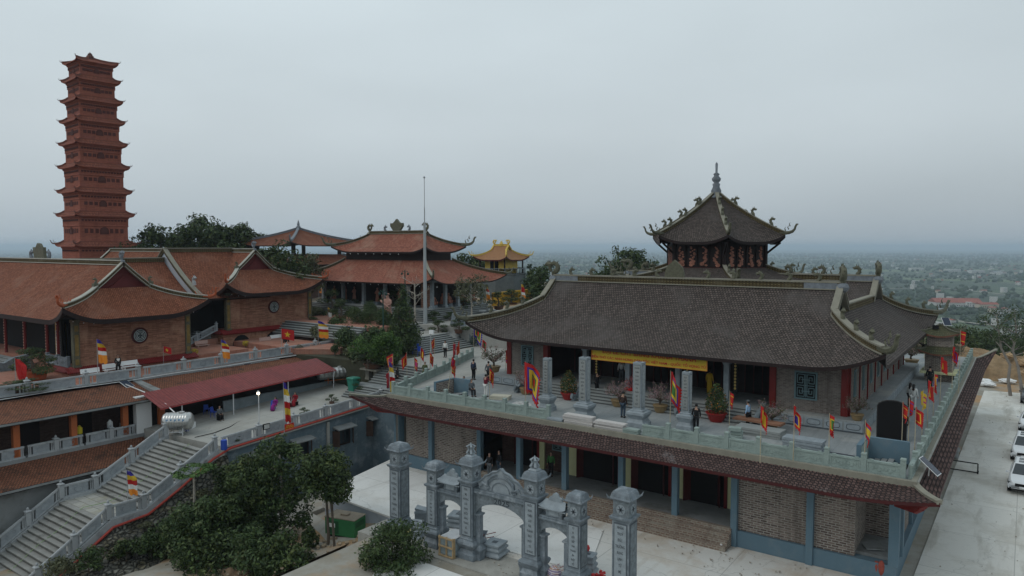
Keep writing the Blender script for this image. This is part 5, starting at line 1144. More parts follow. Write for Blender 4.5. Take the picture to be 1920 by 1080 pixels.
# ================================================================= PAGODA
pg=GD(181,470,112); rz=R(-5)
pt=thing('pagoda_tower','tall nine-tiered red brick pagoda rising above the left temple roofs','pagoda',(pg.x,pg.y,0))
def rot_sq(h_):return[(pg.x+h_*(a*math.cos(rz)-b*math.sin(rz)),pg.y+h_*(a*math.sin(rz)+b*math.cos(rz)))for a,b in((1,-1),(1,1),(-1,1),(-1,-1))]
rooflines=[463,408,365,320,278,237,200,163,130]  # heights of the nine eaves as measured
zs=[CZ-(y-462)*112/1350 for y in rooflines]; hwid=[3.55-.158*k for k in range(9)]
zs=[z+.15 for z in zs]
prev=3.0
for k in range(9):
    hw=hwid[k]; z=zs[k]; b0=prev; lift_=.35
    mb=MB(); mb.sq(pg.x,pg.y,[(hw,b0),(hw,z-.05)],0,rz); body=mb.build('storey',B_PAG,pt)
    mb=MB(); mb.sq(pg.x,pg.y,[(hw+.03,b0+(z-b0)*.60),(hw+.10,b0+(z-b0)*.62),(hw+.06,b0+(z-b0)*.66),(hw+.08,z-.42),(hw+.20,z-.3),(hw+.22,z-.14),(hw+.36,z-.06)],0,rz)
    mb.build('cornice',B_PAG,body); mb=MB()
    for f in range(4):
        th=rz+f*PI/2; u=Vector((math.cos(th+PI/2),math.sin(th+PI/2),0)); n_=Vector((math.cos(th),math.sin(th),0)); o3=Vector((pg.x,pg.y,0))+n_*hw; Hs=z-b0
        fn=lambda a,b,d:tuple(o3+u*a+n_*d+Vector((0,0,b)))
        for s in(-1,1):
            for a in(.30,.52,.74):mb.prism([(s*hw*a-.22,b0+Hs*.36),(s*hw*a+.22,b0+Hs*.36),(s*hw*a+.22,b0+Hs*.52),(s*hw*a-.22,b0+Hs*.52)],.0,.05,fn)
        for j in range(14):a=(-1+2*(j+.5)/14)*hw*.95; mb.prism([(a-.1,z-.82),(a+.1,z-.82),(a+.16,z-.58),(a-.16,z-.58)],.0,.18,fn)
        cz_,r_=b0+Hs*.44,min(.62,Hs*.17)
        mb.prism([(r_*math.cos(q*PI/8),cz_+r_*math.sin(q*PI/8))for q in range(9)]+[(-r_,cz_-r_*.8),(r_,cz_-r_*.8)],.0,.07,fn)
    mb.build('relief',M('pagoda_relief',(.085,.028,.024),.85,.25),body); mb=MB()  # darkness of the recesses is put into the colour of these raised blocks
    for f in range(4):
        th=rz+f*PI/2; u=Vector((math.cos(th+PI/2),math.sin(th+PI/2),0)); n_=Vector((math.cos(th),math.sin(th),0)); o3=Vector((pg.x,pg.y,0))+n_*hw; cz_,r_=b0+(z-b0)*.44,min(.45,(z-b0)*.12)
        mb.prism([(r_*math.cos(q*PI/8),cz_+r_*math.sin(q*PI/8))for q in range(9)]+[(-r_,cz_-r_*.8),(r_,cz_-r_*.8)],.05,.085,lambda a,b,d:tuple(o3+u*a+n_*d+Vector((0,0,b))))
    mb.build('niche',M('pagoda_niche',(.09,.035,.03),.9,.2),body)
    eave=hw+.72-.016*k; top=(hwid[k+1]if k<8 else .35); zt_=z+(.72 if k<8 else .95)
    ring_roof(pt,rot_sq(eave),rot_sq(top+.02),z,zt_,.26,1.0,.10,.6,M('pagoda_tile',(.27,.085,.055),.8,.15)if 0 else BR('pagoda_tiles',(.24,.075,.046),(.38,.135,.085),(.06,.02,.016),.22,.5,.05,(.24,.08,.06),.4,off=0),B_PAG,M('pagoda_ridge',(.20,.075,.055),.8,.2),B_PAG,.2,.22,.26 if k else .5,M('pagoda_horn',(.13,.06,.05),.8,.2),nuper=.35,nv=6,thick=.14)
    prev=zt_-.25
ztp=zs[8]+.8
mb=MB(); mb.lathe(pg.x,pg.y,[(.5,ztp-.2),(.75,ztp+.05),(.4,ztp+.15),(.5,ztp+.35),(.52,ztp+.55),(.3,ztp+.75),(.36,ztp+.82),(.2,ztp+1.0),(.03,ztp+1.15),(.01,ztp+1.3)],12); mb.build('finial',M('pagoda_horn',(.13,.06,.05)),pt,smooth=True)
# ================================================================= STATUE TEMPLE (two-tier roof)
tcx,tcy=-69.6,74.0
ct=thing('statue_temple','two-tiered red-tiled temple with open columned galleries of terracotta statues','temple',(tcx,65.6,3.4))
X0,X1,Y0,Y1=-78.4,-58.9,65.6,75.4
mb=MB(); mb.box(X0-1.2,X1+.4,64.25,Y1+1,-.5,3.402); mb.build('platform',P_GREY,ct)
mb=MB(); mb.box(X0-.4,X1-2.4,Y0+3.2,Y0+3.4,3.4,7.4); mb.box(X0-.6,X0-.4,Y0+.5,Y1,3.4,7.0); mb.box(X1-2.6,X1-2.4,Y0+3.4,Y1,3.4,6.6); mb.build('inner_wall',DKWOOD,ct)
mb=MB(); mb.box(X1-2.4,X1-.6,Y0+.6,Y0+.9,3.4,6.4); mb.build('wall',B_RED,ct)
nC=0
for k in range(6):
    x=X1-4.0*k; mb=MB(); mb.sq(x,Y0,[(.28,3.4),(.28,3.65),(.19,3.7),(.19,6.55),(.27,6.6),(.27,6.8)]); mb.build('stone_column',BLUE_STL,ct)
for k in range(1,5):
    y=Y0+2.45*k; mb=MB(); mb.sq(X1,y,[(.28,3.4),(.28,3.65),(.19,3.7),(.19,6.55),(.27,6.6),(.27,6.8)]); mb.build('stone_column',BLUE_STL,ct)
mb=MB(); mb.box(X0,X1+.2,Y0-.15,Y0+.15,6.6,6.85); mb.box(X1-.15,X1+.15,Y0,Y1,6.6,6.85); mb.build('lintel',BLUE_STL,ct)
lx0,lx1,ly0,ly1=X0-1.0,X1+2.2,Y0-2.4,Y1+2.0; ux0,ux1,uy0,uy1=-76.8,-62.0,67.7,73.0
ring_roof(ct,rect(lx0,lx1,ly0,ly1),rect(ux0,ux1,uy0,uy1),6.5,9.2,.8,3.4,.4,.75,T_RED2,DKWOOD,RIDGE_O,RIDGE_C,.26,.3,.7,OLIVE,nuper=.4,nv=14,name='lower_roof')
mb=MB(); mb.box(ux0+.1,ux1-.1,uy0+.1,uy1-.1,9.0,10.9); mb.build('clerestory',DKWOOD,ct)
ucx,ucy,uhx,uhy=(ux0+ux1)/2,(uy0+uy1)/2,(ux1-ux0)/2+1.0,(uy1-uy0)/2+1.0
rC=hiproof(ct,ucx,ucy,10.3,uhx,uhy,2.45,5.35,.90,.75,3.0,.35,T_RED2,RIDGE_O,RIDGE_C,DKWOOD,MAROON,0,.7,.26,.3,OLIVE,.95,nu=60,nv=20,ends=.75)
mb=MB(); mb.prism([(-.5,0),(-.9,.45),(-1.15,.75),(-1.1,1.15),(-.7,1.1),(-.35,1.35),(0,1.7),(.35,1.35),(.7,1.1),(1.1,1.15),(1.15,.75),(.9,.45),(.5,0)],-.18,.18,lambda a,b,d:(ucx+a,ucy+d,13.0+b)); mb.build('ridge_medallion',OLIVE,ct)
for dx in(-2.2,2.2):mb=MB(); beast(mb,(ucx+dx,ucy,13.0),(1 if dx<0 else-1,0,0),.7); mb.build('roof_ornament',RIDGE_G,ct)
mb=MB()
for k in range(16):mb.lathe(lx0+2+1.4*k,ly0+.5,[(.01,6.15),(.06,6.2),(.01,6.27)],6)
for k in range(9):mb.lathe(ux0-.6+1.5*k,uy0-1.2,[(.01,9.95),(.06,10.0),(.01,10.07)],6)
mb.build('lamp_string',WHITEP,ct)
TSTAT=M('terracotta_statue',(.36,.16,.11),.8,.2,3,bm=.3)
def statue(kind='stand',s=1.0):
    t=thing('temple_statue','statue','statue'); mb=MB()
    mb.sq(0,0,[(.42,0),(.42,.12),(.34,.2),(.38,.32),(.38,.38)]); mb.build('pedestal',BLUE_ST,t); mb=MB(); z=.38
    if kind=='stand':
        mb.lathe(0,0,[(.30,z),(.27,z+.4),(.20,z+.95),(.25,z+1.25),(.22,z+1.42),(.08,z+1.5),(.08,z+1.54)],12,sy=.8)
        for s_ in(1,-1):mb.tube([(.22*s_,0,z+1.36),(.32*s_,-.08,z+1.08),(.10*s_,-.24,z+1.05)],[.09,.08,.05],6)
        hz=z+1.66
    else:
        mb.lathe(0,0,[(.40,z),(.42,z+.2),(.30,z+.38),(.26,z+.7),(.28,z+.9),(.1,z+1.02),(.08,z+1.06)],12,sy=.9)
        for s_ in(1,-1):mb.tube([(.26*s_,0,z+.88),(.38*s_,-.12,z+.6),(.22*s_,-.34,z+.5)],[.09,.08,.05],6); mb.tube([(.12*s_,-.1,z+.25),(.38*s_,-.36,z+.28),(.2*s_,-.42,z+.08)],[.15,.13,.08],6)
        hz=z+1.18
    mb.lathe(0,0,[(.05,hz-.15),(.115,hz-.06),(.125,hz+.02),(.10,hz+.11),(.04,hz+.16)],10); mb.tube([(0,-.11,hz+.02),(0,-.15,hz-.02)],[.02,.025],4); mb.build('figure',TSTAT,t,smooth=True)
    return t
Pst,Pse=Proto(lambda:statue('stand')),Proto(lambda:statue('sit'))
for k,x in enumerate((-77.6,-75.4,-69.2,-67.4,-73.6,-65.2)):Pst((x,66.4,3.4),0,'standing terracotta statue between the front columns of the statue temple','standing statues in the front gallery')
for k,y in enumerate((66.6,68.3,69.5,71.2,72.4,74.4)):Pse((-59.6,y,3.4),PI/2,'seated terracotta statue in the side gallery of the statue temple','seated statues in the side gallery')
# ================================================================= DISTANT PAVILION, YELLOW SHRINE, FLAGPOLE, WARRIOR
pd=GD(560,455,126); pv=thing('square_pavilion','far red-tiled two-tier pavilion with pale ridges and a small spire','pavilion',(pd.x,pd.y,5))
def R4(h_,s=0):return[(pd.x+h_,pd.y-h_),(pd.x+h_,pd.y+h_),(pd.x-h_,pd.y+h_),(pd.x-h_,pd.y-h_)]
ring_roof(pv,R4(7.0),R4(.2),11.15,14.0,.65,4,.35,.8,T_RED,DKWOOD,RIDGE_G,RIDGE_G,.3,.3,.8,RIDGE_G,nuper=.6)
ring_roof(pv,R4(8.2),R4(5.2),8.0,9.6,.6,4,.35,.8,T_RED,DKWOOD,RIDGE_G,RIDGE_G,.3,.3,.8,RIDGE_G,nuper=.6,name='lower_roof')
for a,b in((-1,-1),(1,-1),(1,1),(-1,1)):mb=MB(); mb.box(pd.x+a*4.9-.25,pd.x+a*4.9+.25,pd.y+b*4.9-.25,pd.y+b*4.9+.25,2,11.4); mb.build('column',DKWOOD,pv)
mb=MB(); mb.lathe(pd.x,pd.y,[(.5,13.8),(.3,14.1),(.42,14.4),(.18,14.7),(.25,14.85),(.03,15.6)],10); mb.build('spire',RIDGE_G,pv)
mb=MB(); mb.box(pd.x-4,pd.x+4,pd.y-4,pd.y+4,2,9.2); mb.build('core',B_DARK,pv)
pe=GD(940,505,118); ys_=thing('yellow_shrine','small yellow shrine with gilded upturned roof corners standing on a fenced podium','shrine',(pe.x,pe.y,4))
mb=MB(); mb.lathe(pe.x,pe.y,[(4.0,-3),(4.0,6.4),(4.1,6.5),(4.1,6.65)],8,0,PI/8); mb.build('podium',M('podium_grey',(.13,.15,.155),.9,.2),ys_)
mb=MB()
for k in range(24):a=k*PI/12; mb.tube([(pe.x+3.9*math.cos(a),pe.y+3.9*math.sin(a),6.6),(pe.x+3.9*math.cos(a),pe.y+3.9*math.sin(a),7.5)],.06,5)
mb.lathe(pe.x,pe.y,[(3.95,7.4),(3.95,7.5),(3.85,7.5),(3.85,7.4)],24); mb.build('railing',BLUE_ST,ys_)
mb=MB(); mb.box(pe.x-1.9,pe.x+1.9,pe.y-1.9,pe.y+1.9,6.6,9.1); mb.build('wall',YELLOWP,ys_)
mb=MB(); mb.box(pe.x-.8,pe.x-.1,pe.y-1.96,pe.y-1.88,6.7,8.9); mb.box(pe.x+.1,pe.x+.8,pe.y-1.96,pe.y-1.88,6.7,8.9); mb.build('door',BLACK,ys_)
for a,b in((-1,-1),(1,-1),(1,1),(-1,1)):mb=MB(); mb.lathe(pe.x+a*2.5,pe.y+b*2.5,[(.16,6.6),(.13,6.9),(.13,9.0)],8); mb.build('column',DKWOOD,ys_)
hiproof(ys_,pe.x,pe.y,8.85,3.1,2.9,2.3,1.5,.75,.6,1.8,.3,M('ochre_tiles',(.30,.15,.07),.8,.2,3),YELLOWP,YELLOWP,MAROON,YELLOWP,0,.55,.18,.2,YELLOWP,.55,ends=.55,nu=40,nv=12)
mb=MB(); mb.lathe(pe.x,pe.y,[(.3,11.0),(.35,11.4),(.05,11.9)],8); mb.build('roof_ornament',YELLOWP,ys_)
p0,p1=GD(925,556,104),GD(995,552,108); mb=MB(); u=(p1-p0); u.z=0; mb.add([(p0.x,p0.y,1.5),(p1.x,p1.y,1.5),(p1.x,p1.y,4.6),(p0.x,p0.y,4.3)],[(0,1,2,3)]); q=Vector((-u.y,u.x,0)).normalized()*.4
mb.add([(p0.x,p0.y,4.3),(p1.x,p1.y,4.6),(p1.x+q.x,p1.y+q.y,4.6),(p0.x+q.x,p0.y+q.y,4.3),(p0.x+q.x,p0.y+q.y,1.5),(p1.x+q.x,p1.y+q.y,1.5)],[(0,1,2,3),(3,2,5,4)]); o=mb.build('yellow_wall',YWALL); tag(o,'bright yellow garden wall below the small yellow shrine','wall')
pave('shrine_court',[(-58.6,60),(-30,66),(-30,104),(-58,118),(-68,104),(-60,86)],2.1,P_PLAZA,3)
fp=GD(811,625,86); t=thing('flagpole','tall bare grey steel flagpole in front of the statue temple','flagpole',(-56.2,61.4,1.4))
mb=MB(); mb.tube([(-56.2,61.4,1.6),(-56.2,61.4,8),(-56.2,61.4,13.6)],[.24,.19,.13],10); mb.tube([(-56.2,61.4,13.6),(-56.2,61.4,15.4)],.06,8); mb.tube([(-56.2,61.4,15.4),(-56.2,61.4,18.7)],.035,6); mb.build('mast',POLE,t)
mb=MB(); mb.lathe(-56.2,61.4,[(.01,18.7),(.12,18.8),(.12,18.9),(.01,19.0)],8); mb.build('ball',POLE,t); mb=MB(); mb.lathe(-56.2,61.4,[(.6,1.4),(.6,1.7),(.35,1.8)],8); mb.build('base',CONC,t)
wp=Vector((-59.6,58.8,2.2)); t=thing('warrior_statue','pinkish stone warrior statue holding a club across its chest between the trees','statue',tuple(wp))
PK=M('pink_stone',(.36,.205,.165),.85,.18,2,bm=.5); J=dict(); ns=[((0,0,1.5),(.34,.26)),((0,0,1.95),(.36,.3)),((0,0,2.45),(.42,.3)),((0,0,2.85),.15),((0,-.05,3.05),.21),((0,-.03,3.25),.19),
    ((.48,0,2.6),.17),((.62,-.2,2.15),.14),((.2,-.45,2.05),.10),((-.48,0,2.6),.17),((-.66,-.15,2.25),.14),((-.3,-.45,2.35),.10),((.22,0,1.3),.26),((.28,-.1,.75),.2),((.26,0,.25),.17),((.3,-.25,.15),.12),((-.22,0,1.3),.26),((-.28,-.1,.75),.2),((-.26,0,.25),.17),((-.3,-.25,.15),.12)]
o=skinned('figure',ns,[(0,1),(1,2),(2,3),(3,4),(4,5),(2,6),(6,7),(7,8),(2,9),(9,10),(10,11),(0,12),(12,13),(13,14),(14,15),(0,16),(16,17),(17,18),(18,19)],PK,t,1)
mb=MB(); mb.tube([tuple(wp+Vector((.75,-.5,1.75))),tuple(wp+Vector((-.65,-.5,2.6)))],[.07,.13],6); mb.tube([tuple(wp+Vector((-.75,.1,2.5))),tuple(wp+Vector((-.95,.15,3.2)))],[.12,.16],6); mb.build('club',PK,t)
mb=MB(); mb.lathe(wp.x,wp.y,[(.5,wp.z+.55),(.45,wp.z+1.2),(.42,wp.z+1.45)],10); mb.lathe(wp.x,wp.y-.03,[(.26,wp.z+3.3),(.26,wp.z+3.36),(.14,wp.z+3.42)],10); mb.build('armour',PK,t); mb=MB(); mb.lathe(wp.x,wp.y,[(.75,wp.z-1),(.75,wp.z-.1),(.6,wp.z+.1)],9); mb.build('rock_base',PK,t); t.scale=(1.0,)*3
# ================================================================= MIDDLE TERRACE AND STAIRCASE
mb=MB(); ya,yb=28.5,43.7
mb.add([(-60,ya,MZ(ya)),(-46,ya+.9,MZ(ya+.9)),(-46,45.3,MZ(45.3)),(-50,45.3,MZ(45.3)),(-60,50,MZ(50)),(-60,ya,-9),(-46,ya+.9,-9),(-46,45.3,-9),(-50,45.3,-9),(-60,50,-9)],[(0,1,2,3,4),(0,5,6,1),(4,9,5,0)])
mb.add([(-46,43.3,MZ(43.3)),(-38.6,43.3,-2.64),(-38.6,45,-2.64),(-46,45.3,MZ(45.3))],[(0,1,2,3)])
o=mb.build('middle_terrace',CONC); o['kind']='structure'
st=thing('staircase','broad weathered stone staircase with a paved landing going down at the lower left','staircase',(-49,28.4,-3.45))
a,b=MB(),MB(); stairs(a,b,-52.3,-46.2,23.3,28.4,-6.1,-3.46,15); stairs(a,b,-52.3,-46.2,11.0,21.2,-12.6,-6.15,32)
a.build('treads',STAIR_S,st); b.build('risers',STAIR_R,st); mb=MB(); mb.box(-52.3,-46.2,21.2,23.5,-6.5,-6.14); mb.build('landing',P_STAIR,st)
mb=MB()
for x0,x1 in((-52.75,-52.3),(-46.2,-45.75)):
    prof=[(10.6,-12.5),(21.2,-5.95),(23.3,-5.95),(28.6,-3.2),(28.6,-9.5),(10.6,-14)]; mb.prism(prof,x0,x1,lambda a,b,d:(d,a,b))
mb.build('side_kerb',WHITE_ST,st)
for x,nm in((-52.5,'left'),(-45.97,'right')):
    balustrade('weathered white stone balustrade down the %s side of the broad staircase'%nm,[(x,28.4,-3.3),(x,23.3,-5.95),(x,21.1,-5.95),(x,11,-12.2)],2.45,WHITE_ST,WHITE_ST2,'W',1.15,kerb=.05)
balustrade('weathered white stone balustrade on the blue wall along the middle terrace',[(-46.1,28.9,MZ(28.9)+.02),(-46.1,44.6,MZ(44.6)+.02)],3.2,WHITE_ST,WHITE_ST2,'W',1.1,skippost=(0,))
bb=thing('blue_wall_building','long stained blue rendered wall with shuttered windows under the middle terrace','building',(-45.9,37,-9))
mb=MB(); mb.add([(-45.9,29.3,-10),(-45.9,45.4,-9),(-45.9,45.4,MZ(45.4)-.1),(-45.9,29.3,MZ(29.3)-.1),(-46.2,45.4,MZ(45.4)-.1),(-46.2,29.3,MZ(29.3)-.1),(-46.2,29.3,-10)],[(0,1,2,3),(3,2,4,5),(0,3,5,6)]); mb.box(-45.9,-38.5,43.3,43.5,-9,-2.7); mb.build('wall',BLUE_WALL,bb)
mb=MB(); mb.strip([(-45.78,29.2,MZ(29.2)-.16),(-45.78,45.3,MZ(45.3)-.16)],.42,.12); mb.build('coping',CONC,bb)
for y in(31.6,35.6,39.9,43.6):
    z=-5.0+(y-31)*.03; mb=MB(); mb.box(-45.92,-45.8,y-.75,y+.75,z-.75,z+.65); w_=mb.build('window',DKWOOD,bb)
    mb=MB(); mb.prism([(-45.9,z+.95),(-45.15,z+.78),(-45.15,z+.70),(-45.9,z+.80)],y-1.0,y+1.0,lambda a,b,d:(a,d,b)); mb.build('canopy',CONC_D,w_)
    mb=MB(); mb.obox((-45.55,y-.95,z-.05),.62,.05,1.3,R(25)); mb.obox((-45.55,y+.85,z-.05),.62,.05,1.3,R(-35)); mb.build('shutter',M('brown_shutter',(.06,.032,.022),.7,.2),w_)
    mb=MB(); mb.box(-45.8,-45.785,y-.6,y-.05,z-.6,z+.5); mb.box(-45.8,-45.785,y+.05,y+.6,z-.6,z+.5); mb.build('pane',GLASS,w_)
mb=MB(); mb.box(-45.88,-45.75,38.2,38.45,-8.6,-3.25); mb.build('drain_pier',CONC,bb)
mb=MB(); pts=[(-45.6,y,MZ(y)+.03)for y in np.linspace(44.9,29.4,14)]+[(-45.55,28.0,-3.75),(-45.55,25.5,-5.2),(-45.55,23.4,-6.25),(-45.55,21.2,-6.4),(-45.55,18.5,-8.1),(-45.5,14,-10.8)]
mb.tube(pts,.085,8); o=mb.build('fire_pipe',REDP); tag(o,'long red pipe running along the blue wall top and down beside the staircase','pipe')
# rubble slope beneath the stair
mb=MB(); rs=random.Random(2)
def slopeP(u,v):
    y=8+21.2*u; zt=np.interp(y,[8,21.2,23.3,28.6,30],[-14,-6.5,-6.4,-3.8,-3.7]); zb=hh(-40.5,y)-.5; x=-45.75+5.2*v**1.1; w_=math.sin(u*41+v*13)*math.sin(v*23+u*7)*.25*min(1,v*4); return(x+w_,y,zt+(zb-zt)*v**.8+w_)
mb.grid(slopeP,60,16,lambda p,q:(p*21,q*8),flip=False); m_,t_,b_=newmat('rubble_stone'); tx_=t_.nodes.new('ShaderNodeTexCoord').outputs['Object']; v1=t_.nodes.new('ShaderNodeTexVoronoi'); v1.feature='DISTANCE_TO_EDGE'; v1.inputs['Scale'].default_value=2.9; t_.links.new(tx_,v1.inputs[0]); v2=t_.nodes.new('ShaderNodeTexVoronoi'); v2.inputs['Scale'].default_value=2.9; t_.links.new(tx_,v2.inputs[0])
s_=t_.nodes.new('ShaderNodeSeparateXYZ'); t_.links.new(v2.outputs['Color'],s_.inputs[0]); c_=mixc(t_,s_.outputs[0],(.07,.07,.06),(.23,.22,.19)); c_=mixc(t_,ramp(t_,noise(t_,tx_,5,5),.4,.7,0,.7),c_,(.10,.10,.07)); c_=mixc(t_,ramp(t_,noise(t_,tx_,.8,5),.5,.62,0,.8),c_,(.10,.085,.045)); c_=mixc(t_,ramp(t_,v1.outputs[0],0,.07,1,0),c_,(.012,.012,.01))
t_.links.new(c_,b_.inputs['Base Color']); b_.inputs['Roughness'].default_value=.95; bump(t_,b_,ramp(t_,v1.outputs[0],0,.2),1,.3)
o=mb.build('rubble_slope',m_); o['kind']='structure'
def rock(label,c,r,m=ROCK,seed=1,sz=(1,1,.7),name='boulder',group=None):
    rs=random.Random(seed); bm_=bmesh.new(); bmesh.ops.create_icosphere(bm_,subdivisions=3,radius=r)
    for v in bm_.verts:
        n_=v.co.normalized(); k=1+.22*math.sin(n_.x*5+seed)*math.cos(n_.y*4+seed*2)+.12*math.sin(n_.z*9+n_.x*7+seed); v.co=Vector((v.co.x*k*sz[0],v.co.y*k*sz[1],v.co.z*k*sz[2]))
    me=bpy.data.meshes.new(name); bm_.to_mesh(me); bm_.free(); me.materials.append(m); o=bpy.data.objects.new(name,me); COL.objects.link(o); o.location=c; INFO[o.name]={'o':(0,0,0)}; return tag(o,label,'rock',group)
p=G(312,1068,-8.6); rock('pale tan tarpaulin-like boulder at the bottom edge below the staircase',p,.9,M('tan_rock',(.42,.36,.24),.9,.15,1.5,bm=.4),3,(1.3,1,.7))
# canopy, tanks, lamp and kitchen things
cn=thing('metal_canopy','long red corrugated metal canopy on thin poles over the middle terrace','canopy',(-56,38,-2))
mb=MB(); mb.grid(lambda u,v:(-53.4-2.9*v,28.6+17.2*u,-1.38+.035*(17.2*u)+.85*v+.02*abs(math.sin(PI*u*70))),280,3,lambda p,q:(p*17.2,q*3)); mb.build('sheet',T_METAL,cn)
mb=MB(); mb.strip([(-53.45,28.6,-1.48),(-53.45,45.8,-.88)],.06,.08); mb.build('edge_trim',M('trim_red',(.40,.06,.06),.5,.1),cn)
for y in(30.4,34.9,40.4,45.6):
    mb=MB(); mb.tube([(-53.6,y,MZ(y)),(-53.6,y,-1.48+.035*(y-28.6))],.05,6); mb.build('post',ALU,cn)
mb=MB(); mb.box(-60.2,-56.6,28.6,34.8,-3.6,-.9); mb.box(-60.2,-55.2,34.82,48.5,-3.6,-.9); mb.build('shade_block',BLACK,cn)  # solid black boxes stand for the shade at the back of the canopy
mb=MB(); mb.box(-55.15,-54.95,34.9,46.5,-3.2,-2.1); o=mb.build('low_wall',M('grey_render',(.22,.26,.28),.9,.2)); tag(o,'low grey rendered wall behind the seated people under the canopy','wall')
def tank(label,loc,rz,L_=3.0,r=.68,blue=True):
    t=thing('water_tank',label,'water tank'); mb=MB(); rings=[(-L_/2-.28,.02),(-L_/2-.26,r*.45),(-L_/2-.16,r*.8),(-L_/2,r)]
    for k in range(9):x=-L_/2+L_*(k+.5)/9; rings+=[(x-.03,r),(x,r*1.02),(x+.03,r)]
    rings+=[(L_/2,r),(L_/2+.16,r*.8),(L_/2+.26,r*.45),(L_/2+.28,.02)]
    mb.tube([(x,0,r+.38)for x,_ in rings],[q for _,q in rings],20); mb.build('drum',STEEL,t,smooth=True)
    mb=MB()
    for x in(-L_*.3,L_*.3):
        for y in(-r*.7,r*.7):mb.tube([(x,y*1.1,0),(x,y,.75)],.035,5)
        mb.tube([(x,-r*.75,.28),(x,r*.75,.28)],.03,5)
    mb.tube([(-L_*.3,-r*.75,.3),(L_*.3,-r*.75,.3)],.03,5); mb.build('stand',RUSTY if not blue else ALU,t)
    mb=MB(); mb.lathe(.3,0,[(.22,r*2+.34),(.22,r*2+.44),(.12,r*2+.48)],12); mb.build('hatch',STEEL,t)
    if blue:
        mb=MB()
        for k in range(5):
            for sg in(-1,1):mb.tube([(-.62+k*.3,sg*r*.93,r+.38+.28),(-.62+k*.3,sg*r*.99,r+.38+.12+.08*(k%2)),(-.5+k*.3,sg*r*.93,r+.38+.26)],.035,4)
        mb.build('blue_mark',M('tank_blue',(.10,.28,.50),.6,.2),t)
    t.location=loc; t.rotation_euler=(0,0,rz); return t
tank('shiny horizontal steel water tank on a stand at the head of the broad staircase',(-52.3,29.3,MZ(29.3)),R(40),1.75,.66); tank('second horizontal steel tank under the far end of the canopy beside the green bin',(-54.3,46.6,-2.2),R(70),3.4,.55,False)
def lathed(name,label,cat,loc,prof,mat,n=14,group=None,extra=None):
    t=MB(); t.lathe(0,0,prof,n)
    if extra:extra(t)
    o=t.build(name,mat); o.location=loc; return tag(o,label,cat,group)
bucket=[(.14,0),(.19,.33),(.205,.34),(.205,.37),(.17,.37),(.13,.04)]
lathed('bucket','white plastic bucket standing by the steel water tank','bucket',G(340,812,MZ(30)),bucket,PLASTIC['white']); lathed('bucket','small blue plastic bucket behind the white one by the water tank','bucket',G(350,808,MZ(30.5)),bucket,PLASTIC['blue'])
def crate(name,label,cat,c,sx,sy,sz,m,rz=0,lid=None):
    mb=MB(); c=Vector(c); t=.03; mb.obox((0,0,sz*.5),sx,sy,sz); mb.obox((0,0,sz*.97),sx*1.05,sy*1.05,sz*.12)
    for s in(-1,1):mb.obox((s*sx*.51,0,sz*.7),.03,sy*.3,.04)
    o=mb.build(name,m); o.location=c; o.rotation_euler=(0,0,rz); return tag(o,label,cat)
crate('cool_box','white polystyrene cool box beside the water tank','box',G(356,802,MZ(31)),.7,.5,.42,WHITEP,.5)
def barrel(c):
    t=thing('barrel','barrel','barrel'); mb=MB(); mb.lathe(0,0,[(.27,0),(.29,.04),(.29,.3),(.3,.32),(.29,.34),(.29,.6),(.3,.62),(.29,.64),(.29,.88),(.27,.92)],16); mb.build('drum',PLASTIC[c],t); mb=MB(); mb.lathe(0,0,[(.24,.915),(.24,.93),(.05,.94)],14); mb.build('lid',PLASTIC[c],t); return t
b_=barrel('blue'); b_.scale=(.75,)*3; b_.location=G(420,843,MZ(29.6)); b_['label']='blue plastic barrel at the corner post at the top of the staircase'
def bin_(label,loc,c,s=1.0,rz=0):
    t=thing('rubbish_bin',label,'bin'); mb=MB(); mb.sq(0,0,[(.26,.1),(.33,.95),(.36,.96),(.36,1.0)]); mb.build('body',PLASTIC[c],t); mb=MB(); mb.sq(0,0,[(.37,1.0),(.36,1.05),(.28,1.1)]); mb.build('lid',PLASTIC[c],t)
    mb=MB()
    for s_ in(-1,1):mb.tube([(s_*.26,.24,.1),(s_*.32,.24,.1)],.1,10)
    mb.build('wheel',BLACK,t); t.location=loc; t.rotation_euler=(0,0,rz); t.scale=(s,)*3
bin_('tall teal-green wheeled rubbish bin at the foot of the lower steps',G(663,735,-2.25),'teal',1.25); bin_('bright green rubbish bin in front of the round clipped tree',G(673,664,.0),'green',1.2)
# street lamp that is lit
lp=G(486,798,MZ(34)); t=thing('terrace_lamp','thin pole with a lit warm lamp standing on the middle terrace','lamp',tuple(lp)); mb=MB(); mb.tube([tuple(lp),tuple(lp+Vector((0,0,2.75)))],.035,6); mb.tube([tuple(lp),tuple(lp+Vector((0,0,.1)))],.14,8); mb.build('pole',ALU,t)
mb=MB(); c_=lp+Vector((.1,-.1,2.6)); mb.lathe(c_.x,c_.y,[(.02,c_.z-.11),(.1,c_.z-.06),(.11,c_.z),(.08,c_.z+.08),(.02,c_.z+.11)],10); mb.build('lamp_bulb',EM('lamp_glow',(1,.82,.55),9),t); mb=MB(); mb.lathe(c_.x,c_.y,[(.13,c_.z+.1),(.05,c_.z+.2)],10); mb.build('lamp_shade',ALU,t)
def chair(c='blue'):
    t=thing('plastic_chair','chair','chair'); mb=MB(); mb.box(-.21,.21,-.21,.21,.42,.45); mb.build('seat',PLASTIC[c],t); mb=MB(); mb.prism([(-.2,.45),(.2,.45),(.17,.84),(-.17,.84)],.18,.21,lambda a,b,d:(a,d+(b-.45)*.2,b)); mb.build('backrest',PLASTIC[c],t)
    for sx in(-1,1):
        for sy in(-1,1):mb=MB(); mb.tube([(sx*.18,sy*.18,.43),(sx*.22,sy*.22,0)],[.022,.02],5); mb.build('leg',PLASTIC[c],t)
    return t
Pch=Proto(chair)
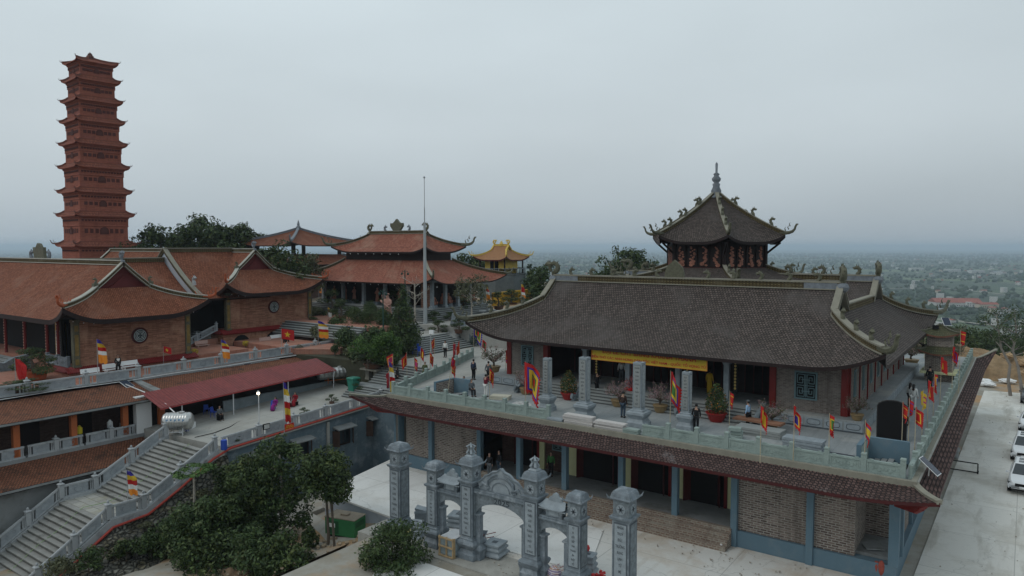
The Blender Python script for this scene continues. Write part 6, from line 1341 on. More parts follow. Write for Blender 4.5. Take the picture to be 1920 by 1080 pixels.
for(x,y),lb in(((402,782),'blue plastic chair in the dark kitchen under the canopy beside a stool'),((512,770),'blue plastic chair under the woman in magenta'),((388,776),'blue plastic chair farthest back in the canopy kitchen')):
    Pch(G(x,y,MZ(35)),random.uniform(0,6),lb,'blue plastic chairs under the canopy')
for k,((x,y),lb)in enumerate((((840,668),'blue plastic chair nearest the steps in the pile of blue chairs by the shrubs'),((780,664),'blue plastic chair at the left of the pile by the shrubs'),((790,668),'blue plastic chair at the right of the pile by the shrubs'),((785,658),'blue plastic chair at the back of the pile by the shrubs'))):
    if k:Pch(G(x,y,0),random.uniform(0,6),lb,'blue plastic chairs by the shrubs',1.25)
# solar panels, sign, floodlight, hoses
def solar(label,c,w_,h_,rz,tilt=R(50)):
    t=thing('solar_panel',label,'solar panel',(0,0,0)); mb=MB(); mb.obox((0,0,0),w_,.03,h_,0,-R(90)+tilt); mb.build('frame',WHITEP,t); mb=MB(); mb.obox((0,-.02*math.sin(tilt),.02),w_*.9,.03,h_*.93,0,-R(90)+tilt); mb.build('cells',SOLAR,t); mb=MB(); mb.tube([(0,.05,-.5),(0,.02,0)],.025,5); mb.build('bracket',ALU,t); t.location=c; t.rotation_euler=(0,0,rz)
solar('small solar panel hanging on the upper balustrade above the tiled valley',GX(238,720,-59.6),.75,1.0,PI/2+.2,R(25)); solar('small solar panel hanging on the upper balustrade above the metal canopy',GX(467,686,-60.0),.8,1.1,PI/2,R(25)); solar('solar panel leaning on the skirt roof at the right terrace corner',(-3.5,39.8,.35),.6,1.1,R(80),R(40))
t=thing('red_notice','small red notice with yellow lettering fixed to the middle terrace balustrade','sign',(-45.9,35.3,MZ(35.3))); c_=GX(543,801,-45.85); mb=MB(); mb.box(-45.9,-45.86,c_.y-.42,c_.y+.42,c_.z-.28,c_.z+.28); bd=mb.build('board',M('sign_red',(.55,.03,.02),.6,.05),t); text_obj('KHU VỰC\nCẤM ĐỔ RÁC\nXIN CẢM ƠN',.13,M('sign_yellow',(.75,.55,.05),.6,.05),'lettering',t,Matrix.Translation((-45.85,c_.y,c_.z))@SIDE,.004)
c_=GX(500,800,-45.85); t=thing('floodlight','square floodlight fixed on the middle terrace balustrade left of the red notice','floodlight',tuple(c_)); mb=MB(); mb.box(c_.x-.1,c_.x+.02,c_.y-.28,c_.y+.28,c_.z-.2,c_.z+.22); mb.build('housing',BLACK,t); mb=MB(); mb.box(c_.x+.02,c_.x+.035,c_.y-.23,c_.y+.23,c_.z-.15,c_.z+.17); mb.build('lens',M('lens',(.5,.5,.48),.3,.05),t)
def hose(label,pts,r,m,name='hose'):mb=MB(); mb.tube(pts,r,6); o=mb.build(name,m,smooth=True); return tag(o,label,'hose' if name=='hose' else 'cable')
hose('pale pipe drooping along the upper terrace edge from the solar panel',[(-60.15,y,-.06-.03*math.sin(y*.7))for y in np.linspace(6,56,40)],.03,WHITEP); hose('pale hose running from the upper terrace down to the steel tank',[(-59.9,29,-.2),(-57,29.2,-.6),(-54,29.3,-1.2),(-52.6,29.3,-1.75),(-52.2,29.3,MZ(29.3)+1.72)],.045,WHITEP); hose('dark hose snaking across the middle terrace floor',[G(x,y,MZ(31+(x-380)*.03)+.02)for x,y in((365,820),(400,812),(432,800),(445,792),(470,783),(500,778))],.03,BLACK)
hose('green hose lying down the staircase',[(-49.2-.02*k+.12*math.sin(k),28.4-.42*k,-3.40-np.interp(28.4-.42*k,[11,21.2,23.3,28.4],[9.05,2.68,2.64,0])+.05)for k in range(32)],.02,M('green_hose',(.25,.36,.18),.6,.1))
# benches
def bench(m=WHITEP):
    t=thing('stone_bench','bench','bench'); mb=MB(); mb.box(-.75,.75,-.2,.22,.42,.48); mb.build('seat',m,t); mb=MB(); mb.prism([(-.75,.55),(.75,.55),(.75,.92),(-.75,.92)],.2,.25,lambda a,b,d:(a,d+(b-.55)*.2,b)); mb.build('backrest',m,t)
    for s in(-1,1):mb=MB(); mb.box(s*.55-.06,s*.55+.06,-.16,.2,0,.42); mb.tube([(s*.55,.2,.4),(s*.55,.27,.85)],.03,5); mb.build('leg',m,t)
    return t
Pb=Proto(bench); PbP=Proto(lambda:bench(M('pink_granite',(.45,.30,.26),.6,.1)))
for(x,y),lb in(((172,712),'white stone bench left of the person at the first brick gable'),((212,702),'white stone bench behind the person at the first brick gable'),((245,696),'white stone bench right of the person at the first brick gable'),((520,643),'white stone bench in the middle of the row below the second gable'),((548,637),'white stone bench at the right end of the row below the second gable')):Pb(G(x,y,0),PI/2,lb,'white stone benches on the upper terrace')
PbP(G(500,648,0),PI/2,'pink stone bench at the left end of the row below the second gable'); PbP(G(380,655,0),PI/2,'pink stone bench beside the steps between the brick halls')
# ================================================================= GATE AND PILLARS IN THE COURTYARD
GZ=-5.46
def cap_roof(mb,x,y,w_,z,h=.28):
    mb.sq(x,y,[(w_*.9,z),(w_*1.22,z+.03),(w_*1.25,z+.07),(w_*1.12,z+h*.35),(w_*1.02,z+h*.8),(w_*.86,z+h*1.1),(w_*.6,z+h*1.25),(w_*.2,z+h*1.3)])
    for a in(-1,1):
        for b in(-1,1):mb.tube([(x+a*w_*1.05,y+b*w_*1.05,z+.05),(x+a*w_*1.28,y+b*w_*1.28,z+.1),(x+a*w_*1.42,y+b*w_*1.42,z+.26)],[.05,.045,.012],5)
def gate_column(par,x,y,z,h,w_,words,spire=False,head=True,name='column'):
    """pedestal, panelled shaft, lantern head and curved cap; h = height to underside of the cap"""
    mb=MB(); zl=z+h-.78 if head else z+h
    mb.sq(x,y,[(w_*1.35,z),(w_*1.35,z+.28),(w_*1.22,z+.34),(w_*1.05,z+.5),(w_*1.32,z+.66),(w_*1.5,z+.82),(w_*1.42,z+.92),(w_*1.12,z+1.0),(w_*1.12,z+1.08),(w_,z+1.12),(w_,zl-.16),(w_*1.2,zl-.12),(w_*1.28,zl-.02)]+([(w_*1.28,zl),(w_*.95,zl+.02)]if head else[]))
    o=mb.build(name,BLUE_ST,par)
    a,b=z+1.22,zl-.26; f=MB(); f.box(x-w_*.82,x+w_*.82,y-w_-.015,y-w_+.03,a,b); f.box(x+w_-.03,x+w_+.015,y-w_*.82,y+w_*.82,a,b); fr=f.build('dark_border',DKSTONE,o)
    f=MB(); f.box(x-w_*.70,x+w_*.70,y-w_-.028,y-w_,a+.06,b-.06); f.build('panel',BLUE_STL,o); f=MB(); f.box(x+w_,x+w_+.03,y-w_*.70,y+w_*.70,a+.06,b-.06); f.build('carved_panel',BLUE_STC,o)
    if words:
        sp=(b-a-.12)/len(words); tx='\n'.join(words); s_=min(.24,sp*.62)
        text_obj(tx,s_,M('engraved',(.06,.07,.08),.8,.05),'inscription',o,Matrix.Translation((x,y-w_-.03,(a+b)/2))@FRONT,.003,spacing=sp/s_,sx=.62)
    if head:
        hd=MB(); q=w_*.95; hd.sq(x,y,[(q,zl+.015),(q,z+h)]); hd_=hd.build('lantern_head',BLUE_STC,o); f=MB()
        for fn,g in((lambda a,b,d:(x+a,y-q-d,zl+.36+b),1),(lambda a,b,d:(x+q+d,y+a,zl+.36+b),1)):
            f.prism([(.22*math.cos(k*PI/8),.24*math.sin(k*PI/8))for k in range(16)],0,.02,fn)
        m1=f.build('round_panel',BLUE_STL,hd_); f=MB()
        for fn in(lambda a,b,d:(x+a,y-q-d,zl+.36+b),lambda a,b,d:(x+q+d,y+a,zl+.36+b)):
            for k in range(6):t_=k*PI/3; f.prism([(.04*math.cos(t_+1.57),.04*math.sin(t_+1.57)),(.19*math.cos(t_),.2*math.sin(t_)),(.04*math.cos(t_-1.57),.04*math.sin(t_-1.57))],.02,.035,fn)
        f.build('flower',DKSTONE,m1)
        cp=MB(); cap_roof(cp,x,y,w_*1.05,z+h,.36); c_=cp.build('cap',BLUE_ST,o)
        if spire:
            zt=z+h+.36; cp=MB(); cp.sq(x,y,[(.22,zt),(.24,zt+.12),(.17,zt+.2)])
            for k in range(4):
                t_=k*PI/2+PI/4; cp.tube([(x+.06*math.cos(t_),y+.06*math.sin(t_),zt+.15),(x+.2*math.cos(t_),y+.2*math.sin(t_),zt+.3),(x+.1*math.cos(t_),y+.1*math.sin(t_),zt+.48),(x+.2*math.cos(t_),y+.2*math.sin(t_),zt+.62),(x+.05*math.cos(t_),y+.05*math.sin(t_),zt+.72)],[.07,.08,.06,.07,.04],5)
            cp.lathe(x,y,[(.08,zt+.15),(.07,zt+.7),(.02,zt+.82)],8); cp.build('finial',BLUE_STL,c_)
    return o
W1=['NHÂN','THỨ','ĐƯỜNG','TÂN','KHỞI','TÂM','THANH','ĐỨC','HƯỚNG']; W6=['NHÂN','THUỶ','ĐỨC','TRƯỜNG','RẠNG','LINH','TỪ','MẸ','ÂN']
W2=['CHỐN','TỔ','Ở','ĐÂY','DẤU','ẤN','TÂM','LÀNH','ĐẤT']; W3=['ĐỨC','MẸ','HƯƠNG','LƯU','NON','NƯỚC','SÁNG','TRANG','SỬ','NHÀ']; W4=['NƯỚC','NON','THIÊN','LƯU','ĐẠI','THÀNH','ĐẠO','PHẬT','TỪ','QUANG']; W5=['TỪ','BI','CỨU','TIẾP','TÂM','THANH','ÂN','PHẬT','TỔ']
pl=thing('stone_pillar','free-standing carved blue-grey stone pillar left of the gate','pillar',(-28.9,29.3,GZ-.3)); gate_column(pl,-28.9,29.3,GZ-.25,5.05,.40,W1,name='shaft')
pr_=thing('stone_pillar','free-standing carved blue-grey stone pillar right of the gate','pillar',(-14.55,29.2,GZ)); gate_column(pr_,-14.55,29.2,GZ,5.0,.42,W6,name='shaft')
gt=thing('stone_gate','carved blue-grey stone gate with three openings dated 2025','gate',(-21.5,29.2,GZ))
gx=[-26.05,-23.55,-19.5,-17.05]; gh=[4.25,4.95,4.95,4.35]
for x,h,wd,sp in zip(gx,gh,(W2,W3,W4,W5),(0,1,1,0)):gate_column(gt,x,29.2,GZ,h,.36 if not sp else .40,wd,sp)
def arch_beam(x0,x1,zt,th,rise,nm='arch_beam',date=None):
    mb=MB(); n=14; pts=[(x0,zt),(x1,zt)]+[(x1-(x1-x0)*k/n,zt-th-rise+rise*math.sin(PI*k/n)**.55)for k in range(n+1)]
    mb.prism(pts,29.05,29.35,lambda a,b,d:(a,d,b)); o=mb.build(nm,BLUE_STC,gt); mb=MB(); mb.box(x0,x1,28.9,29.5,zt+.003,zt+.10); mb.box(x0,x1,28.95,29.45,zt+.103,zt+.19); mb.build('cornice',BLUE_ST,o)
    for x in(x0+.14,x1-.14):
        mb=MB(); mb.sq(x,29.2,[(.22,GZ),(.22,GZ+.3),(.28,GZ+.55),(.14,GZ+.8),(.15,GZ+.9),(.15,zt-th-rise-.12),(.22,zt-th-rise-.06),(.22,zt-th-rise+.02)]); mb.build('jamb',BLUE_ST,gt)
    if date:text_obj(date,.40,M('engraved',(.03,.035,.04)),'date',o,Matrix.Translation(((x0+x1)/2+.1,29.045,zt-.27))@FRONT,.006,sx=1.25)
arch_beam(gx[1]+.4,gx[2]-.4,GZ+3.62,.42,.75,date='2025'); arch_beam(gx[0]+.36,gx[1]-.4,GZ+3.15,.36,.5); arch_beam(gx[2]+.4,gx[3]-.36,GZ+3.15,.36,.5)
for x0,x1 in((gx[0]+.36,gx[1]-.4),(gx[2]+.4,gx[3]-.36)):
    xc=(x0+x1)/2; z=GZ+3.35; mb=MB(); mb.box(xc-.45,xc+.45,29.0,29.4,z,z+.42); o=mb.build('small_shrine',BLUE_ST,gt); mb=MB(); mb.box(xc-.28,xc+.28,28.975,29.0,z+.07,z+.36); mb.build('panel',BLUE_STL,o)
    mb=MB(); mb.grid(lambda u,v,xc=xc,z=z:(xc+(u*2-1)*(.78-.22*v),29.2-.42*(1-v),z+.42+.36*v**1.3+.14*abs(2*u-1)**4*(1-v)),12,5); mb.grid(lambda u,v,xc=xc,z=z:(xc+(u*2-1)*(.78-.22*v),29.2+.42*(1-v),z+.42+.36*v**1.3+.14*abs(2*u-1)**4*(1-v)),12,5,flip=True)
    mb.box(xc-.76,xc+.76,28.8,29.6,z+.38,z+.42); ro=mb.build('roof',BLUE_STL,o); mb=MB(); mb.prism([(-.4,0),(.4,0),(.34,.16),(.2,.22),(.12,.36),(0,.42),(-.12,.36),(-.2,.22),(-.34,.16)],-.06,.06,lambda a,b,d,xc=xc,z=z:(xc+a,29.2+d,z+.74+b)); mb.build('crest',BLUE_STL,ro)
    for s in(-1,1):mb=MB(); mb.tube([(xc+s*.72,29.2,z+.46),(xc+s*.95,29.2,z+.52),(xc+s*1.0,29.2,z+.72)],[.07,.06,.02],5); mb.build('eave_horn',BLUE_STL,ro)
mb=MB(); xc,z=(gx[1]+gx[2])/2,GZ+3.82; outl=[(-1.4,0),(-1.45,.3),(-1.2,.55),(-1.0,.75),(-.75,.85),(-.5,1.05),(-.2,1.12),(0,1.3),(.2,1.12),(.5,1.05),(.75,.85),(1.0,.75),(1.2,.55),(1.45,.3),(1.4,0)]
mb.prism(outl,-.09,.09,lambda a,b,d:(xc+a,29.2+d,z+b)); cr_=mb.build('crest_panel',BLUE_STL,gt); mb=MB()
for r_ in(.42,.62):mb.tube([(xc+r_*1.35*math.cos(q*PI/12),29.09,z+.05+r_*1.2*math.sin(q*PI/12))for q in range(13)],.03,5)
for s in(-1,1):
    mb.tube([(xc+s*1.3,29.08,z+.12),(xc+s*1.1,29.06,z+.4),(xc+s*.85,29.06,z+.3),(xc+s*.8,29.06,z+.6),(xc+s*.5,29.06,z+.85),(xc+s*.2,29.06,z+.95)],[.06,.09,.08,.08,.06,.03],6)
    mb.tube([(xc+s*1.0,29.06,z+.2),(xc+s*.8,29.06,z+.12),(xc+s*.7,29.06,z+.25)],.05,5)
mb.build('dragon_relief',BLUE_ST,cr_); mb=MB(); mb.tube([(xc+a,29.1,z+b)for a,b in outl[1:-1]],.05,5); mb.build('rim',BLUE_ST,cr_)
# loose carved stones, crate and rubbish around the gate
def stonebase(label,c,s=.6,n=3,rz=0,hole=True):
    t=thing('carved_stone_block',label,'stone block'); mb=MB(); pr=[]; z=0
    for k in range(n):q=s*(1-.08*k); pr+=[(q*.85,z),(q,z+.08),(q,z+.16),(q*.8,z+.26),(q*.78,z+.30)]; z+=.3
    mb.sq(0,0,pr+[(s*.86,z),(s*.86,z+.1)]); mb.build('body',BLUE_STL,t)
    if hole:mb=MB(); mb.sq(0,0,[(s*.25,z+.1),(s*.25,z+.106)]); mb.build('socket',DKSTONE,t)
    t.location=c; t.rotation_euler=(0,0,rz); return t
stonebase('stepped carved stone block lying alone inside the gate by a wheelbarrow',G(928,1040,GZ),.58,2,.1); stonebase('stepped carved stone block seen through the left side arch',G(860,985,GZ),.62,2,.3); stonebase('small stack of carved stones beside the left free pillar',G(782,1010,GZ-.1),.36,3,.4)
stonebase('carved stone pedestal with a red ball on it behind the right gate column',G(1103,1075,GZ),.42,3,.2); mb=MB(); c_=G(1100,1050,GZ+.55); mb.lathe(c_.x,c_.y,[(.02,GZ+1.0),(.13,GZ+1.06),(.17,GZ+1.17),(.12,GZ+1.3),(.02,GZ+1.34)],12); o=mb.build('red_ball',[PLASTIC['red']]); tag(o,'small red and white ball-shaped lantern on the carved pedestal','lantern')
mb=MB(); c_=G(800,985,GZ); mb.obox((0,0,.4),1.3,.55,.8,.0); mb.obox((.1,0,.86),1.5,.75,.12,0); mb.obox((-.2,0,.97),.9,.6,.1,0,0,R(12)); o=mb.build('stone_chest',BLUE_STL); o.location=c_; o.rotation_euler=(0,0,.5); tag(o,'grey carved stone chest with a loose slab on top left of the gate','stone block')
lathed('rubbish_bag','white and red plastic bag lying by the left free pillar','bag',G(770,990,GZ),[(.05,0),(.25,.05),(.28,.2),(.15,.35),(.05,.42)],M('bag_white',(.6,.5,.5),.6,.4,3),9)
lathed('yellow_sack','pale yellow sack beside the small stack of carved stones','sack',G(770,1005,GZ-.1),[(.05,0),(.24,.04),(.27,.25),(.16,.45),(.05,.5)],M('sack_yellow',(.5,.45,.18),.7,.2,3),9)
cr=thing('wooden_crate','pale wooden crate wrapped round a stone slab between the left gate columns','crate',tuple(G(845,1040,GZ))); c_=G(845,1040,GZ)
mb=MB(); mb.box(c_.x-.45,c_.x+.45,c_.y-.3,c_.y+.9,GZ+.08,GZ+1.0); mb.build('wrapped_slab',M('wrapped_plastic',(.30,.36,.38),.35,.25,2),cr); mb=MB(); W_=M('raw_timber',(.42,.30,.17),.8,.15,4)
for x in(-.48,0,.45):mb.box(c_.x+x-.04,c_.x+x+.04,c_.y-.38,c_.y-.31,GZ,GZ+1.08)
for z in(.02,.52,.98):mb.box(c_.x-.5,c_.x+.5,c_.y-.44,c_.y-.385,GZ+z,GZ+z+.09)
for y in(0,.5,.9):mb.box(c_.x+.46,c_.x+.52,c_.y-.3+y,c_.y-.22+y,GZ,GZ+1.06)
mb.build('battens',W_,cr); mb=MB(); mb.box(c_.x-.47,c_.x+.47,c_.y-.28,c_.y+.92,GZ+1.003,GZ+1.03); mb.build('top_sheet',M('plastic_sheet',(.5,.52,.54),.4,.15),cr)
def wheelbarrow(label,c,rz):
    t=thing('wheelbarrow',label,'wheelbarrow'); mb=MB(); mb.sq(0,0,[(.2,.3),(.42,.62),(.44,.62),(.24,.33)]); mb.build('tray',BLUE_ST,t); mb=MB()
    for s in(-1,1):mb.tube([(s*.1,-.5,.25),(s*.25,0,.35),(s*.3,.9,.6)],.022,5); mb.tube([(s*.25,.3,.42),(s*.25,.35,0)],.02,5)
    mb.build('handles',REDWOOD,t); mb=MB(); mb.tube([(-.04,-.5,.2),(.04,-.5,.2)],.2,14); mb.build('wheel',BLACK,t); t.location=c; t.rotation_euler=(0,0,rz)
wheelbarrow('dark wheelbarrow with red handles inside the gate',G(898,1020,GZ),-1.1)
mb=MB(); c_=G(1040,1090,GZ); mb.lathe(0,0,[(.3,0),(.42,.15),(.40,.5),(.22,.72),(.1,.8)],10,sy=.7)
for k in range(3):mb.tube([(-.1+.2*k,0,.6),(.2+.3*k,.1,.9)],.04,4)
o=mb.build('striped_sack',BR('striped_cloth',(.45,.25,.15),(.12,.12,.35),(.6,.6,.6),2,.09,.02)); o.location=c_; tag(o,'blue, orange and white striped sack at the bottom edge in the right side arch','sack')
mb=MB(); c_=G(1122,1092,GZ); rs=random.Random(5)
for k in range(16):a=rs.uniform(0,6.28); q=rs.uniform(0,.38); mb.obox((q*math.cos(a),q*math.sin(a),.2+rs.uniform(0,.25)),.16,.12,.12,a,a)
o=mb.build('red_bundle',PLASTIC['red']); o.location=c_; tag(o,'heap of red bundles at the bottom edge right of the gate','bundle')
gn=thing('generator','green metal generator box with a rusty lid on the lane behind two thin trees','generator',(0,0,0)); mb=MB(); mb.box(-1.3,1.3,-.75,.75,.22,1.5); mb.build('body',M('green_paint',(.035,.17,.065),.5,.15,1.5),gn); mb=MB(); mb.box(-1.34,1.34,-.79,.79,1.5,1.56); mb.box(-.3,.3,-.2,.2,1.56,1.68); mb.build('lid',M('rusty_lid',(.25,.21,.16),.8,.25),gn)
mb=MB(); mb.box(-1.2,-.1,-.77,-.75,.35,1.3); mb.box(1.3,1.315,-.6,.5,.9,1.3); mb.build('panel',M('dark_green',(.02,.09,.04),.5,.1),gn); mb=MB(); mb.box(-1.1,1.1,-.6,.6,.0,.22); mb.build('skid',BLACK,gn); mb=MB(); mb.box(-1.0,-.4,-.785,-.77,.8,1.1); mb.build('label_plate',WHITEP,gn)
c_=G(648,1003,-7); gn.location=c_; gn.rotation_euler=(0,0,R(14)); gn.scale=(.82,)*3
pb_=thing('stone_planter','low stone-edged planter box of white gravel at the bottom centre','planter',(0,0,0)); mb=MB(); mb.box(-1.2,1.2,-1.6,1.6,0,.8); mb.build('body',M('planter_stone',(.28,.26,.23),.9,.2),pb_); mb=MB(); mb.box(-1.3,1.3,-1.7,-1.45,.8,.9); mb.box(-1.3,1.3,1.45,1.7,.8,.9); mb.box(-1.3,-1.05,-1.45,1.45,.8,.9); mb.box(1.05,1.3,-1.45,1.45,.8,.9); mb.build('coping',M('planter_coping',(.42,.36,.30),.9,.15),pb_); mb=MB(); mb.box(-1.05,1.05,-1.45,1.45,.8,.83); mb.build('gravel',CONC_W,pb_)
pb_.location=G(725,1075,-6.6); pb_.rotation_euler=(0,0,R(-12))
# ================================================================= ON THE TERRACE
def terrace_pillar(label,x,y,h,w_,words,seed=0):
    t=thing('stone_pillar',label,'pillar',(x,y,0),'square inscribed pillars along the terrace'); mb=MB(); mb.sq(x,y,[(w_*2.0,0),(w_*2.0,.28),(w_*1.75,.34),(w_*1.5,.5),(w_*1.7,.62),(w_*2.05,.78),(w_*2.0,.92),(w_*1.5,.98),(w_*1.5,1.04),(w_*1.15,1.07)]); mb.build('pedestal',BLUE_STL,t)
    mb=MB(); mb.box(x-w_,x+w_,y-w_,y+w_,1.07,h); s=mb.build('shaft',BLUE_STL,t); mb=MB()
    mb.box(x-w_*.78,x+w_*.78,y-w_-.012,y-w_,1.2,h-.14); mb.box(x+w_,x+w_+.012,y-w_*.78,y+w_*.78,1.2,h-.14); mb.build('dark_border',DKSTONE,s)
    mb=MB(); mb.box(x-w_*.72,x+w_*.72,y-w_-.02,y-w_,1.225,h-.165); mb.build('panel',STEP_G,s); mb=MB(); mb.box(x+w_,x+w_+.02,y-w_*.72,y+w_*.72,1.225,h-.165); mb.build('carved_panel',BLUE_STC if 0 else M('carved_pale',(.33,.36,.37),.8,.25,6,bm=.8),s)
    sp=(h-1.5)/len(words); text_obj('\n'.join(words),sp*.6,M('engraved',(.06,.07,.08)),'inscription',s,Matrix.Translation((x,y-w_-.022,(1.2+h-.14)/2))@FRONT,.003,spacing=1/.6,sx=.66)
    mb=MB(); mb.sq(x,y,[(w_*.4,h),(w_*.4,h+.02)]); mb.build('socket',M('engraved',(.06,.07,.08)),s)
terrace_pillar('leftmost and slimmest inscribed square pillar on the terrace beside the peony-coloured big flag',-25.9,40.3,3.55,.225,['TỪ','HIẾU','DƯỠNG','SINH','TÂM','ĐẠO','LÀM','GỐC','ĐỨC','ÂN'])
terrace_pillar('second inscribed square pillar on the terrace between the kumquat and the man photographing',-22.75,39.8,3.95,.27,['BỐN','BỂ','TRƯỜNG','TỒN','DANH','NON','ĐẤT','TỔ','SÁNG','MÃI'])
terrace_pillar('third inscribed square pillar on the terrace between the two pink blossom pots',-19.05,40.0,3.95,.285,['NGHÌN','NĂM','CÒN','NHỚ','CÔNG','ƠN','THẦN','NỮ','TỔ','ĐẤT'])
terrace_pillar('rightmost shorter inscribed square pillar on the terrace beside the man in black',-16.35,40.9,3.5,.235,['TRỜI','ĐẤT','NHỚ','ANH','HÙNG','QUÝ','TRỌNG','TỪ','BI','NON'])
bnr=thing('banner','long yellow banner with red lettering hung under the main temple eave','banner',(-21,44.75,3.5)); mb=MB(); bx0,bx1=-25.0,-16.55
mb.grid(lambda u,v:(bx0+(bx1-bx0)*u,44.75+.02*math.sin(u*30),2.98+.98*v),40,4); c_=mb.build('cloth',M('banner_yellow',(.52,.36,.035),.7,.12,.8),bnr); c_.modifiers.new('thickness','SOLIDIFY').thickness=.012
mb=MB(); mb.strip([(bx0,44.74,2.96),(bx1,44.74,2.96)],.03,.04); mb.strip([(bx0,44.74,3.92),(bx1,44.74,3.92)],.03,.04); mb.box(bx0-.02,bx0+.04,44.72,44.76,2.96,3.95); mb.box(bx1-.04,bx1+.02,44.72,44.76,2.96,3.95); mb.build('border',M('banner_orange',(.52,.20,.03),.7,.1),bnr)
RL=M('banner_red',(.42,.02,.02),.7,.05); text_obj('ĐẠI LỄ CẮT BĂNG KHÁNH THÀNH',.40,RL,'headline',bnr,Matrix.Translation((-20.7,44.70,3.62))@FRONT,.004,sx=1.08); text_obj('ĐỀN THỜ CÁC ANH HÙNG DÂN TỘC VIỆT NAM - QUỐC TỔ VỌNG TỪ',.235,RL,'second_line',bnr,Matrix.Translation((-20.8,44.70,3.19))@FRONT,.004,sx=1.10)
# stair wells on the terrace
def stairwell(label,x0,x1,y0,y1,h,m_in=B_GREY2):
    t=thing('stairwell',label,'stairwell',(x0,y0,0)); mb=MB(); mb.box(x0,x0+.22,y0,y1,0,h); mb.box(x0+.22,x1,y1-.22,y1,0,h); mb.build('wall',BLUE_PAINT,t)
    mb=MB(); mb.box(x0+.22,x1,y0+.3,y1-.22,0.004,.02); mb.build('opening',BLACK,t); mb=MB(); mb.box(x0+.225,x0+.24,y0+.02,y1-.24,.02,h-.08); mb.build('brick_lining',m_in,t)
    mb=MB()
    for k in range(4):mb.box(x0+.25+k*.32,x0+.5+k*.32,y0+.3,y1-.25,.02+.05*k,.05+.05*k)
    mb.build('tread',CONC_D,t)
stairwell('blue walled stair opening with brick lining behind the left terrace balustrade',-34.9,-33.1,39.0,41.2,1.15); stairwell('blue walled stair opening at the right front terrace corner below the black arched door',-6.6,-4.5,38.7,40.9,1.15,GREEN_ST)
p=G(1671,826,0); t=thing('arched_door','tall black arched door panel standing at the right front corner of the terrace','door',(p.x,p.y,0)); prof=[(-.72,0),(.72,0),(.72,1.95)]+[(.72*math.cos(q*PI/8),1.95+.34*math.sin(q*PI/8))for q in range(1,8)]+[(-.72,1.95)]
ux,uy=math.cos(R(8)),math.sin(R(8)); mb=MB(); mb.prism(prof,-.06,.06,lambda a,b,d:(p.x+ux*a-uy*d,p.y+uy*a+ux*d,b)); mb.build('leaf',BLACK,t); mb=MB(); mb.tube([(p.x+ux*a,p.y+uy*a,b)for a,b in prof[1:]+prof[:1]],.05,5); mb.build('frame',M('door_frame_dark',(.03,.028,.028),.5,.1),t)
# building materials
def slabs(label,c,sx,sy,n,dz,m,rz=0,seed=0,name='stone_slabs',cat='stone slabs',jit=.05):
    rs=random.Random(seed); mb=MB()
    for k in range(n):mb.obox((rs.uniform(-jit,jit),rs.uniform(-jit,jit),dz*(k+.5)),sx*rs.uniform(.93,1),sy*rs.uniform(.9,1),dz*.86,rs.uniform(-.03,.03))
    o=mb.build(name,m); o.location=c; o.rotation_euler=(0,0,rz); return tag(o,label,cat)
PALE_SL=M('pale_cut_slab',(.52,.49,.47),.7,.07)
slabs('long pale pinkish stack of cut stone slabs lying in the gap of the front balustrade',(-22.1,38.05,0),2.1,.5,7,.09,PALE_SL); slabs('second pale stack of cut stone slabs next to it in the balustrade gap',(-19.95,38.02,0),2.05,.5,6,.09,PALE_SL,.01,2)
slabs('short bluish pile of stone rails at the left end of the balustrade gap',(-23.7,38.0,0),1.1,.5,2,.12,BLUE_STL,.05,3); slabs('bluish pile of stone rails at the right end of the balustrade gap',(-18.5,37.95,0),1.0,.5,3,.12,GREEN_ST,0,4)
slabs('pile of brown timber planks on trestles behind the right balustrade',G(1420,805,0)+Vector((0,0,.45)),3.0,.8,3,.06,M('brown_planks',(.24,.12,.075),.8,.25),-.1,5,'timber_planks','planks',.15)
slabs('wide grey stone slab pile under the brown planks',G(1425,815,0),2.7,1.2,3,.14,STEP_G,-.05,6); slabs('pale grey stack of stone panels between two front balustrade posts on the right',G(1508,842,0),2.1,.9,4,.15,BLUE_STL,-.02,7); slabs('dark flat slabs stacked near the right front corner',G(1580,868,0),1.8,.5,3,.14,M('dark_slab',(.05,.055,.07),.5,.2),-.03,8)
slabs('two carved green stone blocks left on the balustrade near the planks',G(1381,822,0),.7,.5,3,.22,GREEN_ST,.2,9,jit=.1)
slabs('pale flat boards lying behind the seated pair',G(938,748,0),1.5,.8,2,.14,M('board_cream',(.5,.47,.38),.8,.1),.3,10); rock('grey sheeted heap behind the left balustrade beside the first pillar',G(978,764,0)+Vector((0,0,.12)),.5,M('sheet_grey',(.42,.42,.41),.7,.2),5,(1.6,.7,.5),'covered_heap')
# plants on the terrace
Pk=Proto(kumquat)
Pk(G(1066,749,.0),0,'round kumquat tree in a red pot left of the second pillar'); Pk(G(1343,790,0),1.0,'larger dark kumquat tree in a red pot right of the fourth pillar',None,1.12)
Pbl=Proto(blossom_tree)
for(x,y,z),rz,lb,s in(((1158,762,0),0,'pink blossom tree in an ochre pot behind the standing man in brown',1.0),((1238,773,0),2,'pink blossom tree in an ochre pot between third and fourth pillars',1.05),((986,739,0),1,'pale pink blossom tree in a low pot left of the first pillar by the plinth',1.0)):Pbl(G(x,y,z),rz,lb,'potted blossom trees on the terrace',s)
Pbg=Proto(lambda:blossom_tree(2.1,9,2.0,.55,'potted_blossom',1.6))
Pbg(G(1446,805,0),.5,'sparse grey-pink blossom shrub in an ochre pot at the right end of the temple steps','potted blossom trees on the terrace',.95); Pbg(G(1607,788,.72),2.2,'leafy green shrub in an ochre pot on the plinth corner by the last red pillar','potted blossom trees on the terrace',.8); Pbg(G(925,700,0),1.2,'tall sparse blossom tree in a brown pot at the left temple corner','potted blossom trees on the terrace',1.35)
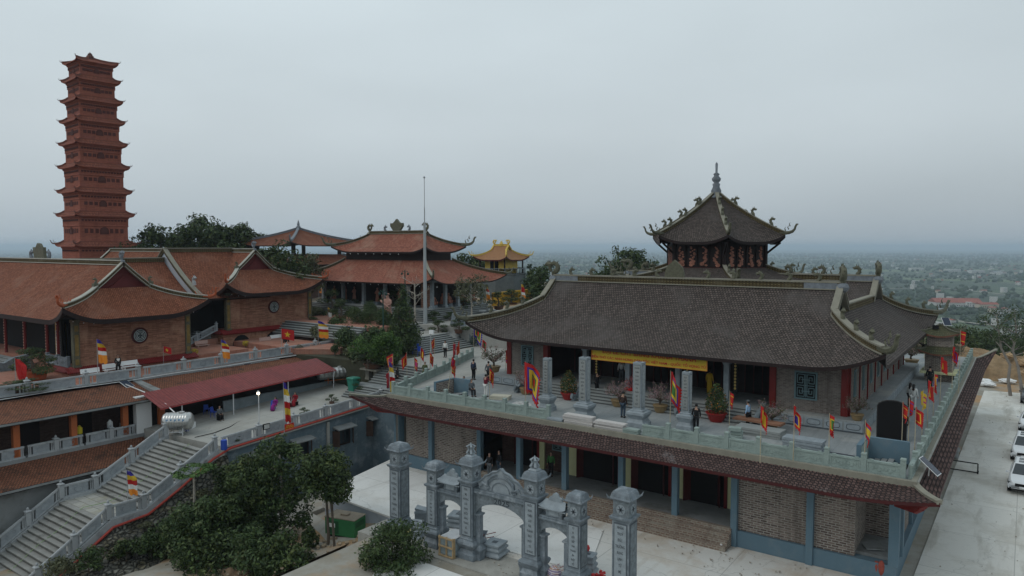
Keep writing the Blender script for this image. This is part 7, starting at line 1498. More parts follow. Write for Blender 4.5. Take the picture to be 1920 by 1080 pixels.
Pbg(G(1709,686,0),3,'potted shrub with bare twigs at the back left of the small brick shrine','potted blossom trees on the terrace',1.3); Pbg(G(1783,686,0),4,'potted dark-leaved shrub directly left of the small brick shrine','potted blossom trees on the terrace',1.2)
mb=MB()
for k in range(5):a=k*1.3; mb.lathe(.3*math.cos(a),.3*math.sin(a),[(.02,.3),(.2,.4),(.22,.55),(.05,.65)],8)
mb.lathe(0,0,[(.3,0),(.34,.4),(.2,.42)],10); o=mb.build('flower_stand',FC['red']); o.location=G(1183,742,.3); tag(o,'bright red flower stand beside the third pillar at the temple steps','flowers')
v,f=leafcloud([((0,0,1.0),(.4,.4,.5))],500,.06,77); cloud_obj('blossoms',v,f,M('red_pink_petals',(.6,.2,.2),.7,.5,9),o)
# little brick shrine on the right
sx_,sy_=-5.6,68.6; t=thing('small_brick_shrine','small two-roofed brick shrine with olive tiled roofs at the far right end of the terrace','shrine',(sx_,sy_,0)); mb=MB(); mb.box(sx_-1.3,sx_+1.3,sy_-1.3,sy_+1.3,0,2.9); mb.box(sx_-1.15,sx_+1.2,sy_-1.2,sy_+1.2,3.6,4.9); mb.build('wall',B_GREY2,t); mb=MB(); mb.box(sx_-1.7,sx_+1.7,sy_-1.7,sy_+1.7,.8,1.05); mb.build('ledge',CREAM,t)
OT=BR('olive_tiles',(.08,.088,.05),(.13,.13,.075),(.04,.036,.02),.2,.3,.03,(.13,.10,.06),.6)
ring_roof(t,rect(sx_-1.75,sx_+1.75,sy_-1.75,sy_+1.75),rect(sx_-1.2,sx_+1.2,sy_-1.2,sy_+1.2),2.95,3.75,.5,1.6,.3,.7,OT,M('eave_brown',(.16,.07,.045),.8,.2),OLIVE,OLIVE,.14,.14,.4,OLIVE,nuper=.25,nv=6,name='lower_roof'); ring_roof(t,rect(sx_-1.6,sx_+1.6,sy_-1.6,sy_+1.6),rect(sx_-.1,sx_+.1,sy_-.3,sy_+.3),4.9,6.0,.45,1.6,.3,.7,OT,M('eave_brown',(.16,.07,.045),.8,.2),OLIVE,OLIVE,.14,.14,.4,OLIVE,nuper=.25,nv=6)
solar('tilted solar panel and floodlight on top of the small brick shrine',(sx_+.4,sy_-.2,4.85),.6,.85,.5,R(45)); mb=MB(); mb.box(sx_-.7,sx_-.1,sy_-1.0,sy_-.85,5.6,6.0); mb.build('floodlight',[BLACK],t); t.scale=(.76,)*3
# ================================================================= PEOPLE
people=[
 ('stand',dict(top='brown',legs='jeans'),(1168,783,0),PI,'person in brown jacket and jeans seen from behind between the second and third pillars'),
 ('photo',dict(top='black',legs='black',cam_=True),(1119,741,.2),R(60),'person in black raising a phone on the temple steps right of the second pillar'),
 ('stand',dict(dress='yellow',long_hair=False),(1330,738,PZ),PI,'person in a long yellow dress at the temple doorway'),
 ('stand',dict(top='blue',legs='black',hat='grey',bag='black'),(1402,801,0),R(-100),'person in a pale blue shirt and cap walking right of the fourth pillar'),
 ('stand',dict(top='black',legs='black'),(1305,808,0),R(200),'person in black standing partly behind the fourth pillar'),
 ('walk',dict(top='grey',legs='black'),(916,716,0),R(200),'person in a grey jacket striding away beside the left balustrade'),
 ('stand',dict(top='navy',legs='black'),(888,712,0),R(180),'person in dark blue just left of the striding grey jacket'),
 ('sit',dict(top='grey',legs='black'),(884,742,.0),R(60),'seated person in grey with stretched legs behind the left balustrade'),
 ('sit',dict(top='black',legs='black'),(870,736,.0),R(20),'seated person in black beside the one in grey behind the left balustrade'),
 ('photo',dict(top='maroon',legs='white',long_hair=False),(911,744,0),R(170),'person in maroon top and white trousers standing at the left balustrade'),
 ('walk',dict(dress='red'),(729,729,-1.6),R(60),'person in a long red dress climbing the lower steps beside a banded flag'),
 ('walk',dict(top='black',legs='black',long_hair=True,bag='black'),(745,722,-1.6),R(-70),'person in black with long hair and a handbag on the steps landing'),
 ('stand',dict(top='white',legs='black',long_hair=True),(835,670,0),R(10),'person in a white blouse with long hair at the foot of the tall steps'),
 ('stand',dict(dress='red'),(852,671,0),R(-30),'person in a red dress beside the white blouse below the tall steps'),
 ('sit',dict(top='olive',legs='olive'),(797,705,-.0),R(30),'seated person in olive uniform at the top of the wide steps'),
 ('walk',dict(top='black',legs='black',vest='white'),(222,703,0),R(80),'person in black and white walking past the benches below the first gable'),
 ('carry',dict(top='black',legs='black'),(534,652,0),R(80),'person in black carrying the large red star flag on the upper terrace'),
 ('walk',dict(top='black',legs='black'),(539,650,0),R(90),'person in black walking just behind the flag bearer'),
 ('sit',dict(dress='magenta',long_hair=True),(517,770,MZ(36)),R(20),'person in magenta seated on a blue chair under the canopy edge'),
 ('sit',dict(dress='maroon'),(541,765,MZ(37)),R(40),'person in dark maroon seated next to the flag pole under the canopy'),
 ('sit',dict(dress='red',long_hair=True),(554,762,MZ(37.5)),R(30),'person in red seated at the right end of the group under the canopy'),
 ('stand',dict(top='yellow',legs='black',hat='white'),(903,562,3.0),R(120),'person in yellow with a pale hat standing by the right gallery of the statue temple'),
 ('stand',dict(top='black',legs='black'),(1743,728,0),R(180),'person in black far along the right side of the terrace'),
 ('stand',dict(top='white',legs='white',long_hair=True),(1712,768,0),R(170),'person in white with long black hair on the right terrace walk'),
 ('stand',dict(top='white',legs='black',long_hair=True),(1706,764,0),R(150),'person in a white top standing close behind the one in white on the right walk'),
 ('stand',dict(top='black',legs='black'),(1694,826,0),R(200),'person in black half hidden by the flags at the right front corner'),
 ('stand',dict(top='white',legs='grey'),(1165,716,PZ),R(-150),'person in a white shirt inside the temple porch behind the blossoms'),
 ('stand',dict(dress='red'),(1187,712,PZ),R(-170),'person in red inside the temple porch behind the third pillar'),
 ('stand',dict(top='black',legs='grey'),(918,893,-4.5),R(10),'person in black and grey trousers in the lower veranda left of the gate crest'),
 ('stand',dict(top='black',legs='jeans'),(936,890,-4.5),R(-20),'person in black and jeans beside the left one in the lower veranda'),
 ('stand',dict(top='green',legs='black'),(1033,893,-4.5),R(15),'person in a green top in the lower veranda behind the right gate spire'),
 ('sit',dict(top='grey',legs='black'),(412,788,MZ(32.5)),R(80),'person crouched in the dark kitchen under the canopy'),
]
for i,(kd,kw,(x,y,z),rz,lb)in enumerate(people):
    person(kd,label=lb,loc=G(x,y,z),rz=rz,h=random.Random(i).uniform(.95,1.03)*(.97 if kw.get('dress')else 1.0),**kw)
# seats for those who sit
for(x,y,z),lb in(((884,742,0),'low grey stone block under the seated person in grey'),((870,736,0),'low grey stone block under the seated person in black'),((797,705,0),'low stone block under the person in olive'),((412,788,MZ(32.5)),'low block stool in the dark kitchen'),((541,765,MZ(37)),'dark stool under the person in maroon'),((554,762,MZ(37.5)),'dark stool under the person in red')):
    p=G(x,y,z); mb=MB(); mb.sq(0,0,[(.2,0),(.2,.04),(.17,.06),(.17,.36),(.2,.38),(.2,.41)]); o=mb.build('stool',BLUE_STL if 'stone' in lb else BLACK); o.location=p; tag(o,lb,'stool')
# ================================================================= FLAGS
FF=[  # px, py (foot), z, height, size, colours, droop, yaw, label
 ((985,780,0),3.7,2.5,('red','blue','yellow','green','red'),.45,-.4,'largest festival flag with yellow, green and red squares flying beside the first pillar'),
 ((1256,815,0),3.9,1.7,('red','blue','yellow','green'),.75,-.5,'tall drooping festival flag with blue and yellow squares between the third and fourth pillars'),
 ((888,668,0),3.9,2.2,('blue','yellow','green','red'),.5,-.2,'big festival flag with a red heart hanging at the left temple eave'),
 ((948,712,0),2.6,1.2,('red','blue','red','yellow'),.45,-.5,'festival flag with yellow centre behind the largest flag'),
 ((1367,812,0),2.6,.9,('red','yellow','red'),.9,0,'narrow red and yellow festival flag right of the fourth pillar by the kumquat'),
 ((1425,868,0),3.1,1.0,('red','yellow','yellow'),.8,0,'festival flag with a plain yellow panel above the timber planks'),
 ((1487,868,0),3.1,1.0,('red','yellow','blue'),.9,.2,'festival flag with a yellow loop in front of the right brick wall window'),
 ((1553,875,0),2.8,1.0,('red','yellow','green','red'),.8,.1,'festival flag with a yellow triangle right of the lattice window'),
 ((1620,886,0),2.7,.9,('red','blue','yellow'),.95,0,'slim festival flag in front of the leafy pot on the plinth corner'),
 ((847,738,0),2.6,1.0,('red','yellow','green'),.9,0,'narrow festival flag on the left balustrade beside the striding person'),
 ((838,750,0),3.4,.8,('red','red','magenta'),.9,0,'thin red pennant on a leaning bamboo pole behind the left balustrade'),
 ((918,755,0),2.6,1.0,('red','yellow','red'),.85,0,'red and yellow festival flag just right of the maroon top person'),
 ((737,700,-.5),1.9,1.25,('red','yellow','magenta'),.35,2.7,'leftmost festival flag with a magenta heart above the wide steps'),
 ((763,702,-.5),2.1,1.2,('red','yellow','red'),.7,2.7,'second festival flag from the left above the wide steps'),
 ((777,702,-.5),1.7,1.1,('red','yellow','magenta'),.8,.3,'third festival flag from the left above the wide steps'),
 ((789,690,-.2),2.0,1.1,('red','red','yellow'),.9,0,'mostly red festival flag in front of the pile of blue chairs'),
 ((806,700,-.1),2.0,1.0,('red','yellow','red'),.9,0,'festival flag directly right of the seated person in olive'),
 ((815,668,0),2.0,1.1,('red','yellow','red'),.95,2.8,'narrow festival flag at the foot of the tall steps left of the white blouse'),
 ((862,685,0),2.4,1.1,('red','yellow','red'),.9,2.8,'festival flag at the foot of the tall steps right of the red dress'),
 ((905,672,0),2.0,1.0,('red','red','green'),.6,-.3,'red and green festival flag under the left corner of the main temple'),
 ((1690,850,0),2.9,1.1,('red','yellow','red'),.85,0,'left festival flag of the cluster at the right front corner'),
 ((1702,850,0),3.1,1.1,('red','blue','red'),.9,.4,'tallest festival flag of the cluster at the right front corner'),
 ((1714,862,0),2.9,1.3,('red','yellow','red'),.7,.1,'right festival flag of the cluster at the right front corner'),
 ((1728,830,0),3.1,1.3,('yellow','yellow','magenta','yellow'),.5,.9,'yellow and magenta festival flag on the right balustrade'),
 ((1738,808,0),3.2,1.5,('red','yellow','blue'),.5,.5,'blue festival flag with yellow border on the right balustrade'),
 ((1749,790,0),3.2,1.3,('red','yellow','blue','red'),.7,.6,'dark blue and red festival flag on the right balustrade below the small shrine'),
 ((1762,762,0),3.6,1.5,('red','red','yellow'),.6,.2,'large red festival flag with a yellow scroll in front of the small shrine'),
 ((1784,748,0),4.0,1.4,('red','blue','red','yellow'),.8,.2,'blue topped festival flag at the right edge of the small shrine'),
 ((1797,740,0),5.0,1.6,('red','yellow','red'),.5,.4,'highest red festival flag above the end of the right balustrade'),
 ((1733,672,0),3.6,1.6,('red','red','magenta'),.6,.3,'plain red festival flag left of the small shrine roof'),
]
for i,((x,y,z),h,s,cols,dr,yaw,lb)in enumerate(FF):
    t=festival_flag(h*.97,s*(.68 if i<20 else .5),cols,min(.95,dr+.15),yaw+YAW,i,th=(2,3,5,6)if len(cols)>4 or i<3 else(3,4,6)); t.location=G(x,y,z); t['label']=lb; t['group']='festival flags round the terrace'
t=[o for o in COL.objects if o.get('label','').startswith('thin red pennant')][0]; t.rotation_euler=(0,R(9),0)
BF=[((184,712,0),3.4,.62,1.9,('blue','yellow','red','white','orange','orange'),'striped flag with blue tip and orange tail at the left brick gable'),
 ((416,690,0),2.6,.62,1.6,('blue','yellow','red','white','orange','orange'),'striped flag hanging over the upper balustrade between the two gables'),
 ((597,655,0),3.1,1.0,1.75,('blue','yellow','white','red','yellow','orange'),'widest striped flag with a blue top in front of the garden wall'),
 ((653,650,0),2.3,.8,1.35,('blue','yellow','white','red','yellow','yellow'),'striped flag beside the bright green bin'),
 ((615,620,.5),3.0,.4,1.2,('yellow','red','white','white'),'small striped flag behind the wide one at the clipped shrub'),
 ((598,575,1.5),4.0,.5,1.7,('yellow','red','white','orange','orange'),'striped flag beside the right corner of the farther brick hall'),
 ((690,560,3.4),3.4,.4,2.0,('blue','red','white','orange'),'thin striped flag in front of the statue temple columns'),
 ((724,640,.2),3.4,.6,1.9,('blue','yellow','red','white','orange'),'striped flag beside the green post and the warrior statue'),
 ((831,588,1.9),2.0,.5,1.7,('blue','orange','white','orange'),'striped flag on the landing right of the flagpole'),
 ((911,580,2.2),3.3,.5,1.9,('yellow','red','white','orange','orange'),'striped flag by the white tables at the right gallery'),
 ((977,580,2.2),3.6,.55,1.9,('yellow','red','red','white','orange'),'striped flag before the yellow wall above the temple roof edge'),
 ((240,968,-6.14),3.0,.52,1.5,('blue','yellow','red','white','orange'),'striped flag on a pole planted at the staircase landing'),
 ((533,818,MZ(34.8)),4.1,.40,2.9,('blue','yellow','white','red','yellow','red'),'long striped flag on the thin pole at the middle terrace balustrade'),
 ((730,742,-1.9),3.0,.42,2.6,('blue','yellow','white','red','yellow','yellow'),'long striped flag beside the person in the red dress on the lower steps')]
for i,((x,y,z),h,w_,l_,cols,lb)in enumerate(BF):
    t=banded_flag(h,w_,l_,cols,YAW+.3,i,.45,.2); t.location=G(x,y,z); t['label']=lb; t['group']='striped flags around the grounds'
for(x,y,z),h,st_,lb,s in(((307,690,0),2.0,True,'small red star flag at the right end of the first brick gable',.75),((528,655,.9),2.05,True,'large red flag with a yellow star carried over a shoulder on the upper terrace',1.35)):
    t=star_flag(h,.9*s,.75*s,YAW+.1,st_,1,.2 if st_ else .5); t.location=G(x,y,z); t['label']=lb; t['group']='red flags on the upper terrace'
t=banded_flag(2.6,.75,1.5,('red',)*4,YAW,40,.5,.35,name='plain_red_flag'); t.location=G(30,735,0); t['label']='plain red flag hanging at the far left in front of the dark steps'; t['group']='red flags on the upper terrace'
# ================================================================= TREES AND PLANTS
def place(t,label,loc,rz=0,s=1,cat=None,group=None):
    t.location=loc; t.rotation_euler=(0,0,rz); t.scale=(s,)*3 if not hasattr(s,'__len__')else s; t['label']=label
    if cat:t['category']=cat
    if group:t['group']=group
    return t
def gz(x,y,z0):p=G(x,y,z0); p.z=z0; return p
# foreground
place(tree(6.9,1.6,12000,.12,L_DARK,BARK,21,.12,.12,12,.6,name='broadleaf_tree'),'big dark many-stemmed tree in the foreground left of the two thin trunks',G(470,1080,-9.3),.4)
place(tree(5.2,1.7,11000,.12,L_MID,BARK,22,.12,.10,11,.62,name='broadleaf_tree'),'dense dark foreground tree at the foot of the rubble slope',G(385,1110,-9.6),2.0)
place(tree(7.8,1.35,6500,.12,L_MID,BARK_P,23,.3,.10,10,.62,name='broadleaf_tree'),'taller loose tree standing before the blue wall windows',G(530,1050,-8.6),1.0)
place(tree(5.3,1.0,7500,.10,L_DARK,BARK,24,.6,.075,8,.85,squash=.95,name='broadleaf_tree'),'round crowned tree on two thin dark trunks beside the generator',G(614,1035,-7.4),0,1.14)
o=place(shrub(1.7,1.1,1200,.10,L_DARK,8,'shrub',8,trunk=.1),'young leafy sapling on the soil left of the thin trunks',G(580,1040,-7.5))
mb=MB(); a_=G(628,1040,-7.4); mb.tube([tuple(a_),tuple(a_+Vector((-.15,0,1.8))),tuple(a_+Vector((-.35,.1,4.2)))],[.085,.07,.05],7); mb.tube([tuple(a_+Vector((-.12,0,1.6))),tuple(a_+Vector((-.7,.2,3.9)))],[.05,.03],5); o=mb.build('forked_sapling',BARK); tag(o,'second thin dark stem forked upwards beside the generator','sapling')
place(tree(3.4,1.5,8000,.09,L_MID,BARK,25,.1,.05,9,.62,name='citrus_tree'),'bushy foreground tree over the planter at the bottom centre',G(738,1118,-7.2),.8)
for k,(x,y,X,s,m_,n_,lb)in enumerate(((110,1068,-43.5,.9,L_OLIVE,900,'thin wild olive-green bush in the bottom left corner before the stairs'),(165,1050,-43.5,.8,L_MID,800,'thin wild leafy bush at the bottom edge before the stairs'),(238,1066,-43,.8,L_DARK,1100,'dark wild bush before the lower end of the rubble slope'),(285,1078,-42.5,.7,L_MID,1200,'leafy bush beside the pale boulder at the bottom edge'))):
    p=GX(x,y,X); g0=hh(X,p.y); h_=p.z+.5-g0; place(tree(max(1.6,h_),.9*s,n_,.10,m_,BARK,230+k,.5,.04,6,.6,name='wild_bush'),lb,(p.x,p.y,g0),k,1,'bush')
for k,((x,y,z),h,lb)in enumerate((((445,1000,-8.2),4.6,'dark leafy bush-like tree against the foot of the blue wall'),((330,1095,-9.8),4.2,'dark leafy tree low on the rubble slope beside the pale boulder'),((405,1135,-9.4),3.4,'dark leafy bush at the bottom edge under the big foreground trees'),((480,1130,-9.0),3.2,'leafy bush at the bottom edge left of the orange soil'),((540,1120,-8.4),2.6,'dark bush at the bottom edge touching the orange soil'))):
    place(tree(h,1.5,6500,.12,(L_DARK,L_MID)[k%2],BARK,210+k,.1,.08,9,.65,name='broadleaf_tree'),lb,G(x,y,z),k)
PW=Proto(lambda:shrub(.9,1.4,700,.08,L_OLIVE,220,'weed_clump',8))
for k,(u_,v_)in enumerate(((.30,.25),(.42,.5),(.5,.2),(.6,.45),(.7,.2),(.8,.5),(.88,.25),(.2,.6),(.95,.6))):PW(slopeP(u_,v_),k,'clump of weeds growing out of the rubble slope below the red pipe','weeds on the rubble slope',.6+.1*(k%4))
pt2=thing('papaya_tree','papaya tree with a flat leafy top growing beside the staircase balustrade','papaya tree'); mb=MB(); mb.tube([(0,0,-.3),(.02,0,1.4),(0,.03,2.9)],[.10,.08,.06],7); mb.build('trunk',BARK_P,pt2); mb=MB(); rs=random.Random(3); bl=[]
for k in range(12):a=k*2.4; l_=rs.uniform(.7,1.25); e_=Vector((l_*math.cos(a),l_*math.sin(a),3.05+rs.uniform(-.15,.15))); mb.tube([(0,0,2.8),(l_*.5*math.cos(a),l_*.5*math.sin(a),3.1),tuple(e_)],[.02,.015,.01],4); bl.append((e_,(.34,.34,.07)))
mb.build('leaf_stalks',L_BRIGHT,pt2); v,f=leafcloud(bl,800,.12,3,2.0); cloud_obj('crown',v,f,L_BRIGHT,pt2); pt2.location=G(365,968,-6.3)
# garden between the terraces
PB=Proto(lambda:bonsai(3.0,7,2.6,2200,L_DARK,5,BLUE_ST,'potted_bonsai',.7,.075))
PB2=Proto(lambda:bonsai(2.0,6,2.0,1700,L_DARK,6,M('brown_pot',(.12,.06,.04),.7,.2),'potted_bonsai',.55,.07))
place(bonsai(2.6,9,2.6,4200,L_DARK,31,TERRA,'potted_bonsai',.95,.07,.75),'round-topped bonsai in a big terracotta tub beside the steps at the far left',G(66,712,0),0,1.05)
PB2(G(25,738,0),1.0,'low spreading green plant behind the balustrade at the far left','potted bonsai around the halls',(1.5,1.5,.45)); PB2(G(55,735,0),2.0,'low bright plant just behind the leftmost balustrade panel','potted bonsai around the halls',(1.2,1.2,.5))
PB(G(618,612,.6),.6,'tall tiered dark bonsai left of the round clipped tree','potted bonsai around the halls',1.6);
t=place(tree(2.6,1.15,4200,.07,L_DARK,BARK,41,.6,.08,5,.95,name='clipped_tree',extra=[((0,0,2.25),(1.1,1.1,.85))]),'round clipped dark green tree behind the bright green bin',G(678,640,.1),0,1.15)
place(shrub(4.6,3.1,6500,.09,L_DARK,42,'cypress_tree',cone=True,trunk=.2),'dark conical cypress left of the wide steps plaza',G(757,662,0),0,1.45,'cypress'); place(shrub(2.6,2.0,2600,.08,L_PINE,43,'cypress_tree',cone=True),'small conical dark shrub by the left corner of the main temple',G(893,648,0),0,1.0,'cypress')
place(tree(3.0,1.35,3200,.12,L_BRIGHT,BARK,44,.2,.06,7,.6,name='leafy_tree'),'bright green large-leaved tree in front of the dark cypress',G(722,685,-.2),0,.95); place(tree(3.0,1.7,2600,.12,L_BRIGHT,BARK,45,.2,.06,6,.6,name='leafy_tree'),'bright green sapling above the end of the upper balustrade',G(690,690,-.3),1.0,.8)
t=thing('bonsai_table','stone slab table carrying a spreading bonsai beside the lower steps','table',tuple(gz(700,712,-1.6))); p=G(700,712,-1.6); mb=MB(); mb.box(p.x-1.1,p.x+1.1,p.y-.7,p.y+.7,p.z+.95,p.z+1.1); mb.build('slab',M('stone_table',(.20,.19,.16),.9,.2),t); mb=MB()
for dx in(-.6,.5):mb.sq(p.x+dx,p.y,[(.28,p.z),(.22,p.z+.3),(.24,p.z+.95)])
mb.build('leg',M('stone_table',(.2,.19,.16)),t); PB2(p+Vector((0,0,1.1)),.4,'wide spreading bonsai on the stone slab table','potted bonsai around the halls',(1.7,1.7,1.0))
PB2(G(640,705,-2.2)+Vector((-1,1,0)),1.4,'dark feathery shrub under the end of the upper terrace wall','potted bonsai around the halls',(2.0,2.0,1.1)); PB2(G(622,757,MZ(41)),1.4,'small green potted palm on the middle terrace by the balustrade','potted bonsai around the halls',.42); PB2(G(571,782,MZ(38)),2.4,'small potted plant with a red pot on the middle terrace','potted bonsai around the halls',.4); PB2(G(443,832,MZ(30)),3.4,'thin young plant at the top right of the staircase','potted bonsai around the halls',.35)
PB2(G(654,735,-2.2)+Vector((.4,.5,0)),.2,'pale green potted plant behind the teal bin','potted bonsai around the halls',.6)
for i,((x,y,z),lb,s)in enumerate((((585,625,.55),'potted bonsai near the corner of the farther brick hall',1.0),((640,600,2.2),'potted bonsai in the statue court behind the tall tiered one',1.2),((700,612,1.5),'low green bonsai left of the warrior statue',1.0),((712,640,.55),'bare-twigged bonsai behind the green bin',.8),((663,585,2.2),'small bonsai by the stone trough in the statue court',.9),((812,615,1.4),'grey-green potted shrub at the foot of the flagpole',1.0),((822,630,1.0),'dark potted shrub right of the flagpole foot',.9),((870,590,2.2),'green potted shrub below the right gallery steps',1.1),((845,612,1.4),'low green bush on the rocks right of the flagpole',.9),((760,600,2.2),'small round shrub under the bare tree',.8),((860,625,1.4),'bonsai on the rockery above the carved stair wall',.9),((935,582,2.2),'bonsai in a white trough before the yellow wall',1.3),((960,575,2.2),'twisted bonsai left of the striped flag at the yellow wall',1.3),((1000,575,2.2),'dark bonsai at the right end of the yellow wall',1.3),((735,590,2.2),'dark shrub behind the warrior statue',1.6))):
    PB2(G(x,y,z),i*1.3,lb,'potted bonsai around the halls',s)
PG=[Proto(lambda k=k:shrub((1.5,2.2,1.1)[k],(1.8,1.6,2.0)[k],1500,.09,(L_DARK,L_MID,L_OLIVE)[k],150+k,'garden_shrub',9))for k in range(3)]
for i,((x,y,z),lb,s)in enumerate((((650,700,-1.8),'dark shrub under the gallery roof end',1.5),((672,700,-1.4),'dark shrub left of the stone slab table',1.3),((664,680,-.6),'shrub below the end of the upper balustrade',1.5),((745,668,0),'shrub at the left foot of the conical cypress',1.2),((735,645,.1),'shrub between the lamp post and the cypress',1.2),((705,655,0),'shrub behind the bright green leafy tree',1.2),((690,645,.3),'low shrub right of the green bin',.8),((772,652,0),'shrub at the right foot of the conical cypress',.9),((640,640,.5),'shrub behind the widest striped flag',.8),((650,615,.6),'shrub left of the round clipped tree',1.2),((695,600,2.2),'shrub in the statue court near the trough',1.1),((720,598,2.2),'shrub left of the warrior statue',1.2),((790,602,1.8),'shrub left of the flagpole base',.7),((600,612,.6),'shrub against the corner of the second hall',1.0),((880,618,1.3),'shrub above the small conical shrub',1.1),((902,640,.0),'shrub at the left eave corner of the main temple',1.2),((925,640,0),'pale shrub behind the left corner of the main temple',1.5),((760,622,1.0),'shrub behind the conical cypress',1.0),((735,610,2.0),'shrub at the foot of the warrior statue',.8),((628,668,0),'shrub just behind the upper balustrade end',.6),((600,640,.4),'dark shrub on the steps behind the widest striped flag',1.6),((630,632,.6),'dark shrub on the steps beside the tiered bonsai',1.7),((720,625,1.2),'dark shrub at the left of the conical cypress top',1.4),((590,600,1.6),'dark shrub high on the court by the second hall',1.6),((665,600,2.2),'dark shrub before the stone trough',1.2),((700,690,-.6),'dark shrub filling the bank under the bright tree',2.0),((680,690,-1.0),'dark shrub on the bank above the stone table',1.9),((725,690,-.4),'dark shrub at the top of the bank behind the leftmost flag',1.6),((650,672,-.4),'dark shrub under the last panel of the upper balustrade',1.6))):
    PG[i%3](G(x,y,z),i,lb,'garden shrubs between the terraces',s)
PF=Proto(lambda:shrub(.8,1.0,500,.07,M('yellow_flowers',(.55,.42,.03),.7,.4,9),51,'flower_pot',ball=True,trunk=.3))
for(x,y),lb in(((461,652),'yellow flowering pot at the left arch of the second hall'),((583,638),'yellow flowering pot at the right arch of the second hall'),((365,668),'yellow flowers at the right corner of the first hall')):PF(G(x,y,0),0,lb,'yellow flower pots',.7)
PS=Proto(lambda:shrub(1.6,1.9,1500,.07,L_OLIVE,52,'hedge_shrub',ball=True))
for(x,y,z),lb,s in(((462,640,0),'rounded olive shrub before the left arch of the second hall',1.0),((575,625,.4),'rounded olive shrub at the right corner of the second hall',.9),((372,650,.0),'rounded olive shrub beside the first hall corner pilaster',.9),((560,662,0),'spiky low plant behind the upper balustrade',.55),((612,652,0),'spiky low plant left of the widest striped flag',.6)):PS(G(x,y,z),0,lb,'olive shrubs along the halls',s)
mb=MB(); rs=random.Random(8)
bt=thing('bare_tree','leafless pale tree in front of the statue temple','tree',(0,0,0)); tips=limbs(mb,4.6,.11,8,2.0,61,.4);
for p in tips:
    for k in range(3):a=rs.uniform(0,6.28); mb.tube([p,p+Vector((.5*math.cos(a),.5*math.sin(a),rs.uniform(.1,.6)))],[.02,.006],3)
mb.build('trunk',BARK_P,bt); bt.location=G(778,606,2.2); place(tree(5.2,2.2,1900,.12,L_OLIVE,BARK_P,62,.45,.10,8,.45,name='sparse_tree'),'sparse pale-barked tree in front of the right gallery of the statue temple',G(884,610,2.0),0,1.0)
for(x,y,z),h,lb in(((719,655,0),6.4,'tall dark green painted lamp post left of the warrior statue'),((760,600,2.2),6.0,'thin dark green lamp post between the temple columns')):
    p=G(x,y,z); t=thing('lamp_post',lb,'lamp post',tuple(p)); mb=MB(); mb.tube([tuple(p),tuple(p+Vector((0,0,h)))],[.09,.06],8); mb.build('post',M('dark_green_post',(.015,.055,.045),.5,.1),t); mb=MB()
    for s in(-1,1):mb.tube([tuple(p+Vector((0,0,h-.3))),tuple(p+Vector((.4*s,0,h-.1))),tuple(p+Vector((.5*s,0,h-.35)))],.03,5); mb.lathe(p.x+.5*s,p.y,[(.02,p.z+h-.62),(.14,p.z+h-.52),(.14,p.z+h-.4),(.02,p.z+h-.32)],8)
    mb.build('lamp_arm',M('dark_green_post',(.015,.055,.045)),t)
lp_=G(808,690,0); t=thing('floodlight_post','thin grey post with a white floodlight behind the seated person in olive','lamp post',tuple(lp_)); mb=MB(); mb.tube([tuple(lp_),tuple(lp_+Vector((0,0,3.4)))],.05,6); mb.build('post',POLE,t); mb=MB(); mb.obox(lp_+Vector((.2,-.1,3.3)),.5,.15,.35); mb.build('floodlight',WHITEP,t)
for k,(x,y,z)in enumerate(((846,592,1.9),(862,600,1.8),(872,612,1.5),(850,632,.9),(870,628,1.0),(884,630,.6),(700,628,.7),(648,612,1.4))):
    rock(['grey rockery stone highest by the right landing','grey rockery stone above the carved stair wall','broad grey rockery stone near the conical shrub','low grey rockery stone right of the flagpole shrubs','mid-sized rockery stone over the carved stair wall','rockery stone at the lower end of the carved stair wall','low garden stone behind the green bin','garden stone under the tiered bonsai'][k],G(x,y,z),.8,M('garden_rock',(.22,.225,.22),.9,.3,1,bm=.6),20+k,(1.2,1,.8),'garden_rock','rockery stones')
t=thing('stone_trough','pale stone trough standing before the front columns of the statue temple','trough',tuple(G(668,590,2.2))); p=G(668,590,2.2); mb=MB(); mb.lathe(p.x,p.y,[(.5,p.z),(.6,p.z+.3),(.95,p.z+.7),(1.0,p.z+.85),(.85,p.z+.85)],12); mb.build('bowl',BLUE_STL,t)
for i,(x,y)in enumerate(((905,592),(922,590),(936,592))):lathed('round_table',['white round stone table left of three by the striped flag','white round stone table in the middle of three by the striped flag','white round stone table right of three by the striped flag'][i],'table',G(x,y,2.15),[(.25,0),(.2,.1),(.18,.5),(.5,.6),(.5,.68)],WHITE_ST)
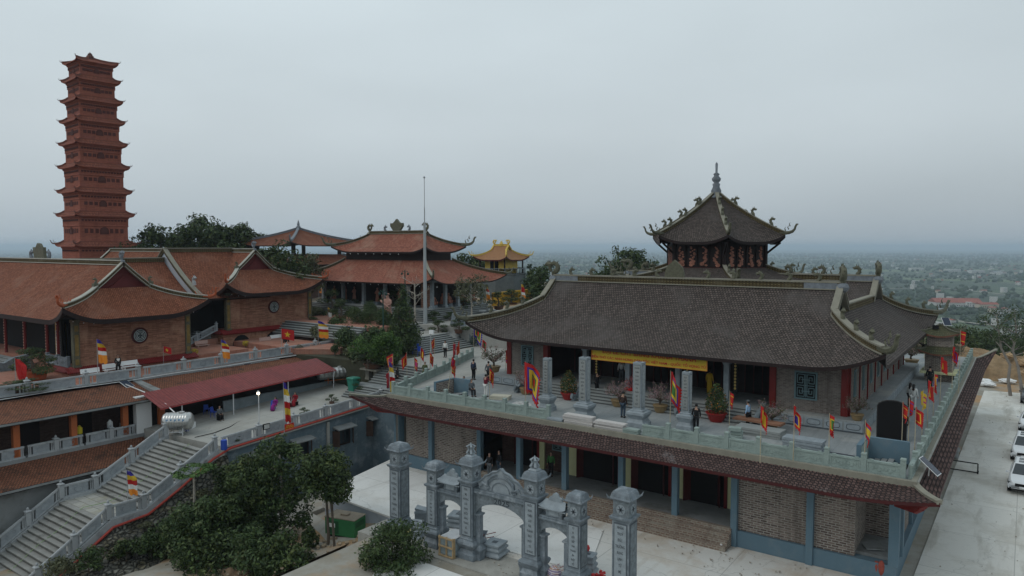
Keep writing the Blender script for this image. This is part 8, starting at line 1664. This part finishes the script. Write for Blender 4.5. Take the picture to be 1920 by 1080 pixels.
# trees behind the buildings
def cluster(px,py,dep,h,crown,n,leaf,m,seed,label,name='background_tree',cat='tree',zb=None):
    p=GD(px,py,dep); top=p.z; base=zb if zb is not None else top-h; t=tree(h,crown,n,leaf,m,BARK,seed,.25,None,8,.62,name=name); place(t,label,(p.x,p.y,base),seed); return t
for a in((300,436,118,12,3.6,3600,.32,L_DARK,71,'dark tree immediately right of the pagoda base'),(232,466,112,8,2.6,2200,.28,L_DARK,72,'low dark tree overlapping the foot of the pagoda'),(345,425,122,13,3.6,4200,.32,L_DARK,73,'dark rounded tree between the pagoda and the tallest tree'),(375,410,128,15,4.0,4200,.34,L_DARK,74,'tallest dark tree behind the brick halls'),(412,425,124,13,4.2,4600,.34,L_DARK,75,'broad dark tree behind the second hall ridge'),(455,436,126,12,3.8,4200,.34,L_DARK,76,'right-hand dark tree beside the far pavilion eave'),(270,448,116,10,2.4,1600,.28,L_MID,77,'thin lighter tree close to the pagoda'),
          (510,458,92,8.5,2.3,2600,.2,L_MID,78,'olive green tree in front of the far pavilion roof'),(545,482,88,6,2.2,2400,.2,L_DARK,79,'dark low tree behind the second hall hip'),(580,478,95,7,1.8,1300,.2,L_OLIVE,80,'thin olive tree below the far pavilion'),
          (880,480,124,9,2.4,2600,.25,L_DARK,81,'dark tree just right of the statue temple upper eave'),(900,492,126,8,2.4,2800,.25,L_DARK,82,'dark tree left of the yellow shrine'),(1000,522,112,6,1.6,1600,.22,L_PINE,83,'dark shrubby tree at the right end of the yellow wall'),(1008,505,118,7,1.8,2200,.22,L_DARK,84,'dark tree right of the yellow shrine podium'),(1015,505,106,7,2.0,2400,.22,L_MID,85,'mid green tree between the yellow shrine and the temple ridge end'),(994,488,122,8,.7,500,.2,L_PINE,86,'narrow pointed conifer right of the yellow shrine'),
          (1178,462,100,11,2.3,4200,.2,L_DARK,87,'tall dark tree behind the left part of the main ridge'),(1212,476,104,10,2.6,3600,.22,L_DARK,88,'dark tree between the tall one and the hexagonal roof'),(1155,498,100,8,2.4,2800,.22,L_DARK,89,'low dark tree left of the tall one behind the main ridge'),(1125,508,108,6,1.6,1300,.2,L_DARK,90,'small dark tree farthest left behind the main ridge')):
    cluster(*a)
# wooded slope and dead tree on the right
Pt=[Proto(lambda s=s:tree(9,3.4,2400,.34,(L_DARK,L_MID,L_DARK)[s%3],BARK,95+s,.2,None,7,.7,name='slope_tree'))for s in range(3)]
rs=random.Random(12); k_=0
rowname=['nearest','second','third','fourth','fifth','farthest']
for row in range(7):
    for i in range(16+row*2):
        y=116+row*11+rs.uniform(-4,4); x=-14+i*5.2+rs.uniform(-2,2)-row*2
        if y<122 and x>-6:continue
        Pt[(i+row)%3]((x,y,hh(x,y)-.5),rs.uniform(0,6),'dark leafy tree among those crowding the slope beyond the parking yard','trees crowding the slope beyond the yard',rs.uniform(.42,.72)); k_+=1
dt=[((1895,742,-5.5),'pale leaning dead-looking tree with a wispy crown right of the earth mound',63,1),((1918,748,-5.5),'second pale bare trunk at the right edge behind the cars',64,0)]
for(q,lb,sd_,lf_)in dt:
    t=thing('eucalyptus_tree',lb,'tree',(0,0,0)); mb=MB(); tips=limbs(mb,8.6,.15,7,2.4,sd_,.5,(-.14,0),kink=.3); mb.build('trunk',M('grey_bark',(.24,.215,.19),.9,.25),t); bls=[(p,(.75,.75,.5))for p in tips if p.z>4.5]; v,f=leafcloud(bls,1100,.12,sd_); cloud_obj('crown',v,f,L_DARK,t); t.location=G(*q)
# earth mound with boulders behind the yard
mb=MB(); q0=G(1870,722,-5.5)
mb.grid(lambda u,v:(q0.x-12+34*u,q0.y+3+11*v,-5.6+2.9*math.sin(PI*min(1,v*1.1))**.8*(sm(5*u))*(1+.25*math.sin(u*23+v*5)+.12*math.sin(u*61+v*17))),70,24); o=mb.build('earth_mound',M('ochre_earth',(.27,.185,.105),.97,.4,.9,bm=1,bs=3,dirt=(.19,.095,.05),dirts=.4),smooth=False); o['kind']='structure'
rs=random.Random(9)
def boulders():
    for k in range(26):
        x=q0.x-10+27*rs.random(); y=q0.y+4+5.5*rs.random(); zc=-5.3+2.6*math.sin(PI*min(1,(y-q0.y-3)/11))*sm((x-q0.x+12)/7)
        rock('ochre boulder lying on the earth mound behind the parking yard',(x,y,zc),rs.uniform(.5,1.3),ROCK_O,100+k,(1.2,1,.75),'boulder','boulders on the earth mound')
boulders()
for k,(x,y)in enumerate(((1850,728),(1842,722),(1890,722))):rock(['white plaster sack heap at the left foot of the mound','smaller white sack heap behind the first','white rubble lump near the pale tree'][k],G(x,y,-5.4)+Vector((0,2,.2)),.55,WHITEP,130+k,(1.6,1,.5),'white_rubble')
# steel frame on the yard
def framex(label,c,rz,w_=1.9,h=.75):
    mb=MB()
    for a,b in(((0,0,0),(0,0,h)),((w_,0,0),(w_,0,h)),((0,0,h),(w_,0,h)),((0,0,.1),(w_,0,.1)),((0,0,.02),(0,.8,.02)),((w_,0,.02),(w_,.8,.02))):mb.tube([a,b],.045,5)
    o=mb.build('steel_frame',BLACK); o.location=c; o.rotation_euler=(0,0,rz); tag(o,label,'frame')
framex('dark steel frame standing in the yard beside the skirt roof',G(1776,880,-5.5),R(0)); lathed('water_trough','grey cylindrical post with a dark top beside the yard wall','bollard',G(1789,858,-5.5),[(.3,0),(.3,.5),(.4,.55),(.4,.8),(.1,.85)],CONC_D)
mb=MB(); c_=G(1648,1062,-4.45); rs=random.Random(6); mb.lathe(c_.x,38.75,[(.03,-5.25),(.14,-5.0),(.17,-4.7),(.12,-4.55),(.05,-4.45)],8,sy=.6); mb.lathe(c_.x-.22,38.78,[(.03,-5.4),(.10,-5.1),(.13,-4.8),(.08,-4.55)],8,sy=.6); o=mb.build('hanging_cloths',M('red_brown_cloth',(.30,.07,.05),.9,.2,3)); tag(o,'red-brown cloths hanging over the blue plinth of the corner porch','cloths')
slabs('loose boards and a net on the corner porch floor',(-5.9,40.2,-4.44),.9,.7,2,.06,CONC_D,.5,12,'loose_boards','boards',.3)
lathed('white_pipe_piece','small white pipe piece left on the ground at the end of the brick steps','pipe',G(1352,1030,-5.5),[(.08,0),(.08,.12),(.14,.13),(.14,.2),(.07,.21),(.07,.3)],WHITEP,8)
mb=MB(); rs=random.Random(71)
def grit(x,y,z,s):a=rs.uniform(0,6.28); mb.obox((x,y,z+s*.25),s*rs.uniform(.7,1.6),s,s*.6,a,rs.uniform(-.3,.3))
for _ in range(420):
    q=rs.random()
    if q<.3:x,y=rs.uniform(-30,-14),rs.uniform(27.6,31)
    elif q<.55:x,y=rs.uniform(-13,-5),rs.uniform(33,38.3)
    elif q<.75:x,y=rs.uniform(-30,-12),rs.uniform(36,37.5)
    else:x,y=rs.uniform(-3.6,4),rs.uniform(38,96)
    grit(x,y,-5.46,rs.uniform(.02,.075))
o=mb.build('building_rubble',M('grit',(.38,.34,.29),.95,.4,5)); o['kind']='stuff'
mb=MB()
for _ in range(260):x,y=rs.uniform(-38,-31.5),rs.uniform(21.5,29); grit(x,y,hh(x,y)+.1,rs.uniform(.06,.22))
o=mb.build('loose_stones',M('loose_stone',(.34,.27,.19),.95,.4,4)); o['kind']='stuff'
# ================================================================= CARS
def car(paint,suv=True,L_=4.7,name='parked_car'):
    t=thing(name,'car','car'); W_=.93
    st=[(-2.33,.42,.72,.60,.86),(-2.2,.36,.86,.74,.92),(-1.9,.30,.92,.82,.93),(-1.2,.28,1.02,.86,.93),(-.85,.28,1.06,.88,.93),(.2,.28,1.08,.9,.93),(1.3,.28,1.10,.9,.93),(2.0,.32,1.08,.88,.92),(2.28,.42,.98,.8,.90),(2.35,.5,.85,.7,.86)]
    mb=MB(); rows=[]
    for y,zb,zt,wt,wb in st:
        rows.append([(-wt*.93,y,zt+.02),(-wt*1.02,y,zt-.06),(-wb,y,zt-.28),(-wb,y,(zb+zt)/2),(-wb*.98,y,zb+.08),(-wb*.8,y,zb),(wb*.8,y,zb),(wb*.98,y,zb+.08),(wb,y,(zb+zt)/2),(wb,y,zt-.28),(wt*1.02,y,zt-.06),(wt*.93,y,zt+.02)])
    vs=[p for r_ in rows for p in r_]; n=12; fs=[(i*n+k,i*n+(k+1)%n,(i+1)*n+(k+1)%n,(i+1)*n+k)for i in range(len(rows)-1)for k in range(n)]+[tuple(range(n-1,-1,-1)),tuple(range((len(rows)-1)*n,len(rows)*n))]
    mb.add(vs,fs); b=mb.build('body',paint,t,smooth=False); bv=b.modifiers.new('b','BEVEL'); bv.width=.03; bv.segments=2; bv.limit_method='ANGLE'
    rz_=1.68 if suv else 1.45; cab=MB(); base=[(-.95,1.05,.84),(-.95,1.05,.84)]
    B_=[(-1.15,1.03),(2.1 if suv else 1.75,1.08)]; T_=[(-.25,rz_),(1.75 if suv else .9,rz_-.03)]
    vs=[(-.84,B_[0][0],B_[0][1]),(.84,B_[0][0],B_[0][1]),(.84,B_[1][0],B_[1][1]),(-.84,B_[1][0],B_[1][1]),(-.66,T_[0][0],T_[0][1]),(.66,T_[0][0],T_[0][1]),(.66,T_[1][0],T_[1][1]),(-.66,T_[1][0],T_[1][1])]
    cab.add(vs,[(4,5,6,7),(0,1,5,4),(1,2,6,5),(2,3,7,6),(3,0,4,7)]); c=cab.build('cabin',paint,t); bv=c.modifiers.new('b','BEVEL'); bv.width=.07; bv.segments=3
    V=[Vector(v)for v in vs]
    def pane(name,idx,u0,u1,v0,v1,off,par=c):
        a,b_,c2,d=[V[i]for i in idx]; P=lambda u,v:a.lerp(b_,u).lerp(d.lerp(c2,u),v); n_=(b_-a).cross(d-a).normalized()*off; m_=MB(); m_.add([P(u0,v0)+n_,P(u1,v0)+n_,P(u1,v1)+n_,P(u0,v1)+n_,P(u0,v0)-n_*.2,P(u1,v0)-n_*.2,P(u1,v1)-n_*.2,P(u0,v1)-n_*.2],[(0,1,2,3),(0,4,5,1),(1,5,6,2),(2,6,7,3),(3,7,4,0)]); return m_.build(name,GLASS,par)
    pane('windscreen',(0,1,5,4),.06,.94,.08,.93,.012); pane('rear_window',(2,3,7,6),.08,.92,.2,.9,.012)
    for idx in((1,2,6,5),(3,0,4,7)):
        for u0,u1 in((.10,.42),(.45,.72),(.75,.92)):pane('side_window',idx,*((u0,u1)if idx[0]==1 else(1-u1,1-u0)),.12,.85,.012)
    if suv:
        m_=MB(); m_.box(-.42,.42,.0,.45,rz_+.0,rz_+.012); m_.box(-.42,.42,.75,1.3,rz_-.01,rz_+.010); m_.build('sunroof',GLASS,c); m_=MB()
        for s in(-1,1):m_.tube([(s*.62,-.1,rz_+.01),(s*.62,.3,rz_+.06),(s*.62,1.3,rz_+.05),(s*.62,1.6,rz_)],.02,5)
        m_.build('roof_rail',ALU,c)
    for s in(-1,1):
        m_=MB(); m_.add([(s*.9,-2.0,.86),(s*.84,-2.18,.82),(s*.45,-2.33,.74),(s*.45,-2.335,.62),(s*.82,-2.25,.62),(s*.93,-2.0,.72)],[(0,1,2,3,4,5)if s<0 else(5,4,3,2,1,0)]); m_.build('headlight',M('headlight_glass',(.05,.055,.06),.1,.1,spec=.9),t)
        m_=MB(); m_.box(s*.6,s*.88,2.3,2.37,.78,.92); m_.build('tail_light',PLASTIC['red'],t)
        m_=MB(); m_.obox((s*1.03,-.78,1.12),.16,.12,.12); m_.tube([(s*.85,-.8,1.08),(s*1.0,-.78,1.1)],.03,5); m_.build('wing_mirror',paint,t)
        for y in(-1.42,1.42):
            m_=MB(); m_.tube([(s*.70,y,.36),(s*.94,y,.36)],.36,20); w_=m_.build('wheel',BLACK,t); m_=MB(); m_.tube([(s*.90,y,.36),(s*.955,y,.36)],[.24,.21],12); m_.build('rim',ALU,w_)
            m_=MB(); m_.tube([(s*.925,y,.37),(s*.938,y,.37)],.43,20); m_.build('wheel_arch',BLACK,t)
    m_=MB(); m_.box(-.5,.5,-2.36,-2.30,.60,.78); m_.box(-.8,.8,-2.37,-2.28,.36,.5); m_.build('grille',BLACK,t); m_=MB(); m_.box(-.7,.7,-2.40,-2.34,.44,.475); m_.build('bumper_trim',ALU,t); m_=MB(); m_.box(-.26,.26,-2.385,-2.36,.5,.61); m_.build('number_plate',WHITEP,t)
    m_=MB(); m_.box(-.95,.95,-1.0,1.0,.28,.40); m_.build('sill',BLACK,t); return t
CAR_W=M('car_white',(.72,.74,.76),.25,.01,spec=.6); CAR_G=M('car_grey',(.05,.055,.06),.25,.02,spec=.6)
for cx_,y_,pm,suv,lb in((.42,60.0,CAR_W,True,'nearest white sport utility car with a glass roof at the right edge of the yard'),(.45,68.8,CAR_W,True,'second white car from the front in the row at the right edge'),(.85,79.8,CAR_W,False,'third white car with a black mirror in the row at the right edge'),(.9,94.0,CAR_G,False,'dark grey car at the far end of the row by the earth mound')):
    t=car(pm,suv); t.location=(cx_,y_,-5.5); t.rotation_euler=(0,0,R(-2)); t['label']=lb; t['group']='cars parked along the right edge of the yard'
# ================================================================= THE PLAIN FAR BELOW
pl_z=PLAIN+.2
def onplain(px,py):return G(px,py,pl_z)
mb=MB(); a0,a1=onplain(1800,642),onplain(1990,602); b0,b1=onplain(1822,656),onplain(1990,614); d=(a1-a0);
for q in(a0,a1,b0,b1):q.z=hh(q.x,q.y)+1.2
ext=Vector((0,0,0)); mb.add([b0,b1,a1,a0],[(0,1,2,3)]); o=mb.build('main_road',M('far_asphalt',(.24,.25,.265),.9,.05,.05)); o['kind']='structure'
o=None; mb=MB(); mb.strip([tuple(a0+Vector((0,0,.3))),tuple(a1+Vector((0,0,.3)))],1.6,1.0); mb.strip([tuple(b0+Vector((0,0,.3))),tuple(b1+Vector((0,0,.3)))],1.6,1.0); o=mb.build('road_barrier',M('barrier',(.5,.49,.46),.8,.1)); tag(o,'pale concrete barriers along both edges of the distant main road','barrier')
for pts,w_ in((((1715,597),(1770,600),(1850,610),(1960,614)),5),(((1440,545),(1760,540),(1960,560)),5)):
    mb=MB(); mb.strip([tuple(onplain(*p)+Vector((0,0,.5)))for p in pts],w_,.5); o=mb.build('country_road',M('far_road',(.34,.32,.28),.9,.1,.05)); o['kind']='structure'
mb=MB(); q=[onplain(x,y)+Vector((0,0,.6))for x,y in((1893,588),(1905,594),(1925,598),(1990,596),(1990,585),(1920,583))]; mb.add(q,[(0,1,2,3,4,5)]); o=mb.build('pond',M('pond_water',(.12,.14,.15),.12,.05,.05,spec=.6)); o['kind']='structure'
rs=random.Random(33); HR=M('house_red_roof',(.30,.10,.07),.9,.2,.1); HG=M('house_grey_roof',(.26,.27,.28),.8,.2,.1); HWm=[M('house_white',(.50,.49,.47),.9,.1,.1),M('house_cream',(.50,.45,.36),.9,.1,.1),M('house_grey',(.38,.38,.37),.9,.1,.1)]
def house(sx,sy,h,roof,wm):
    t=thing('distant_house','house','house'); mb=MB(); mb.box(-sx/2,sx/2,-sy/2,sy/2,0,h); mb.build('wall',wm,t); mb=MB()
    if roof=='flat':mb.box(-sx/2-.3,sx/2+.3,-sy/2-.3,sy/2+.3,h,h+.4); mb.build('roof',wm,t)
    else:mb.prism([(-sy/2-.6,h),(sy/2+.6,h),(0,h+sy*.22)],-sx/2-.5,sx/2+.5,lambda a,b,d:(d,a,b)); mb.build('roof',HR if roof=='red' else HG,t)
    mb=MB()
    for k in range(int(sx/3)):
        for fl in range(max(1,int(h/3.2))):mb.box(-sx/2+1+k*3,-sx/2+2.3+k*3,-sy/2-.06,-sy/2-.01,1+fl*3.1,2.4+fl*3.1)
    mb.build('window',BLACK,t); return t
PH=[Proto(lambda a=a:house(*a))for a in((9,8,7,'red',HWm[1]),(7,12,10,'flat',HWm[0]),(14,9,4,'grey',HWm[2]),(45,22,9,'flat',HWm[0]),(11,8,4,'red',HWm[0]),(30,16,6,'grey',HWm[0]))]
big=[((1785,510),3,'long white factory in the middle distance left of centre on the plain'),((1830,512),3,'white factory with a reddish annex on the plain'),((1868,514),5,'low white shed right of the factories on the plain'),((1865,497),5,'tall pale block standing far out on the plain at the right'),((1718,507),3,'pale long factory left of the others on the plain'),((1640,492),3,'thin white shed near the horizon above the temple ridge'),((1770,494),3,'very long white shed close to the horizon'),((1885,630),1,'white cottage between the far fields and the main road'),((1868,611),1,'small white cottage left of the pond')]
for(x,y),k,lb in big:p=onplain(x,y); PH[k](p,YAW+rs.uniform(-.3,.3),lb,'white sheds on the plain',1.0 if k in(3,5)else .75)
p=onplain(1790,574); t=house(62,26,6,'red',HWm[0]); t.location=p; t.rotation_euler=(0,0,YAW-.12); t['label']='long red-roofed school-like building on the plain right of the temple roof tip'; p=onplain(1850,577); t=house(26,12,5,'red',HWm[1]); t.location=p; t.rotation_euler=(0,0,YAW); t['label']='smaller red-roofed building beside the long red roof on the plain'
n=0
while n<170:
    x=rs.choice([rs.uniform(1020,1240),rs.uniform(1480,1930),rs.uniform(1480,1930)]); y=474+150*rs.random()**1.9
    if x<1250 and y>520:continue
    if y>640 or(x<1740 and y>560):continue
    p=onplain(x,y); k=rs.choice([0,0,1,2,4,4,1]); PH[k](p,rs.uniform(0,3),'small hazy village house scattered over the plain towards the horizon','village houses on the plain',rs.uniform(.55,.95)); n+=1
# villages too small to tell apart, and the woods of the plain
vm_=MB(); vm2=MB()
for _ in range(2200):
    th=rs.uniform(-.02,1.32); dd=900+15000*rs.random()**1.3; cl=.5+.5*math.sin(dd*.002+th*40)
    if rs.random()>cl:continue
    x,y=-dd*math.sin(th),dd*math.cos(th); s=rs.uniform(3,6.5)*(1+dd/14000); (vm_ if rs.random()<.5 else vm2).obox((x,y,PLAIN+s*.3),s*rs.uniform(1,2.5),s,s*.4+1.5,rs.uniform(0,3))
o=vm_.build('distant_village',HWm[0]); struct(o,'stuff'); o=vm2.build('distant_village_roofs',HR); struct(o,'stuff')
nb=26000; R2=np.random.RandomState(3); th=R2.uniform(-.06,1.35,nb); dd=330+9000*R2.rand(nb)**1.9; x=-dd*np.sin(th); y=dd*np.cos(th)
mask=(np.sin(x*.006+1.3)*np.cos(y*.005+x*.002)+.6*np.sin(x*.021)*np.sin(y*.017)+R2.normal(size=nb)*.35)>-.15
x,y,dd=x[mask],y[mask],dd[mask]; zz=np.array([hh(a,b)for a,b in zip(x,y)]); n_=len(x); s=R2.uniform(2.2,4.5,n_)*(1+dd/5000)
ico=[(0,0,1),(.9,0,.3),(.28,.86,.35),(-.73,.53,.3),(-.73,-.53,.4),(.28,-.86,.3),(.6,.5,-.5),(-.3,.8,-.5),(-.9,-.1,-.5),(-.2,-.8,-.5),(.7,-.5,-.5)]
tri=[(0,1,2),(0,2,3),(0,3,4),(0,4,5),(0,5,1),(1,6,2),(2,6,7),(2,7,3),(3,7,8),(3,8,4),(4,8,9),(4,9,5),(5,9,10),(5,10,1),(1,10,6)]
iv=np.array(ico); V_=(iv[None]*(1+.25*R2.normal(size=(n_,11,1))))*s[:,None,None]; V_[:,:,2]*=.9; V_+=np.stack([x,y,zz+s*.5],1)[:,None,:]
F_=(np.arange(n_)[:,None,None]*11+np.array(tri)[None]).reshape(-1,3); o=cloud_obj('plain_woodland',V_.reshape(-1,3),F_,LEAF('far_leaves',(.022,.042,.022),(.05,.078,.035)),None); struct(o,'stuff')
# ================================================================= HAZE
mb=MB(); mb.box(-32000,32000,-9000,32000,PLAIN-1.5,46); hz=mb.build('haze',None and 0 or[]); hz['kind']='stuff'
m=bpy.data.materials.new('haze'); m.use_nodes=True; t=m.node_tree; t.nodes.clear(); o_=t.nodes.new('ShaderNodeOutputMaterial'); v_=t.nodes.new('ShaderNodeVolumePrincipled'); v_.inputs['Color'].default_value=(.72,.84,.98,1); v_.inputs['Density'].default_value=.00016; v_.inputs['Anisotropy'].default_value=.2
t.links.new(v_.outputs[0],o_.inputs['Volume']); hz.data.materials.clear(); hz.data.materials.append(m)
